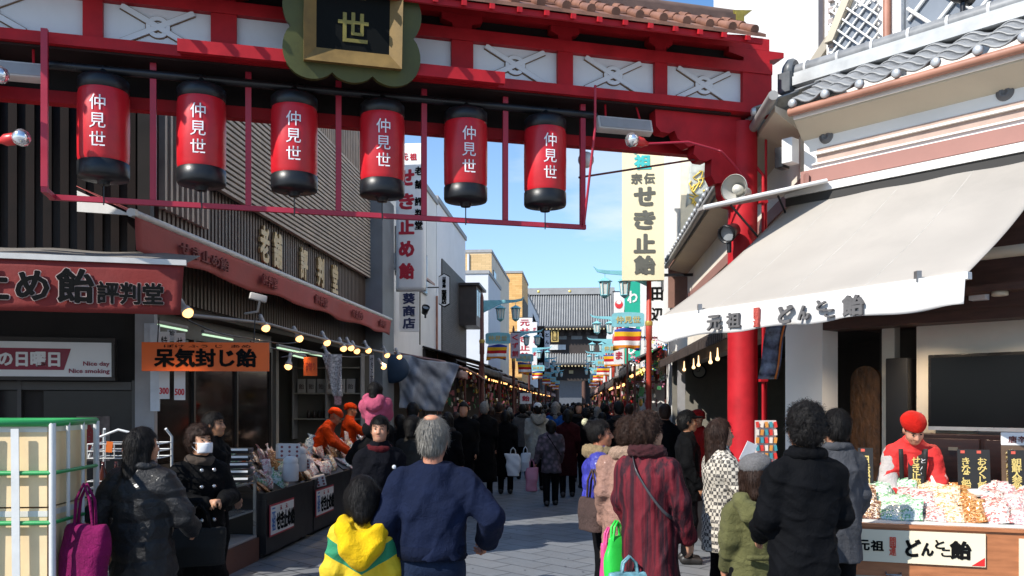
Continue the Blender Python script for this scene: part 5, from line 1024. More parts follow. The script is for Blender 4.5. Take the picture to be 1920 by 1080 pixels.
# ------------------------------------------------------------------ temple gate
TV_ = 112; TU = suv(1070, TV_)
tp = thing('temple_gate', 'two storey temple gate with striped grey tile roofs closing the end of the street', 'temple', ST @ Vector((TU, TV_, 0)), -4.65)
TT = ST @ Matrix.Translation((TU, TV_, 0)); TWD = M('temple_wood', (.045, .034, .030), .7, .3, 1, .1); TRF = M('temple_tile', (.10, .105, .11), .5, .15, 1, .05); TRB = M('temple_rib', (.30, .30, .295), .5, .1, 1, .05); TGD = M('rafter_tip', (.62, .50, .28), .5); TWH = M('temple_plaster', (.50, .48, .45), .8)
def troof(x0, x1, ya, za, yb, zb, nm, pitch=.31, curve=.5):
    m = MB(TT); m.grid(lambda a, b: (x0+(x1-x0)*a, ya+(yb-ya)*b, za+(zb-za)*(b**1.25)), 8, 8, .25); part(nm, m, TRF, tp)
    r = MB(TT); n = int((x1-x0)/pitch)
    for k in range(n+1):
        x = x0+(x1-x0)*k/n; r.tube([(x, ya+(yb-ya)*b, za+(zb-za)*(b**1.25)+.05) for b in (0, .25, .5, .75, 1)], .075, 6)
    part('tile_ribs', r, TRB, tp)
    e = MB(TT); n = int((x1-x0)/.42)
    for k in range(n+1): e.box((x0+(x1-x0)*k/n, ya+.35, za-.33), (.16, .7, .16))
    part('rafter_ends', e, TGD, tp); part('eave_board', MB(TT).box2((x0, ya+.02, za-.25), (x1, ya+1.5, za-.13)), TWD, tp)
troof(-6.0, 5.5, -3.4, 11.45, 0, 16.0, 'upper_roof'); troof(-6.0, 5.5, 3.4, 11.45, 0.05, 16.0, 'rear_roof'); part('ridge', MB(TT).box2((-6.2, -.35, 15.9), (5.7, .35, 16.75)), TRB, tp)
for x in (-4.2, -.1, 4): part('gold_crest', MB(TT).lathe([(0, .04), (.16, .04), (.18, 0)], (x, -.36, 16.3), 14, (0, -1, 0)), M('crest_gold', (.75, .55, .15), .3, metal=.4), tp)
for x in (-6.0, 5.5): part('verge', MB(TT).tube([(x, -3.4, 11.6), (x, -1.7, 13.4), (x, 0, 16.4)], .26, 8), TRF, tp)
part('upper_storey', MB(TT).box2((-4.6, -1.9, 8.0), (4.6, 1.9, 11.6)), TWD, tp); troof(-5.4, 5.4, -3.2, 6.75, -1.7, 8.2, 'lower_roof'); part('lower_storey', MB(TT).box2((-4.6, -1.9, 4.6), (4.6, 1.9, 6.9)), TWD, tp)
m = MB(TT)
for k in range(9): m.box((-4.4+1.1*k, -2.05, 10.6), (.5, .5, .5)); m.box((-4.4+1.1*k, -2.3, 11.0), (.8, .5, .25))
part('bracket_sets', m, TWD, tp)
for k in range(4): part('plaster_panel', MB(TT).box2((-3.9+2.0*k, -1.93, 9.9), (-2.5+2.0*k, -1.901, 10.35)), M('temple_plaster_grey', (.20, .21, .21), .8), tp)
for x in (-4.4, -1.7, 1.7, 4.4): part('pillar', MB(TT).lathe([(.30, 0), (.26, .3), (.26, 4.7)], (x, -1.6, 0), 14), M('temple_pillar', (.11, .055, .04), .6), tp)
pl = part('plaque', MB(TT).box2((-2.45, -3.1, 9.5), (-1.5, -2.95, 11.2)), M('plaque_gold', (.50, .36, .12), .5), tp); part('plaque_panel', MB(TT).box2((-2.3, -3.12, 9.65), (-1.65, -3.101, 11.05)), INK, pl); letters('金剛山', .4, M('plaque_gold', 0), pl, TT @ Matrix.Translation((-1.975, -3.13, 10.35)) @ Matrix.Rotation(R(90), 4, 'X'), True, fit=(.4, 1.2), thick=.03)
part('white_board', MB(TT).box2((-2.7, -2.2, 8.55), (-.6, -2.1, 9.2)), M('board_white_far', (.6, .62, .62), .7), tp); part('lower_plaque', MB(TT).box2((-.2, -2.05, 5.5), (.35, -1.95, 5.9)), TGD, tp)
part('side_wall', MB(TT).box2((-4.6, -1.2, 0), (-1.9, -1.0, 4.6)), TWD, tp); part('side_wall', MB(TT).box2((1.9, -1.2, 0), (4.6, -1.0, 4.6)), TWD, tp)
solo('temple_hall', MB(ST).box2((TU-7, 150, 0), (TU+7, 158, 6.5)).add([(TU-9, 147, 6.4), (TU+9, 147, 6.4), (TU+6, 154, 12), (TU-6, 154, 12)], [(0, 1, 2, 3)]), M('hall_far', (.09, .10, .12), .8), 'grey hall seen far through the temple gate opening', 'temple hall')
struct('courtyard', MB(ST).add([(-30, 113.6, .008), (30, 113.6, .008), (30, 149, .008), (-30, 149, .008)], [(0, 1, 2, 3)]), M('court_paving', (.34, .33, .31), .8, .1, 1))
# ------------------------------------------------------------------ hanging signs
def vsign(px0, px1, py0, py1, v, label, mat, th=.1, nm='shop_sign', cat='sign', rnd=0, yaw=-4.65):
    u = suv((px0+px1)/2, v); p = ST @ Vector((u, v, 0)); Y = p.y; z0, z1 = zat(py1, Y), zat(py0, Y); w = (px1-px0)/FPX*Y
    o = thing(nm, label, cat, (p.x, p.y, z0), yaw); T = Matrix.Translation((p.x, p.y, (z0+z1)/2)) @ Matrix.Rotation(R(yaw), 4, 'Z')
    part('board', MB(T).box((0, 0, 0), (w, th, z1-z0), None, rnd), mat, o)
    return o, T @ Matrix.Translation((0, -th/2-.006, 0)) @ Matrix.Rotation(R(90), 4, 'X'), w, z1-z0
def vt(o, T, s, x, y, w, h, mat, th=.035, vert=True): letters(s, .3, mat, o, T @ Matrix.Translation((x, y, 0)), vert and len(s) > 1, ext=.004, fit=(w, h), thick=th)
SW = M('sign_white_box', (.80, .80, .80), .4, .03, 2, .02, dirt=.1); SRED = M('sign_letter_red', (.42, .012, .03), .5); SNAV = M('sign_letter_navy', (.02, .03, .10), .5)
o, T, w, h = vsign(740, 796, 270, 546, 21.4, 'tall white rounded sign with big red vertical characters above the pier', SW, .30, rnd=.10)
part('edge_frame', MB(T).box((0, 0, -.16), (w+.02, h+.02, .04)), M('sign_edge_grey', (.35, .35, .36), .4), o); part('bracket', MB(ST).box2((-5.0, 21.3, zat(496, 21)), (suv(740, 21.4)-.005, 21.6, zat(466, 21))), M('bracket_grey', (.36, .37, .38), .5), o)
vt(o, T, '元', -.14, 1.50, .17, .17, SRED); vt(o, T, '祖', .08, 1.50, .17, .17, SRED)
for ch, y in zip('せき止め飴', (.98, .38, -.25, -.82, -1.38)): vt(o, T, ch, -.09, y, .36, .38, SRED, .055)
for ch, y in zip('老舗評判堂', (1.14, .80, .37, .07, -.23)): vt(o, T, ch, .22, y, .19, .21, INK)
o, T, w, h = vsign(746, 783, 545, 622, 22.6, 'white shop sign with three navy characters below the tall white sign', SW, .15)
for ch, y in zip('葵商店', (.33, 0, -.33)): vt(o, T, ch, 0, y, .32, .28, SNAV, .04)
part('post', MB(T).tube([(.28, .55, -.1), (.28, -.9, -.1)], .02, 8), BEI, o)
p = ST @ Vector((suv(831, 27.5), 27.5, 0)); z0, z1 = zat(573, 27.3), zat(508, 27.3); zc = (z0+z1)/2; T = Matrix.Translation((p.x, p.y, zc)) @ Matrix.Rotation(R(-4.65), 4, 'Z'); o = thing('shop_sign', 'narrow white six sided sign with black border and vertical writing', 'sign', (p.x, p.y, z0), -4.65); hh = (z1-z0)/2
hexp = lambda a: [(0, -hh*a), (.18*a, -hh*.82*a), (.18*a, hh*.82*a), (0, hh*a), (-.18*a, hh*.82*a), (-.18*a, -hh*.82*a)]
part('border', MB(T).prism(hexp(1), .08), INK, o); part('face', MB(T).prism(hexp(.94), .01, Matrix.Translation((0, -.012, 0))), SW, o); T2 = T @ Matrix.Translation((0, -.018, 0)) @ Matrix.Rotation(R(90), 4, 'X'); vt(o, T2, '川崎大師', 0, .25, .11, .36, INK, .02); vt(o, T2, '葵商店', 0, -.22, .16, .46, INK, .03)
part('bracket', MB(T).tube([(-.18, .04, .1), (-.9, .04, .1)], .02, 8), BLACK, o)
spot(ST, (suv(795, 21), 21.0, zat(577, 20.9)), (.3, -.6, .7), 'red spotlight on a thin arm pointing at the white sign')
o, T, w, h = vsign(1165, 1243, 248, 526, 18.4, 'long cream banner sign with turquoise and dark characters hanging over the street', M('sign_cream_big', (.74, .66, .44), .6, .04, 1, .03, dirt=.08), .10)
TQ = M('letter_turquoise', (.05, .42, .42), .5); DKL = M('letter_dark_grey', (.10, .10, .085), .6)
part('top_bar', MB(T).box((0, h/2+.03, -.05), (w+.06, .05, .16)), BLACK, o); part('bracket', MB(ST).box2((suv(1243, 18.4), 18.35, zat(262, 18.3)), (2.6, 18.45, zat(254, 18.3))).box2((suv(1243, 18.4), 18.35, zat(520, 18.3)), (2.36, 18.42, zat(515, 18.3))), BLACK, o)
vt(o, T, '元', -.01, 1.27, .36, .32, TQ, .05); vt(o, T, '祖', -.01, .93, .34, .30, TQ, .05); vt(o, T, '宗', -.14, .58, .22, .22, DKL); vt(o, T, '伝', .13, .58, .22, .22, DKL)
for ch, y in zip('せき止飴', (.20, -.30, -.80, -1.26)): vt(o, T, ch, .03, y, .42, .38, DKL, .055)
# dragon picture sign on the white building
o = thing('picture_sign', 'cream sign with grey clouds and gold scribbled ornament on the white building', 'sign', ST @ Vector((2.75, 19.4, 5.5)), -4.65); u0, u1 = suv(1274, 19.4), suv(1345, 19.4); za, zb = zat(436, 19.2), zat(250, 19.2)
part('board', MB(ST).box2((u0, 19.40, za), (u1, 19.54, zb)), M('sign_cream_pale', (.70, .64, .50), .6), o); part('cloud_picture', MB(ST).grid(lambda a, b: (u0+.12+.75*(a-.5)*(1-.3*b)+.36, 19.385, za+.55+1.35*b+.1*math.sin(a*7)), 10, 10, .006), M('cloud_grey', (.38, .40, .38), .6, .4, 5), o)
m = MB(ST); rr = random.Random(4)
for k in range(26):
    x, z = u0+.45+rr.uniform(-.25, .35), za+.5+rr.uniform(0, .75); m.tube([(x, 19.37, z), (x+rr.uniform(-.12, .12), 19.36, z+rr.uniform(.05, .16)), (x+rr.uniform(-.12, .12), 19.37, z+rr.uniform(.12, .26))], .016, 6)
part('gold_ornament', m, M('ornament_gold', (.62, .44, .08), .35, .3, metal=.4), o); letters('飴', .3, DKL, o, ST @ Matrix.Translation((u0+.55, 19.39, za+.25)) @ Matrix.Rotation(R(90), 4, 'X'), fit=(.32, .3), thick=.03)
# vertical cloth banners further down
def cloth_banner(px0, px1, py0, py1, v, label, mat, chars=(), lm=None):
    o, T, w, h = vsign(px0, px1, py0, py1, v, label, mat, .02, 'banner', 'banner')
    part('rod', MB(T).tube([(-w/2-.04, h/2+.02, -.01), (w/2+.04, h/2+.02, -.01)], .015, 6), BLACK, o)
    n = len(chars)
    for i, ch in enumerate(chars):
        if ch != ' ': vt(o, T, ch, 0, h*(.5-(i+.6)/(n+.2)), w*.62, min(h/(n+.6)*.8, w*.75), lm, .03)
    return o, T, w, h
TEAL = M('banner_teal', (.012, .36, .25), .7, .08, 2, .1); WB = M('banner_white', (.68, .67, .67), .75, .05, 2, .1)
o, T, w, h = cloth_banner(1170, 1199, 528, 682, 25.4, 'teal green banner with white flowing characters below the cream sign', TEAL, 'わらび', M('letter_white', (.8, .8, .8), .6))
o, T, w, h = cloth_banner(1150, 1169, 548, 682, 26.4, 'white banner with a red round emblem and red writing left of the teal one', WB, '  だ ま', SRED); part('emblem', MB(T).add([(w*.38*math.cos(a), h*.33+w*.42*math.sin(a), .004) for a in [i*2*math.pi/24 for i in range(24)]], [tuple(range(24))]), M('emblem_red', (.62, .03, .04), .6), o); part('emblem_face', MB(T).add([(w*.24*math.cos(a), h*.36+w*.2*math.sin(a), .008) for a in [i*2*math.pi/20 for i in range(20)]], [tuple(range(20))]), WB, o)
cloth_banner(1214, 1246, 528, 650, 21.2, 'white banner with two heavy black characters right of the teal banner', WB, '田辺 ', INK)
cloth_banner(970, 998, 596, 676, 41, 'white banner with big red vertical writing beside the brick building', SW, '元せき止飴', SRED)
cloth_banner(998, 1007, 604, 700, 46, 'narrow white banner with thin red writing', WB, 'だるまや', SRED); cloth_banner(1007, 1021, 612, 702, 52, 'black narrow banner near the temple with pale writing', INK, '久寿餅', WB); cloth_banner(1021, 1031, 620, 690, 58, 'white narrow banner next to the temple plaque', WB, 'とんとこ飴', INK)
cloth_banner(957, 975, 624, 672, 33, 'lavender paper banner hanging under the second left lamp', M('banner_lavender', (.42, .36, .42), .8), 'くず餅', SRED)
cloth_banner(975, 997, 737, 757, 26, 'small white hanging sign low over the crowd on the left', WB, '飴', SRED); cloth_banner(1198, 1216, 738, 770, 22, 'pale paper sheet hanging at a right stall', M('paper_blueish', (.50, .56, .62), .7), '', INK)
# ------------------------------------------------------------------ street lamps, their boards, flags
TURQ = M('lamp_turquoise', (.19, .46, .52), .45, .15, 4, .05, dirt=.2); POLEB = M('pole_brown_red', (.13, .045, .035), .45, .2, 4, .05); POLER = M('pole_red', (.42, .05, .03), .4, .15, 4, .05); LGL = M('lantern_glass', (.62, .62, .58), .2, .05)
def lamp(u, v, side, label, red):
    o = thing('street_lamp', label, 'street lamp', ST @ Vector((u, v, 0)), -4.65, 'turquoise lantern lamps along the street'); T = ST @ Matrix.Translation((u, v, 0)) @ Matrix.Scale(side, 4, (1, 0, 0))
    part('pole', MB(T).lathe([(.10, 0), (.085, .9), (.065, 1.0), (.058, 3.1), (.07, 3.12), (.07, 3.5), (.058, 3.52), (.05, 4.7), (.02, 4.82), (0, 4.86)], (0, 0, 0), 14), POLER if red else POLEB, o)
    part('gold_band', MB(T).lathe([(.074, 3.42), (.085, 3.47), (.074, 3.52)], (0, 0, 0), 14), M('band_gold', (.5, .34, .08), .4, metal=.4), o)
    m = MB(T); pts = [(.05, 4.28), (.30, 4.40), (.55, 4.52), (.95, 4.56), (1.12, 4.60), (1.20, 4.72), (1.10, 4.655), (.9, 4.63), (.5, 4.62), (.05, 4.62)]; m.prism(pts, .05, Matrix.Translation((0, -.025, 0))); part('arm', m, TURQ, o)
    for x in (.52, .95):
        l_ = part('lantern', MB(T).lathe([(.005, 4.56), (.008, 4.48), (.05, 4.46), (.16, 4.40), (.165, 4.385), (.12, 4.375), (.118, 4.36)], (x, 0, 0), 6, smooth=False), TURQ, o); part('lantern_base', MB(T).lathe([(.09, 4.10), (.10, 4.085), (.06, 4.05), (.02, 4.02)], (x, 0, 0), 6, smooth=False), TURQ, l_)
        part('glass', MB(T).lathe([(.080, 4.10), (.108, 4.362)], (x, 0, 0), 6, smooth=False), LGL, l_); b_ = MB(T)
        for k in range(6): a = k*math.pi/3; b_.tube([(x+.088*math.cos(a), .088*math.sin(a), 4.09), (x+.118*math.cos(a), .118*math.sin(a), 4.37)], .011, 5)
        part('lantern_bars', b_, TURQ, l_)
    bd = part('name_board', MB(T).prism([(.10, 3.42), (.14, 3.40), (.76, 3.40), (.80, 3.42), (.80, 3.66), (.76, 3.70), (.45, 3.72), (.14, 3.70), (.10, 3.66)], .03, Matrix.Translation((0, -.015, 0))), TURQ, o)
    letters('仲見世', .17, M('board_letter_gold', (.48, .40, .17), .5), bd, ST @ Matrix.Translation((u+side*.45, v-.02, 3.555)) @ Matrix.Rotation(R(90), 4, 'X'), fit=(.52, .15), thick=.015)
    return o
@custom('flagcloth')
def flagcloth(t):
    s = t.n('SeparateXYZ'); t.l(t.co.outputs['Generated'], s.inputs[0]); r = t.n('ValToRGB'); r.color_ramp.interpolation = 'CONSTANT'; e = r.color_ramp.elements
    cols = ['e08a1e', 'f0f0f0', 'c8202a', 'e8b820', '2a3f9a']
    e[0].position = 0; e[0].color = (*lin(cols[0]), 1); e[1].position = .24; e[1].color = (*lin(cols[1]), 1)
    for i, c in zip((.43, .62, .81), cols[2:]): q = e.new(i); q.color = (*lin(c), 1)
    t.l(s.outputs[2], r.inputs[0]); b = t.n('TexBrick')
    x = t.n('ValToRGB'); x.color_ramp.interpolation = 'CONSTANT'; q = x.color_ramp.elements; q[0].color = (*lin('e8b820'), 1); q[1].position = .2; q[1].color = (*lin('f0f0f0'), 1)
    for i, c in ((.4, 'c8202a'), (.6, 'e8b820'), (.8, '2a3f9a')): k = q.new(i); k.color = (*lin(c), 1)
    t.l(s.outputs[0], x.inputs[0]); f = t.math('LESS_THAN', s.outputs[2], .13)
    return t.fin(t.mix(f, r.outputs[0], x.outputs[0]), .8)
FLC = flagcloth(); translucent(FLC, .25)
def flag(u, v, side, z, w, h, label, k):
    s = random.Random(k); ph = s.uniform(0, 6)
    return solo('flag', MB(ST).grid(lambda a, b: (u+side*(.16+w*a)+.05*b*math.sin(ph), v+.07*math.sin(a*7+ph+b*2)*(.3+b), z-h*b+.03*math.sin(a*5+ph)), 12, 10, .004), FLC, label, 'flag', 'striped Buddhist flags under the lamps')
OR = ['nearest', 'second', 'third', 'fourth', 'fifth', 'sixth', 'seventh']
for i, v in enumerate((23.8, 34.2, 44.5, 54.8, 65.0, 76)):
    u = suv(903, 23.8) if i == 0 else -2.72; lamp(u, v, 1, 'street lamp with two lanterns and arm to the right, %s along the left side' % OR[i], False); flag(u, v, 1, 3.36, .55, .40+.08*(i % 2), 'striped flag under the %s lamp on the left side' % OR[i], i)
for i, v in enumerate((18.7, 28.6, 38.7, 48.8, 58.8, 70)):
    u = suv(1215, 18.7) if i == 0 else 1.5-.03*i; lamp(u, v, -1, 'street lamp with two turquoise lanterns, %s along the right side' % OR[i], True); flag(u, v, -1, 3.36, .58, .46 if i == 0 else .42, 'striped flag under the %s lamp on the right side' % OR[i], 20+i)
# ------------------------------------------------------------------ stalls with eaves, goods and lamps
def stall(u0, u1, v0, v1, z0, z1, label, mat, back, seed, arch=False):
    """u0 = wall side, u1 = street edge"""
    o = thing('market_stall', label, 'stall', ST @ Vector(((u0+u1)/2, (v0+v1)/2, 0)), -4.65); sg = 1 if u1 > u0 else -1
    part('awning', MB(ST).grid(lambda a, b: (u0+(u1-u0)*b, v0+(v1-v0)*a, z1+(z0-z1)*b+.03*math.sin(a*20+seed)*b), 16, 6, .05), mat, o)
    part('valance', MB(ST).grid(lambda a, b: (u1+sg*.02*math.sin(a*30), v0+(v1-v0)*a, z0-.05-.24*b+.02*math.sin(a*40)*b), 24, 3, .01), mat, o)
    part('back_wall', MB(ST).box2((u0, v0+.05, 0), (u0+sg*.08, v1-.05, z1-.05)), back, o); part('counter', MB(ST).box2((u0+sg*.3, v0+.1, 0), (u1-sg*.05, v1-.1, .78)), M('stall_counter', (.07, .045, .035), .6, .3, 3), o)
    for v in (v0+.08, v1-.14): part('post', MB(ST).box2((u1-sg*.12, v, .781), (u1-sg*.06, v+.06, z0-.02)), POLEB, o)
    rr = random.Random(seed); cols = ['goods_red', 'goods_gold', 'goods_white', 'goods_green', 'goods_brown', 'goods_pink']; cv_ = [(.42, .02, .02), (.45, .28, .05), (.5, .48, .44), (.05, .2, .08), (.14, .07, .04), (.45, .16, .18)]
    for c in range(6):
        m = MB(ST)
        for k in range(int((v1-v0)*3)):
            u = u0+(u1-u0)*rr.uniform(.2, .95); v = rr.uniform(v0+.2, v1-.2); hang = rr.random() < .55
            z = rr.uniform(1.5, z0-.15) if hang else .781+.05+.3*abs(u-u1)/abs(u1-u0); s = rr.uniform(.035, .085); (m.ell((u, v, z), (s*rr.uniform(.5, 1), s*.8, s*rr.uniform(.9, 1.8)), 8) if rr.random() < .35 else m.box((u, v, z), (s*rr.uniform(.6, 1.6), s*rr.uniform(.5, 1.2), s*rr.uniform(1.2, 3.2)), (rr.uniform(-12, 12), rr.uniform(-12, 12), rr.uniform(0, 90))))
        q = part('souvenirs', m, M(cols[c], cv_[c], .4, .4, 20), o); q['kind'] = 'stuff'
    m = MB(ST)
    for k in range(int((v1-v0)/.9)): m.ell((u0+(u1-u0)*.72, v0+.4+k*.9, z0-.22), (.035, .035, .05), 8)
    part('bulbs', m, M('warm_bulb', 0), o); return o
EVB = M('eave_black', (.025, .022, .021), .6, .3, 3, .15); SILV = M('awning_silver', (.40, .40, .43), .5, .15, 2, .2); TPK = M('awning_faded_rose', (.36, .22, .20), .7, .15, 2, .1, dirt=.2); BLUT = M('tarp_navy', (.02, .045, .085), .6, .2, 3, .15)
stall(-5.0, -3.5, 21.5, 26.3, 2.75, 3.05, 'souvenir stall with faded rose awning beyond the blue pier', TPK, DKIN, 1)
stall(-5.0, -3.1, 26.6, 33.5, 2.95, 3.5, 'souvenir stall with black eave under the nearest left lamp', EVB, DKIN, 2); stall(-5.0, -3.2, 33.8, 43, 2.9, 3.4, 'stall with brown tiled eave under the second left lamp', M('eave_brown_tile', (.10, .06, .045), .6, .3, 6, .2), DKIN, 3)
stall(-5.0, -3.1, 43.3, 56, 2.8, 3.3, 'long dark stall beside the bluish shaded white block', EVB, DKIN, 4); stall(-5.0, -3.0, 56.5, 74, 2.7, 3.2, 'dark stall below the brick building', M('eave_brown', 0), DKIN, 5); stall(-5.0, -3.0, 74.5, 100, 2.7, 3.2, 'far stall by the white gabled building', TPK, DKIN, 6)
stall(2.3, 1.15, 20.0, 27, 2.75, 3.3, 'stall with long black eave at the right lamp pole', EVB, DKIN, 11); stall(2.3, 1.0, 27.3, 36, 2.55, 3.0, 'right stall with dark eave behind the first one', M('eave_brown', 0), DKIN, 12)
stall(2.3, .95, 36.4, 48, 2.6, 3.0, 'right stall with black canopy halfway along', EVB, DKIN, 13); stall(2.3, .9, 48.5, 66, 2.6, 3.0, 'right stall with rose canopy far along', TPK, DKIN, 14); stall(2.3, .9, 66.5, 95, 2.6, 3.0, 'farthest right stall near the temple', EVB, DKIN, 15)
# crumpled silver tarp and blue round awning past the pier
w1, w2 = wob(3, 1.8, .16, 8), wob(4, 5, .06, 8)
def tarp(a, b):
    p = np.array([[a*3, b*3, 0.]]); d = float(w1(p)[0]+w2(p)[0]); x = suv(735+95*a*(1-.35*b), 20.4)+.25*a; return (x, 20.9+.5*a+d*1.3, 2.95-.25*a-1.35*b*(1-.15*a)+d*.3)
solo('plastic_tarp', MB(ST).grid(tarp, 30, 30, .01), M('tarp_silver', (.30, .31, .34), .35, .2, 4, .3, 15, dist=.03), 'crumpled silvery plastic tarp hanging past the blue pier', 'tarp')
solo('round_awning', MB(ST).ell((suv(738, 20.5)-.1, 20.6, zat(690, 20.5)), (.42, .18, .36), 20), BLUT, 'navy blue rounded awning edge beside the pier', 'awning')
o = thing('arched_awning', 'arched rose awning edge over the red souvenir display', 'awning', ST @ Vector((-3.3, 23.4, 2.5)), -4.65); part('hood', MB(ST).grid(lambda a, b: (-4.6+1.9*a, 23.3+1.2*b, 2.35+.42*math.sin(math.pi*(a*.9+.05))), 16, 3, .03), TPK, o); part('rim', MB(ST).tube([(-4.6+1.9*a, 23.27, 2.36+.42*math.sin(math.pi*(a*.9+.05))) for a in [i/14 for i in range(15)]], .03, 6), M('rim_copper', (.4, .2, .12), .4), o)
# pinwheels under the right lamp
o = thing('pinwheel_display', 'cluster of bright coloured pinwheels under the nearest right lamp', 'pinwheel stand', ST @ Vector((1.5, 19.4, 2.2)), -4.65); part('frame', MB(ST).box2((1.05, 19.5, 2.2), (1.9, 19.55, 2.24)).box2((1.05, 19.5, 3.2), (1.9, 19.55, 3.24)).box2((1.02, 19.5, 0), (1.06, 19.55, 3.3)).box2((1.88, 19.5, 0), (1.92, 19.55, 3.3)), POLEB, o)
pc = [(.7, .05, .05), (.8, .7, .1), (.05, .45, .15), (.8, .8, .8), (.8, .25, .4), (.1, .3, .7)]; rr = random.Random(8)
for k in range(54):
    m = MB(ST); x, z, r = 1.08+rr.random()*.82, 2.12+rr.random()*1.12, rr.uniform(.045, .075); y = 19.44-rr.random()*.12; a0 = rr.uniform(0, 1.5)
    for j in range(4):
        a = a0+j*math.pi/2; m.add([(x, y, z), (x+r*math.cos(a), y-.01, z+r*math.sin(a)), (x+r*.85*math.cos(a+.7), y-.03, z+r*.85*math.sin(a+.7))], [(0, 1, 2)])
    part('pinwheel', m, M('pinwheel_%d' % (k % 6), pc[k % 6], .5, .05), o)
# ------------------------------------------------------------------ goods: candy bags, counters, carts
@custom('candy')
def candy(t, c1, c2, c3):
    v = t.n('TexVoronoi'); v.inputs['Scale'].default_value = 75; t.l(t.map(), v.inputs['Vector']); s = t.n('SeparateColor'); t.l(v.outputs['Color'], s.inputs[0])
    r = t.n('ValToRGB'); r.color_ramp.interpolation = 'CONSTANT'; e = r.color_ramp.elements; e[0].color = (*lin(c1), 1); e[1].position = .45; e[1].color = (*lin(c2), 1); q = e.new(.75); q.color = (*lin(c3), 1); t.l(s.outputs[0], r.inputs[0])
    t.bump(t.math('ADD', v.outputs[0], t.noise(t.map(), 40, 4)), .7, .012); m = t.fin(t.mix(.25, r.outputs[0], lin(c1)), .28, 0, .8); t.b.inputs['Coat Roughness'].default_value = .12; return m
def bag_mesh(w, h, t, seed, tied=True):
    f = wob(seed, 60, .006, 8); m = MB()
    def pt(a, b, sg):
        e = math.sin(math.pi*min(max(a, 0), 1))**.6; bb = min(b/.82, 1); prof = math.sin(math.pi*(.08+.87*bb))**.55 if tied else math.sin(math.pi*b)**.5
        wf = (1 if b < .68 else 1-.66*((b-.68)/.16) if b < .84 else .34+.7*(b-.84)/.16) if tied else 1-.06*math.sin(math.pi*b)
        x = (a-.5)*w*wf; y = sg*t/2*e*prof*(1 if b < .8 or not tied else .5); d = float(f(np.array([[x, y, b*h]]))[0]); return (x+d*.6, y+sg*d, b*h+d*.3)
    m.grid(lambda a, b: pt(a, b, -1), 10, 12); m.grid(lambda a, b: pt(1-a, b, 1), 10, 12); me = m.mesh('candy_bag'); return me
CM = [('white and red', candy('c8c0b8', 'b02828', 'dcd8d0')), ('brown and cream', candy('6a4028', 'c8a070', 'e8dcc8')), ('white and pink', candy('d0c4c0', 'c06878', 'e4dcd8')), ('pale blue', candy('a8bcc8', '48708c', 'd8dede')), ('green and white', candy('ccd8c8', '30a048', 'e4e8e0')), ('orange and white', candy('e4d0a8', 'd07020', 'ece4d4')), ('amber', candy('b07030', '804818', 'e0b880'))]
BAGS = [bag_mesh(.15, .24, .075, 1), bag_mesh(.13, .28, .07, 2), bag_mesh(.17, .22, .08, 3)]; FLAT = [bag_mesh(.17, .24, .06, 4, False), bag_mesh(.15, .22, .055, 5, False)]
def bag(i, mesh, loc, rot, where, k):
    nm, mt = CM[k]; me = mesh.copy() if False else mesh; o = bpy.data.objects.new('candy_bag', me); C.objects.link(o); o.location = loc; o.rotation_euler = rot
    if not me.materials: me.materials.append(mt)
    o.material_slots[0].link = 'OBJECT'; o.material_slots[0].material = mt
    o['label'] = 'shiny bag of %s candies %s' % (nm, where); o['category'] = 'candy bag'; o['group'] = '%s candy bags %s' % (nm, where); return o
rr = random.Random(21)
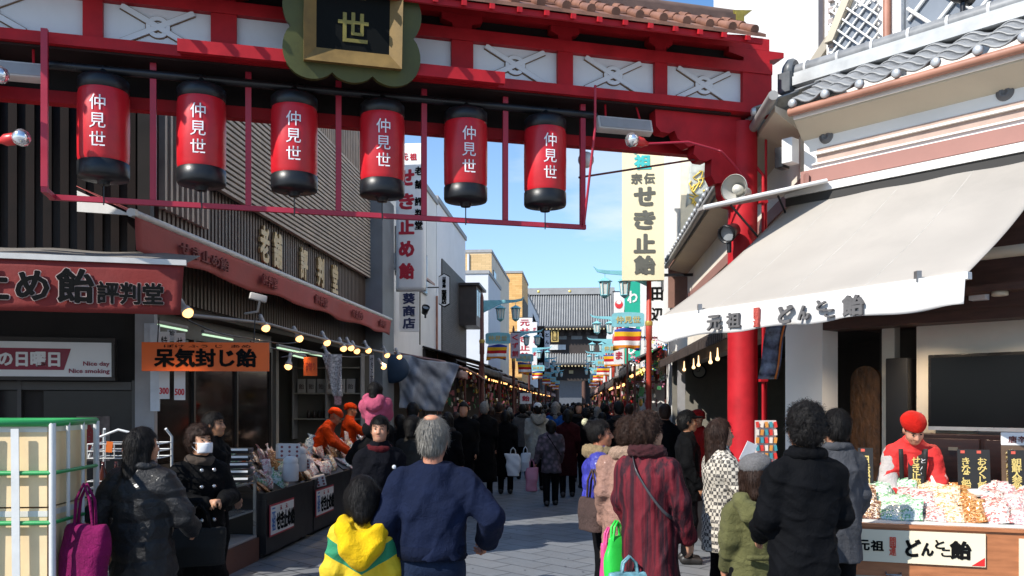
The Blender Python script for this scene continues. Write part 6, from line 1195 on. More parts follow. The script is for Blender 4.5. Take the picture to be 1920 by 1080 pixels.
# left dark counters with white signs
CBK = M('counter_black', (.018, .016, .016), .45, .2, 3, .05); SGW = M('counter_sign_white', (.66, .65, .63), .55, .04); SGR = M('counter_sign_red', (.42, .05, .06), .6); BLU = M('counter_sign_blue', (.05, .16, .40), .6)
for i, (v0, v1, lab) in enumerate(((9.25, 10.9, 'nearest'), (10.95, 12.7, 'middle'), (12.75, 15.2, 'third'), (15.25, 17.9, 'farthest'))):
    o = thing('display_counter', 'black display counter heaped with candy bags, %s of the left row' % lab, 'counter', ST @ Vector((-3.95, (v0+v1)/2, 0)), -4.65)
    part('body', MB(ST).box2((-4.02, v0, .06), (-3.5, v1, .66)), CBK, o); part('plinth', MB(ST).box2((-3.98, v0+.04, 0), (-3.58, v1-.04, .059)), BLACK, o); part('rim', MB(ST).box2((-3.515, v0, .661), (-3.49, v1, .74)).box2((-4.02, v0, .661), (-3.516, v0+.025, .74)), CBK, o)
    part('riser', MB(ST).add([(-3.52, v0+.03, .662), (-4.01, v0+.03, 1.02), (-4.01, v1, 1.02), (-3.52, v1, .662), (-4.01, v0+.03, .662), (-4.01, v1, .662)], [(0, 1, 2, 3), (0, 4, 1), (3, 2, 5), (1, 4, 5, 2)]), CBK, o)
    if i < 3:
        c = v0+.46 if i == 0 else v0+.42; T = ST @ Matrix.Translation((-3.482, c, .42)) @ Matrix.Rotation(R(90), 4, 'Z') @ Matrix.Rotation(R(90), 4, 'X')
        sg = thing('counter_sign', 'white sign with red border and black brush letters on the %s left counter' % lab, 'sign', ST @ Vector((-3.482, c, .24)), -4.65)
        part('border', MB(T).box((0, 0, 0), (.80, .36, .01)), SGR, sg); part('face', MB(T).box((0, 0, .006), (.76, .32, .006)), SGW, sg)
        T2 = T @ Matrix.Translation((0, 0, .0105)); letters('元祖', .1, BLU, sg, T2 @ Matrix.Translation((-.30, .01, 0)), True, ext=.0005, fit=(.11, .26), thick=.015)
        for j, ch in enumerate('せき止め飴'): letters(ch, .12, INK, sg, T2 @ Matrix.Translation((-.15+.122*j, -.03, 0)), ext=.0005, fit=(.115, .19), thick=.05)
        for x in (-.06, .12): letters('元', .05, SGR, sg, T2 @ Matrix.Translation((x, .115, 0)), ext=.0005, fit=(.06, .05), thick=.02)
    n = int((v1-v0)*19)
    for k in range(n):
        t = rr.random(); u = -3.56-.44*t; v = v0+.10+(v1-v0-.2)*((k+.5)/n); z = .665+.36*(-u-3.52)/.49
        bag(k, rr.choice(BAGS if rr.random() < .45 else FLAT), ST @ Vector((u, v, z+.01)), (R(rr.uniform(-65, -5)), R(rr.uniform(-28, 28)), R(85.35+rr.uniform(-60, 60))), 'heaped on the %s left counter' % lab, rr.choice([0, 0, 1, 2, 2, 3, 4, 5, 6] if i == 0 else [0, 0, 1, 2, 2, 3, 5, 6]))
PLK = M('polka_box', (.55, .53, .52), .5, .05)
for i, (px, py, Y, s, lab) in enumerate(((540, 846, 10.4, .26, 'white gift carton tilted on top of the candy bags'), (566, 868, 10.8, .2, 'small white carton beside the round white jar'), (596, 902, 11.4, .2, 'white carton at the counter edge above the second sign'))):
    p = at(px, py, Y); o = thing('gift_carton', lab, 'box', p-Vector((0, 0, s*.35)), rr.uniform(-30, 30)); T = Matrix.Translation(p) @ Euler((R(rr.uniform(-20, 20)), R(rr.uniform(-14, 14)), R(rr.uniform(-40, 40)))).to_matrix().to_4x4(); part('carton', MB(T).box((0, 0, 0), (s, s*.7, s*.7), None, .004), PLK, o)
    d = MB(T)
    for k in range(9): d.lathe([(0, .001), (.016, .001)], (-s*.35+s*.35*(k % 3), -s*.352, -s*.22+s*.2*(k//3)), 10, (0, -1, 0), cap=False)
    part('dots', d, M('dot_maroon', (.2, .05, .06), .6), o)
for px, py, Y, lab in ((561, 862, 10.6, 'round white jar with domed lid'), (545, 880, 10.3, 'shorter white jar in front of the domed one')):
    p = at(px, py, Y); o = thing('candy_jar', lab+' on the candy heap', 'jar', p-Vector((0, 0, .14)), 0); part('jar', MB().lathe([(.085, -.14), (.095, -.12), (.095, .05), (.08, .08)], p, 18), PLK, o); part('lid', MB().lathe([(.088, .08), (.088, .12), (.05, .16), (0, .165)], p, 18), M('jar_lid', (.6, .59, .58), .4), o)
# glass case nearest the viewer
o = thing('display_case', 'low glass display case with brown plinth before the left counters', 'display case', ST @ Vector((-3.95, 8.6, 0)), -4.65)
part('plinth', MB(ST).box2((-4.4, 8.1, 0), (-3.56, 9.2, .26)), M('plinth_brown', (.10, .04, .028), .5, .2, 3), o); part('floor_board', MB(ST).box2((-4.38, 8.12, .261), (-3.58, 9.18, .29)), POSTG, o)
for z in (.55, .86): part('shelf', MB(ST).box2((-4.36, 8.14, z), (-3.6, 9.16, z+.02)), M('shelf_glass', (.20, .21, .21), .15, .1), o)
for u in (-4.38, -3.61):
    for v in (8.12, 9.15): part('post', MB(ST).box2((u, v, .29), (u+.03, v+.03, .95)), M('case_metal', (.25, .25, .25), .3, metal=.6), o)
for k in range(8): bag(k, rr.choice(BAGS), ST @ Vector((-4.2+.5*rr.random(), 8.3+.11*k, .575 if k % 2 else .30)), (0, 0, R(90+rr.uniform(-30, 30))), 'inside the glass display case', rr.choice([5, 6, 0, 2]))
for k in range(6): bag(k, rr.choice(FLAT), ST @ Vector((-4.2+.55*rr.random(), 8.25+.16*k, .885)), (R(-65), 0, R(90+rr.uniform(-30, 30))), 'on top of the glass display case', rr.choice([2, 3, 0, 4]))
# black stacked trays with orange tags
o = thing('tray_stack', 'stack of black plastic trays with pale rims behind the woman with the mask', 'trays', at(432, 900, 8.9), 5)
for k in range(5): part('tray', MB(frame(*at(432, 900, 8.9)[:2], 8)).box((0, 0, .95+.075*k), (.42, .3, .05), None, .006), BLACK, o); part('rim', MB(frame(*at(432, 900, 8.9)[:2], 8)).box((0, -.152, .968+.075*k), (.40, .006, .022)), SGW, o)
for px, py in ((205, 838), (236, 836), (457, 866)):
    p = at(px, py, 5.93 if px < 300 else 9.2); solo('price_tag', MB().box(p, (.042, .004, .075), (0, 6, 10)), M('tag_orange', (.75, .16, .02), .6), 'small bright orange price tag '+('on the wire rack near the cart' if px == 205 else 'on the wire rack near the black hair' if px == 236 else 'by the tray stack'), 'price tag')
# right counter candies
for c in range(11):
    for r in range(4):
        k = [1, 1, 4, 4, 5, 5, 6, 0, 2, 2, 0][c] if rr.random() < .8 else rr.choice([0, 2, 5]); bag(0, rr.choice(FLAT), CF @ Vector((.06+.145*c+rr.uniform(-.02, .02), .10+.165*r, .905+.045*r)), (R(-62+rr.uniform(-8, 8)), R(rr.uniform(-9, 9)), R(-18+rr.uniform(-14, 14))), 'laid in rows on the wooden counter', k)
part('display_slope', MB(CF).add([(-.05, .03, .886), (2.55, .03, .886), (2.55, .76, 1.05), (-.05, .76, 1.05), (-.05, .76, .886), (2.55, .76, .886)], [(0, 1, 2, 3), (0, 3, 4), (1, 5, 2), (3, 2, 5, 4)]), M('slope_pale', (.5, .48, .44), .7), ct)
GTX = M('sign_gold_text', (.60, .46, .15), .5, metal=.1)
for px, s, lab in ((1622, '黒飴', 'leftmost, half hidden by the dark shopper'), (1716, 'せき止飴', 'before the clerk'), (1810, 'きなこ飴', 'left of the pair by the television'), (1840, 'おみくじ飴', 'right of the pair by the television'), (1905, '朝鮮人参飴', 'at the right picture edge')):
    k = (px-960)/FPX; x = next(q/200 for q in range(-20, 500) if (lambda w: w.x/w.y)(CF @ Vector((q/200, .74, 1))) >= k); p = CF @ Vector((x, .74, 1.06))
    o = thing('price_sign', 'black upright candy sign with gold characters, '+lab, 'sign', p, -18); T = CF @ Matrix.Translation((x, .73, 1.235)) @ Matrix.Rotation(R(90-8), 4, 'X')
    part('board', MB(T).box((0, 0, 0), (.115, .34, .012)), M('sign_black_matt', (.012, .011, .010), .5), o); letters(s, .07, GTX, o, T @ Matrix.Translation((0, -.02, .007)), True, ext=.0006, fit=(.07, .25), thick=.012); part('red_mark', MB(T).box((-.02, .15, .008), (.03, .022, .003)), M('mark_red', (.5, .08, .05), .5), o)
    part('price_card', MB(T).box((.005, -.17, .02), (.10, .055, .004)), SGW, o)
o = thing('picture_board', 'candy picture board with white lettered header at the right edge', 'sign board', CF @ Vector((1.55, .78, 1.05)), -18); T = CF @ Matrix.Translation((1.50, .80, 1.30)) @ Matrix.Rotation(R(84), 4, 'X')
part('board', MB(T).box((0, -.03, 0), (.56, .36, .014)), M('board_brown', (.10, .06, .035), .5), o); part('header', MB(T).box((0, .19, .004), (.56, .10, .014)), SGW, o); letters('唐辛子 あご昆布', .06, M('header_ink', (.12, .02, .015), .6), o, T @ Matrix.Translation((0, .185, .0115)), ext=.0006, fit=(.46, .055), thick=.02)
pic = part('candy_picture', MB(T).grid(lambda a, b: (-.25+.5*a, -.19+.28*b+.02*math.sin(a*18)*b, .009), 20, 4), candy('4a3826', '8a7040', 'b09858'), o)
for x in (.62, .80, 1.02): solo('plastic_bowl', MB(CF).lathe([(.05, 1.05), (.075, 1.10), (.078, 1.10), (.052, 1.055)], (x, .60, 0), 18), M('bowl_white', (.62, .60, .55), .4), 'white plastic tub at the back of the wooden counter, '+('left of three' if x < .7 else 'middle of three' if x < .9 else 'right of three'), 'tub')
# pair of roll cages with cardboard at the far left
CARD = M('cardboard', (.76, .58, .34), .8, .12, 3, .15, 40, dirt=.1); TAPE = M('tape_white', (.62, .60, .55), .4, .05); CWH = M('cage_white', (.62, .62, .60), .4, .08); CGR = M('cage_green', (.03, .28, .08), .4, .1)
def cage(fr, w, d, h, lab, n):
    o = thing('roll_cage', lab, 'trolley', fr @ Vector((w/2, d/2, 0)), 0)
    for x in (0, w):
        for y in (0, d): part('post', MB(fr).tube([(x, y, .12), (x, y, h)], .020, 8), CWH, o)
    part('top_rail', MB(fr).tube([(0, 0, h), (w, 0, h), (w, d, h), (0, d, h), (0, 0, h)], .021, 8), CGR, o)
    for z in (h*.36, h*.64, h*.82): part('rail', MB(fr).tube([(0, -.005, z), (w, -.005, z)], .014, 8), CGR, o); part('side_rail', MB(fr).tube([(w+.004, 0, z), (w+.004, d, z)], .012, 8), CGR, o)
    for i in range(n): x = w*(i+1)/(n+1); part('upright', MB(fr).box((x, -.022, h*.53), (.045, .008, h*.9), (0, rr.uniform(-1.5, 1.5), rr.uniform(-2, 2))), CWH, o)
    for i in range(2): y = d*(i+1)/3; part('upright', MB(fr).tube([(w, y, .15), (w, y, h)], .012, 8), CWH, o)
    part('deck', MB(fr).box2((0, 0, .10), (w, d, .13)), CGR, o)
    for x in (.08, w-.08):
        for y in (.08, d-.08): part('castor', MB(fr).lathe([(0, -.02), (.05, -.02), (.05, .02), (0, .02)], (x, y, .051), 14, (1, 0, 0)), BLACK, o)
    return o
KF = frame(-3.68, 4.95, 4); cage(KF, .98, .62, 1.63, 'roll cage with white uprights and green rails full of cardboard at the left edge', 4)
def carton(fr, x, y, z, w, d, h, lab):
    o = thing('cardboard_box', lab, 'box', fr @ Vector((x+w/2, y+d/2, z)), 0); part('box', MB(fr).box2((x, y, z), (x+w, y+d, z+h)), CARD, o); part('tape', MB(fr).box2((x-.002, y-.003, z+h*.90), (x+w+.003, y+d, z+h*.97)), TAPE, o); return o
for r in range(3):
    for c in range(2): carton(KF, .05+.45*c, .03, .135+.50*r, .435, .55, .49, 'plain brown cardboard box in the lit roll cage, %s row, %s column' % (['bottom', 'middle', 'top'][r], ['left', 'right'][c]))
o = thing('wire_rack', 'white wire basket rack with dark bottles beside the quilted coat', 'rack', Vector((-2.7, 6.1, 0)), 0); WRF = frame(-2.96, 5.95, 5)
for z in (.85, 1.10, 1.36): 
    b_ = MB(WRF)
    for k in range(9): b_.tube([(.06*k, 0, z), (.06*k, 0, z+.10)], .004, 5)
    for q in (0, .05, .10): b_.tube([(0, 0, z+q), (.48, 0, z+q), (.48, .3, z+q), (0, .3, z+q), (0, 0, z+q)], .005, 5)
    part('basket', b_, CWH, o)
for x in (0, .48): part('post', MB(WRF).tube([(x, .3, 0), (x, .3, 1.5), (x*.9+.02, .25, 1.56)], .010, 8), CWH, o)
part('arch', MB(WRF).tube([(.0, .02, 1.36), (.05, .02, 1.50), (.20, .02, 1.56), (.36, .02, 1.52), (.44, .02, 1.42)], .009, 8), CWH, o)
for k in range(5): b_ = solo('sauce_bottle', MB(WRF).lathe([(.028, 1.11), (.03, 1.12), (.03, 1.24), (.012, 1.29), (.012, 1.33), (0, 1.33)], (.06+.09*k, .12, 0), 14), M('bottle_brown', (.06, .015, .01), .15), 'dark red bottle standing in the white wire rack', 'bottle', 'bottles in the wire rack')
# hanging charms by the pillar and plastic poster
o = thing('charm_rack', 'rack of small red and white charms next to the red pillar', 'rack', at(1437, 900, 8.2), 0); p0 = at(1437, 800, 8.2); part('board', MB().box((p0.x, p0.y+.03, p0.z-.25), (.2, .02, .62)), M('rack_white', (.55, .5, .48), .6), o); part('post', MB().tube([(p0.x, p0.y+.04, 0), (p0.x, p0.y+.04, p0.z)], .015, 8), POSTG, o)
for k in range(40): part('charm', MB().box((p0.x-.085+.043*(k % 5), p0.y, p0.z+.02-.075*(k//5)), (.026, .02, .055), (0, rr.uniform(-10, 10), 0)), M('charm_%d' % (k % 4), [(.6, .04, .03), (.7, .62, .55), (.6, .25, .05), (.05, .25, .3)][k % 4], .4), o)
p = at(1448, 655, 8.6); o = thing('plastic_poster', 'glossy blue and orange poster hanging askew right of the red pillar', 'poster', p, 0); part('sheet', MB().grid(lambda a, b: (p.x+.05+(a-.5)*.20-.10*b, p.y+.03*math.sin(b*6), p.z+.26-.56*b), 6, 8, .004), M('poster_mix', (.10, .13, .22), .2, .9, 9), o); part('orange_band', MB().grid(lambda a, b: (p.x+.11-.10*b+.02*a, p.y-.02+.03*math.sin(b*6), p.z+.26-.56*b), 1, 8, .004), M('poster_orange', (.55, .16, .03), .3), o)
# gift table with clear bags behind the houndstooth coat
o = thing('gift_table', 'low grey table of clear candy bags beside the red pillar', 'table', ST @ Vector((1.9, 10.6, 0)), -4.65); part('table_top', MB(ST).box2((1.45, 9.9, .62), (2.35, 12.6, .68)), M('table_grey', (.16, .17, .18), .4), o); part('skirt', MB(ST).box2((1.5, 9.95, 0), (2.3, 12.5, .619)), CBK, o)
for k in range(22): bag(k, rr.choice(BAGS), ST @ Vector((1.55+.7*rr.random(), 10.0+.115*k, .685)), (R(rr.uniform(-20, 10)), 0, R(-90+rr.uniform(-40, 40))), 'on the grey table by the pillar', rr.choice([0, 2, 3, 2]))
# ------------------------------------------------------------------ people
@custom('hound')
def hound(t):
    v = t.map((1, 1, 1)); c = t.n('TexChecker'); c.inputs['Scale'].default_value = 36; t.l(v, c.inputs['Vector']); c2 = t.n('TexChecker'); c2.inputs['Scale'].default_value = 60; t.l(v, c2.inputs['Vector'])
    f = t.math('MULTIPLY', c.outputs[1], t.math('ADD', t.math('MULTIPLY', c2.outputs[1], .25), .75)); t.bump(t.noise(v, 25, 4), .3, .015); return t.fin(t.mix(f, (.50, .45, .37), (.03, .027, .028)), .9)
@custom('wine')
def wine(t):
    a = t.noise(t.map((1, 1, .02)), 26, 3, .6); b = t.noise(t.map((1, 1, .5)), 20, 4); t.bump(t.math('ADD', t.math('MULTIPLY', a, .6), b), .5, .02)
    return t.fin(t.mix(t.rng(a, .42, .6), (.026, .008, .013), (.135, .012, .020)), .8, 0, 0, .2)
@custom('tunic')
def tunic(t):
    v = t.n('TexVoronoi'); v.inputs['Scale'].default_value = 12; t.l(t.map(), v.inputs['Vector']); return t.fin(t.mix(t.rng(v.outputs[0], .1, .6), (.16, .11, .14), (.035, .028, .035)), .8)
@custom('childjacket')
def childjacket(t):
    s = t.n('SeparateXYZ'); t.l(t.co.outputs['Object'], s.inputs[0]); z = s.outputs[2]; zz = t.math('SUBTRACT', z, t.math('MULTIPLY', t.math('ABSOLUTE', s.outputs[0]), .55)); f = t.math('MULTIPLY', t.math('GREATER_THAN', zz, .83), t.math('LESS_THAN', zz, .925)); k = t.math('MULTIPLY', t.math('GREATER_THAN', z, .72), t.math('LESS_THAN', z, .77))
    ax = t.math('GREATER_THAN', t.math('ABSOLUTE', s.outputs[0]), .21); n = t.noise(t.map(), 20, 4); t.bump(n, .45, .02)
    c = t.mix(f, (.62, .43, .012), (.015, .20, .09)); return t.fin(t.mix(t.math('MULTIPLY', k, ax), c, (.02, .02, .02)), .8)
@custom('happi')
def happi(t):
    n = t.noise(t.map(), 7, 1, .3, 1.2); s = t.n('SeparateXYZ'); t.l(t.co.outputs['Object'], s.inputs[0]); b = t.noise(t.map(), 22, 4); t.bump(b, .4, .02)
    f = t.math('MULTIPLY', t.rng(n, .58, .60), t.math('LESS_THAN', s.outputs[2], 1.12)); return t.fin(t.mix(f, (.52, .018, .016), (.62, .58, .54)), .8)
BK = hairm('100d0c'); BRN = hairm('2c1c14'); GRY = hairm('77736c'); DG = cloth('15151a'); JEAN = cloth('1c2a44', .85, 0, .4); BLKC = cloth('0d0d10', .8); NAVYC = cloth('14182a', .7)
def G(px, Y, z=0): return ((px-960)/FPX*Y, Y, z)
def tote(name, label, cat, p, w, h, d, mat, yaw=0, handle=.22, seed=1, hm=None):
    o = thing(name, label, cat, p, yaw); T = Matrix.Translation(p) @ Matrix.Rotation(R(yaw), 4, 'Z'); f = wob(seed, 16, .055*w, 7)
    v = Vol(.012); v.loft([(0, 0, 0, w/2*.92, d/2), (h*.5, 0, 0, w/2*1.03, d/2*1.1), (h*.9, 0, 0, w/2, d/2*.6), (h, 0, 0, w/2*.97, d/2*.35)], 0, ID, 3); v.disp = f; link('bag_body', v.mesh('bag_body'), mat, o)
    if handle: 
        for y in (-.012, .012): part('handle', MB(T).tube([(-w*.22, y, h*.9), (-w*.16, y*1.5, h+handle*.6), (0, y, h+handle), (w*.16, y*1.5, h+handle*.6), (w*.22, y, h*.9)], .009, 8), hm or mat, o)
    return o
# 1 quilted coat, seen from behind, and her bag
person('woman in a long black quilted coat seen from behind beside the roll cages', G(268, 5.5), -12, 1.585, cloth('14151c', .5, .08), DG, BK, hair_kind='long', coat='coat', coat_len=.42, wide=1.12, puff=.7, seed=2, head=(-25, -4),
       armL=((-.34, -.06, 1.10), (-.36, .02, .86)), armR=((.32, .05, 1.10), (.27, .22, .98)), extras=[ex_collar(cloth('12141c', .38, .25), 'stand_collar', .030, .078, 1.435, .002)])
tote('tote_bag', 'plum magenta tote bag hanging from the quilted coat sleeve', 'bag', G(160, 5.15, .66), .34, .36, .15, cloth('7a0f4e', .75, 0, .5), -20, .24, 3)
# 2 woman with a mask
person('woman with wavy hair, white mask and black buttoned coat, hands together', G(376, 6.3), -138, 1.575, cloth('101012', .75), DG, BRN, hair_kind='perm', coat='coat', coat_len=.38, wide=1.05, seed=3, head=(8, 0), skin_c='c89878',
       armL=((-.27, .05, 1.14), (-.06, .27, 1.12)), armR=((.27, .05, 1.14), (.07, .27, 1.12)), handdir=(((1, .35, .1), (0, .2, -1), -1), ((-1, .35, .1), (0, .2, -1), 1)), hands=(.9, .9),
       extras=[ex_mask(M('mask_white', (.74, .74, .76), .8, .03)), lambda x: [link('button', MB(x['UP']).lathe([(0, .006), (.014, .005), (.016, 0)], (q*.05, .150, 1.36-.13*k), 10, (0, 1, .1)).mesh('button'), M('button_silver', (.55, .55, .55), .25, metal=.8), x['o']) for k in range(5) for q in (-1, 1)],
               ex_collar(cloth('4a4038', .8), 'scarf', .034, .080, 1.43, .006)])
tote('handbag', 'black handbag with a furry trim at the masked woman\'s hip', 'bag', G(374, 5.95, .62), .34, .26, .16, furm('15130f'), 10, .16, 5, BLKC)
# 3 dark man by the counter
person('man in black with dark hair facing right behind the masked woman', G(402, 8.0), -100, 1.66, BLKC, DG, BK, coat='jacket', coat_len=.75, seed=4, skin_c='a87858')
# 4 child in yellow
YH = cloth('d6ac10', .8)
person('child in a yellow hooded jacket with a green band, seen from behind', G(680, 4.65), 6, 1.31, childjacket(), DG, BK, hair_kind='bobchild', coat='jacket', coat_len=.64, wide=.88, seed=5, hs=1.2, head=(0, -6), armL=((-.235, -.02, 1.10), (-.26, .05, .84)), armR=((.235, -.02, 1.10), (.27, .06, .84)), sleeve=1.0,
       extras=[ex_hood(YH, (.135, .075, .15), (0, -.125, 1.335))])
# 5 man in the blue sweater
def hemband(x):
    pts = []; w = x['wd']
    for i in range(33):
        a = i*math.pi/16; ca, sa = math.cos(a), math.sin(a); pts.append((.176*w*math.copysign(abs(ca)**.87, ca), .136*min(w, 1.15)*math.copysign(abs(sa)**.87, sa)))
    link('hem_band', MB(x['UP']).grid(lambda t, b: (pts[int(round(t*32))][0], pts[int(round(t*32))][1], .925+.075*b), 32, 2, .010).mesh('hem_band'), cloth('121a30', .9, 0, .5), x['o'])
    for q in (-1, 1): link('jeans_pocket', MB(x['SC']).grid(lambda a, b, q=q: (q*(.03+.10*a), -.128-.012*math.sin(a*3.1), .70+.13*b), 4, 3, .006).mesh('jeans_pocket'), JEAN, x['o'])
def bald(x): link('bald_spot', MB(x['HD']).ell((0, -.045, 1.690), (.046, .050, .026), 16).mesh('bald_spot'), skin('c89070'), x['o'])
person('stout grey haired man in a navy blue sweater walking away, right arm swung out', G(812, 4.65), -4, 1.665, cloth('161f38', .85, 0, .3), JEAN, GRY, coat='crew', coat_len=.93, wide=1.14, seed=6, stride=.14, sleeve=1.15, head=(-8, -6), skin_c='b07a60',
       armL=((-.30, -.05, 1.12), (-.30, .06, .88)), armR=((.385, -.04, 1.165), (.33, .14, 1.00)), hands=(.6, .8), extras=[bald, hemband])
# 6, 7 man with badge, carrier with pink child
person('man in navy jacket with dark red collar and white badge facing the viewer', G(712, 7.4), -158, 1.63, cloth('11131f', .8), DG, BK, coat='jacket', coat_len=.72, seed=7, head=(-20, 0), skin_c='b5856a', extras=[ex_collar(cloth('4a0f16', .8), 'collar', .030, .088, 1.415, .003), lambda x: link('badge', MB(x['UP']).lathe([(0, .003), (.016, .002), (.019, 0)], (-.10, .130, 1.25), 14, (0, 1, .1)).mesh('badge'), M('badge_white', (.75, .75, .75), .5), x['o'])])
person('adult in black carrying a pink clad child on the shoulders', G(700, 9.2), 10, 1.62, BLKC, DG, BK, coat='coat', coat_len=.6, seed=8, armL=((-.28, .12, 1.2), (-.15, .22, 1.36)), armR=((.28, .12, 1.2), (.15, .22, 1.36)))
person('small child in a pink jacket riding on an adult\'s shoulders', G(704, 9.12, .96), -5, .98, cloth('b0506a', .7), DG, BK, coat='jacket', coat_len=.84, wide=1.15, puff=.2, seed=9, sit=True, hs=1.2, hair_kind='bob', extras=[ex_hood(cloth('b0506a', .7), (.13, .09, .11), (0, -.12, 1.40))], armL=((-.17, .1, 1.14), (-.10, .25, 1.1)), armR=((.17, .1, 1.14), (.10, .25, 1.1)))
person('person with black bob hair and grey brown coat beside the carried child', G(776, 9.6), -25, 1.60, cloth('3c3833', .85), DG, BK, hair_kind='bob', coat='coat', coat_len=.6, seed=10)
# 9-13 walkers in the street
person('tall man in a long black coat with grey hair walking away', G(908, 15.6), 0, 1.76, BLKC, DG, GRY, coat='coat', coat_len=.30, wide=1.15, seed=11, res=.012, stride=.1)
person('woman in a long black coat walking next to the grey haired man', G(948, 16.4), -5, 1.60, cloth('101012', .85), DG, BK, hair_kind='bob', coat='coat', coat_len=.35, seed=12, res=.012, wide=1.1)
WCO = cloth('a8a498', .8)
person('man in an off white hooded parka with a pale cap walking away', G(1008, 16.9), 4, 1.74, WCO, DG, BK, coat='jacket', coat_len=.62, wide=1.12, seed=13, res=.012, stride=.12, extras=[ex_hood(furm('8a8478')), ex_cap(M('cap_white', (.62, .62, .6), .8))])
tote('plastic_bag', 'white plastic shopping bag hanging left of the off white parka', 'bag', G(962, 16.2, .36), .26, .42, .1, M('bag_white', (.72, .72, .72), .4, .04), 0, .12, 7); tote('plastic_bag', 'translucent pale bag in the parka man\'s right hand', 'bag', G(985, 16.5, .42), .2, .36, .1, M('bag_pale', (.60, .62, .64), .3, .05), 0, .12, 8)
person('short woman in a purple grey patterned tunic and black trousers walking away', G(1033, 14.5), 3, 1.45, tunic(), BLKC, BK, hair_kind='bob', coat='coat', coat_len=.66, wide=1.08, seed=14, res=.012, stride=.10, extras=[ex_strap(BLKC)], armL=((-.28, -.03, 1.12), (-.34, .03, .88)))
tote('plastic_bag', 'pink plastic bag carried by the woman in the patterned tunic', 'bag', G(997, 14.4, .26), .2, .40, .1, M('bag_pink', (.42, .16, .22), .4, .1), 5, .14, 9)
person('woman in a dark red coat behind the patterned tunic', G(1064, 15.8), 0, 1.62, cloth('3a0d12', .85), DG, BK, hair_kind='bob', coat='coat', coat_len=.42, seed=15, res=.012, stride=.08)
# 14 blue down jacket
BLP = cloth('34369a', .38, .3)
person('woman with a bun in a shiny blue purple down jacket with fur hood, in profile', G(1126, 7.1), -97, 1.60, BLP, DG, BK, hair_kind='bun', coat='jacket', coat_len=.82, wide=1.08, puff=1, seed=16, skin_c='b87a5c', armL=((-.27, .0, 1.12), (-.25, .15, .92)), armR=((.27, .02, 1.13), (.22, .2, .98)),
       extras=[ex_collar(furm('8a7656'), 'fur_collar', .055, .105, 1.42, .012), lambda x: link('hair_tie', MB(x['HD']).ell((0, -.135, 1.685), (.036, .034, .036), 12).mesh('hair_tie'), furm('d8c8a0'), x['o'])])
tote('shoulder_bag', 'soft brown shoulder bag below the blue down jacket', 'bag', G(1112, 6.75, .74), .30, .26, .14, cloth('4a3a36', .6, 0, .5), -60, .22, 11)
# 15 pink beige coat, 16 wine coat
PKC = cloth('9a7464', .5, .10, .5)
person('woman in a shiny pinkish beige coat mostly hidden by the wine red coat', G(1178, 6.45), -8, 1.63, PKC, DG, BRN, hair_kind='perm', coat='coat', coat_len=.60, wide=1.12, puff=.2, seed=17, extras=[ex_collar(furm('a08470'), 'fur_collar', .05, .10, 1.42, .01)])
person('woman with curly hair in a striped wine red coat with a strap across the back', G(1216, 5.65), -38, 1.675, wine(), DG, BRN, hair_kind='curly', coat='coat', coat_len=.52, wide=1.06, seed=18, skin_c='c09478', head=(-22, 0), armR=((.27, .02, 1.12), (.27, .12, .86)),
       extras=[ex_strap(M('strap_grey', (.05, .05, .055), .4), (-.07, 1.425), (.20, 1.02), .012), ex_collar(furm('3a0a12'), 'scarf', .042, .092, 1.445, .010)])
GRN = M('bag_green', (.03, .55, .06), .35, .1, 4, .2); tote('shopping_bag', 'bright green and white shopping bag hanging beside the wine coat', 'bag', G(1156, 5.7, .40), .18, .46, .1, GRN, 30, .1, 13); tote('shopping_bag', 'pink shopping bag behind the green one', 'bag', G(1141, 5.8, .40), .12, .40, .08, M('bag_hot_pink', (.62, .06, .22), .4), 20, .1, 14); tote('shopping_bag', 'blue patterned bag below the wine coat', 'bag', G(1180, 5.5, .32), .26, .34, .12, M('bag_blue_pattern', (.10, .22, .26), .4, .8, 16), 10, .1, 15)
# 17 houndstooth, 18 child, 19 black jacket, 20 grey jacket
person('woman with long brown hair in a black and cream houndstooth coat, in profile', G(1352, 6.8), -78, 1.615, hound(), DG, BRN, hair_kind='long', coat='coat', coat_len=.60, wide=1.04, seed=19, skin_c='c09074', armL=((-.25, .06, 1.12), (-.10, .30, 1.18)), armR=((.25, .06, 1.12), (.12, .32, 1.22)), hands=(.8, .8), shoe=M('boot_beige', (.30, .26, .22), .6))
solo('leaflet', MB().box(at(1403, 848, 6.72), (.10, .004, .16), (12, 22, 20)), M('leaflet_white', (.75, .75, .75), .6), 'white leaflet held up by the woman in houndstooth', 'leaflet')
OLV = cloth('5d5c3a', .8, 0, .4)
person('child in an olive hooded coat and grey beret seen from behind', G(1412, 5.35), 2, 1.36, OLV, DG, BRN, coat='coat', coat_len=.36, wide=.98, hs=1.2, seed=20, hair_kind='bob', extras=[ex_cap(furm('6c6a6a'), 'beret', 'beret'), ex_hood(OLV, (.13, .08, .11), (0, -.125, 1.38)), lambda x: link('coat_belt', MB(x['UP']).grid(lambda a, b: (-.10+.2*a, -.165-.01*math.sin(a*3.1), .98+.04*b), 6, 1, .008).mesh('coat_belt'), OLV, x['o'])])
person('man with curly black hair in a black jacket seen close from behind', G(1508, 4.6), 6, 1.735, cloth('0e1016', .8, 0, .25), DG, BK, hair_kind='curly', coat='jacket', coat_len=.62, wide=1.0, seed=21, sleeve=1.0, armL=((-.235, -.0, 1.11), (-.16, .22, .98)), armR=((.235, -.0, 1.11), (.16, .22, .98)), extras=[ex_collar(cloth('0e1016', .8), 'collar', .030, .085, 1.44, .004)])
person('man in a dark grey jacket with short black hair in front of the candy counter', G(1566, 5.9), 14, 1.70, cloth('45464a', .75, 0, .35), DG, BK, coat='jacket', coat_len=.66, wide=1.04, seed=22, skin_c='b08468', extras=[ex_collar(cloth('45464a', .75), 'collar', .026, .082, 1.44, .003)])
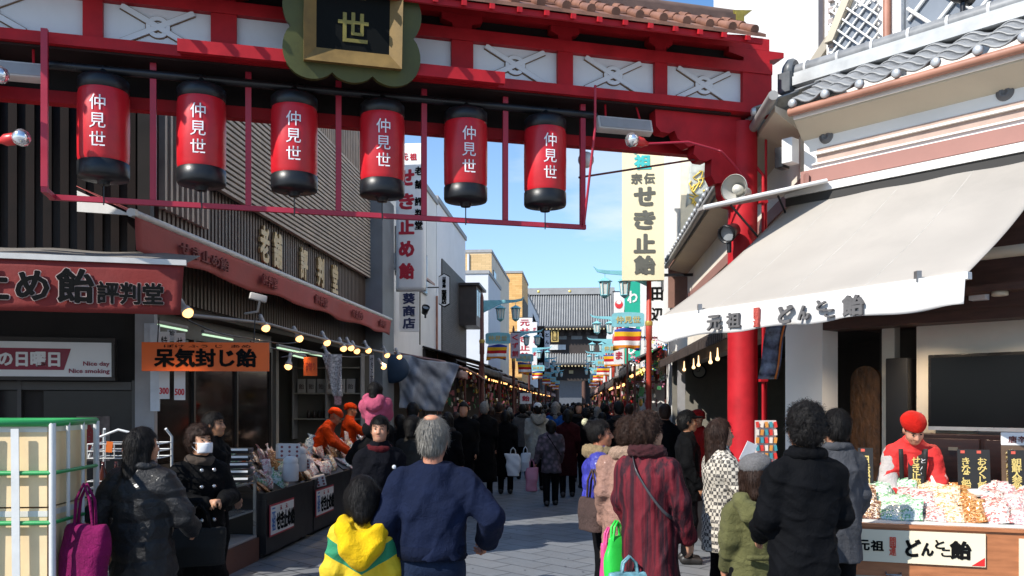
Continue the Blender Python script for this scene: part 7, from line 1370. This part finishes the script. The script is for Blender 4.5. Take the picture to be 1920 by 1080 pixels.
# 21 clerk bending over the candies
HPM = happi(); WSL = cloth('b8b0ac', .8)
def happi_x(x):
    T = x['UP']
    for q in (-1, 1): link('lapel', MB(T).grid(lambda a, b, q=q: (q*(.055+.02*a)+q*.035*b, .148-.02*(a > .92)+.012*math.sin(a*3)-.03*max(0, a-.8)*5*.6, .98+.46*a), 12, 1, .012).mesh('lapel'), M('lapel_black', (.012, .012, .012), .7), x['o'])
    for k, ch in enumerate('とんとこ飴'): 
        letters(ch, .05, LWHT, x['o'], ROOT[x['o'].name] @ T @ Matrix.Translation((-.074, .166, 1.36-.065*k)) @ Matrix.Rotation(R(180), 4, 'Z') @ Matrix.Rotation(R(90), 4, 'X'), ext=.001)
    for a in (x['aL'], x['aR']):
        e, w = Vector(a[0]), Vector(a[1]); v = Vol(.01); v.cone(e.lerp(w, .35), w, .056, .046, .02, T)
        if a is x['aR']: v.cone((.15, -.01, 1.32), e, .080, .078, .03, T).cone(e, w, .079, .055, .02, T); v.disp = wob(4, 40, .005); link('white_sleeve', v.mesh('white_sleeve'), WSL, x['o'])
pv = RS @ Vector((1.30, -.72, .10))
person('shop clerk in red happi coat and red headscarf bending over the candy counter', G(1708, 7.12, .06), 158, 1.66, HPM, DG, BK, hair_kind='flat', coat='jacket', coat_len=.78, seed=23, lean=24, head=(14, -14), skin_c='c89880', sleeve=1.15, wide=.90, armL=((-.22, .12, 1.14), (-.10, .32, 1.0)), armR=((.22, .12, 1.14), (.08, .34, .98)), hands=(.8, .8),
       extras=[ex_cap(cloth('b81a10', .75), 'headscarf', 'scarf'), happi_x])
# 22, 23 at the gift table
person('man with a black cap and dark jacket facing right near the red pillar', G(1290, 9.3), -95, 1.66, BLKC, DG, BK, coat='jacket', coat_len=.7, seed=24, skin_c='a87858', extras=[ex_cap(BLKC, 'cap', 'cap')])
person('clerk in red with a red headscarf behind the gift table', G(1322, 11.2), 120, 1.66, cloth('8a1210', .8), DG, None, coat='jacket', coat_len=.8, seed=25, lean=14, extras=[ex_cap(cloth('9a1510', .75), 'headscarf', 'scarf')])
# 24, 25 clerks in orange
ORC = cloth('c03c08', .8)
for px, v, yw, ln, lab, sd_ in ((580, 12.9, -82, 30, 'clerk in orange jacket and headscarf leaning over the candy counter', 26), (644, 14.7, -60, 6, 'clerk in orange standing behind the leaning one', 27)):
    u = -4.62; p = ST @ Vector((suv(px, v) if v < 15 else suv(px, v), v, .08)); person(lab, p, yw, 1.66, ORC, DG, None, coat='jacket', coat_len=.8, seed=sd_, lean=ln, head=(0, -6), skin_c='b07a5c', armL=((-.24, .18, 1.22), (-.14, .42, 1.22)), armR=((.24, .18, 1.22), (.12, .44, 1.20)), extras=[ex_cap(cloth('c83c08', .75), 'headscarf', 'scarf')])
# ------------------------------------------------------------------ the crowd down the street: eight figures, copied with their clothes
CC = [('black', cloth('0e0e11')), ('charcoal', cloth('232326')), ('navy', cloth('151a2c')), ('brown', cloth('33241b')), ('dark red', cloth('461016')), ('grey', cloth('4b4a49')), ('beige', cloth('7d6f5c')), ('bright blue', cloth('1a4a8a')), ('olive', cloth('37372a')), ('off white', cloth('8f8b84'))]
HC = [('black', BK), ('dark brown', BRN), ('grey', GRY)]
base = []
for i, (kind, cl, hk, ln, w) in enumerate((('jacket', .72, 'short', 0, 1.05), ('coat', .45, 'bob', 0, 1.0), ('coat', .38, 'short', 3, 1.12), ('jacket', .68, 'perm', 0, 1.05), ('coat', .55, 'long', 0, .98), ('jacket', .75, 'short', 5, 1.15))):
    base.append((kind, hk, person('crowd figure', (0, 0, -50), 0, 1.64, CC[0][1], DG, BK, hair_kind=hk, coat=kind, coat_len=cl, wide=w, seed=40+i, res=.02, face=False, bellow=False, lean=ln, stride=.08*(i % 3), extras=[] if i % 2 else [ex_collar(furm('2a2420'), 'collar', .04, .09, 1.42, .008)])))
rc = random.Random(5); used = set(); spots = []
fixed = [(772, 11.8, 'black'), (838, 12.6, 'black'), (868, 14.2, 'black'), (852, 16.0, 'charcoal'), (745, 13.0, 'charcoal'), (805, 14.2, 'brown'), (1098, 17.5, 'black'), (1128, 16.5, 'navy'), (1160, 14.5, 'black'), (1190, 13.0, 'black'), (1215, 12.2, 'charcoal'), (1178, 17.0, 'dark red'), (1085, 19.0, 'black'), (980, 19.5, 'grey'), (1245, 12.0, 'black'), (1275, 13.5, 'charcoal'), (890, 18.6, 'black'), (935, 19.2, 'brown'), (1042, 19.5, 'bright blue'), (822, 17.5, 'navy')]
for px, Y, c in fixed: spots.append((suv(px, Y), Y, c))
v = 20.5
while v < 98:
    n = 4 if v < 40 else 3
    for k in range(n):
        u = -2.5+3.3*(k+rc.uniform(.1, .9))/n; spots.append((u, v+rc.uniform(-.5, .5), None))
    v += 1.25 if v < 35 else 2.0 if v < 60 else 3.4
NEAR = [('at the left stalls', -9, -1.6), ('in mid street', -1.6, -.2), ('by the right stalls', -.2, 9)]
for i, (u, v, c) in enumerate(spots):
    kind, hk, b = rc.choice(base); col = c or rc.choices([x[0] for x in CC], [30, 14, 12, 8, 5, 8, 5, 3, 4, 3])[0]; cm = dict(CC)[col]; hn, hm = rc.choices(HC, [7, 3, 2])[0]
    o = copy_tree(b); s = rc.uniform(.90, 1.08); o.location = ST @ Vector((u, v, 0)); o.rotation_euler = (0, 0, R(-4.65+(rc.uniform(-25, 25) if rc.random() < .85 else 180+rc.uniform(-40, 40)))); o.scale = (s, s, s)
    for ch in o.children:
        if ch.name.startswith(('coat', 'jacket')): m = cm
        elif ch.name.startswith('hair'): m = hm
        else: continue
        if ch.material_slots: ch.material_slots[0].link = 'OBJECT'; ch.material_slots[0].material = m
    wh = next(t for t, a, q in NEAR if a <= u < q); dp = 'front of the crowd' if v < 20 else 'mid crowd' if v < 34 else 'deep in the crowd' if v < 60 else 'far before the temple'
    lb = '%s haired person in %s %s %s, %s' % (hn, col, kind, wh, dp); o['label'] = lb; o['category'] = 'person'; o['group'] = 'crowd: '+lb
for k, h, b in base:
    for ch in list(b.children): bpy.data.objects.remove(ch)
    bpy.data.objects.remove(b)
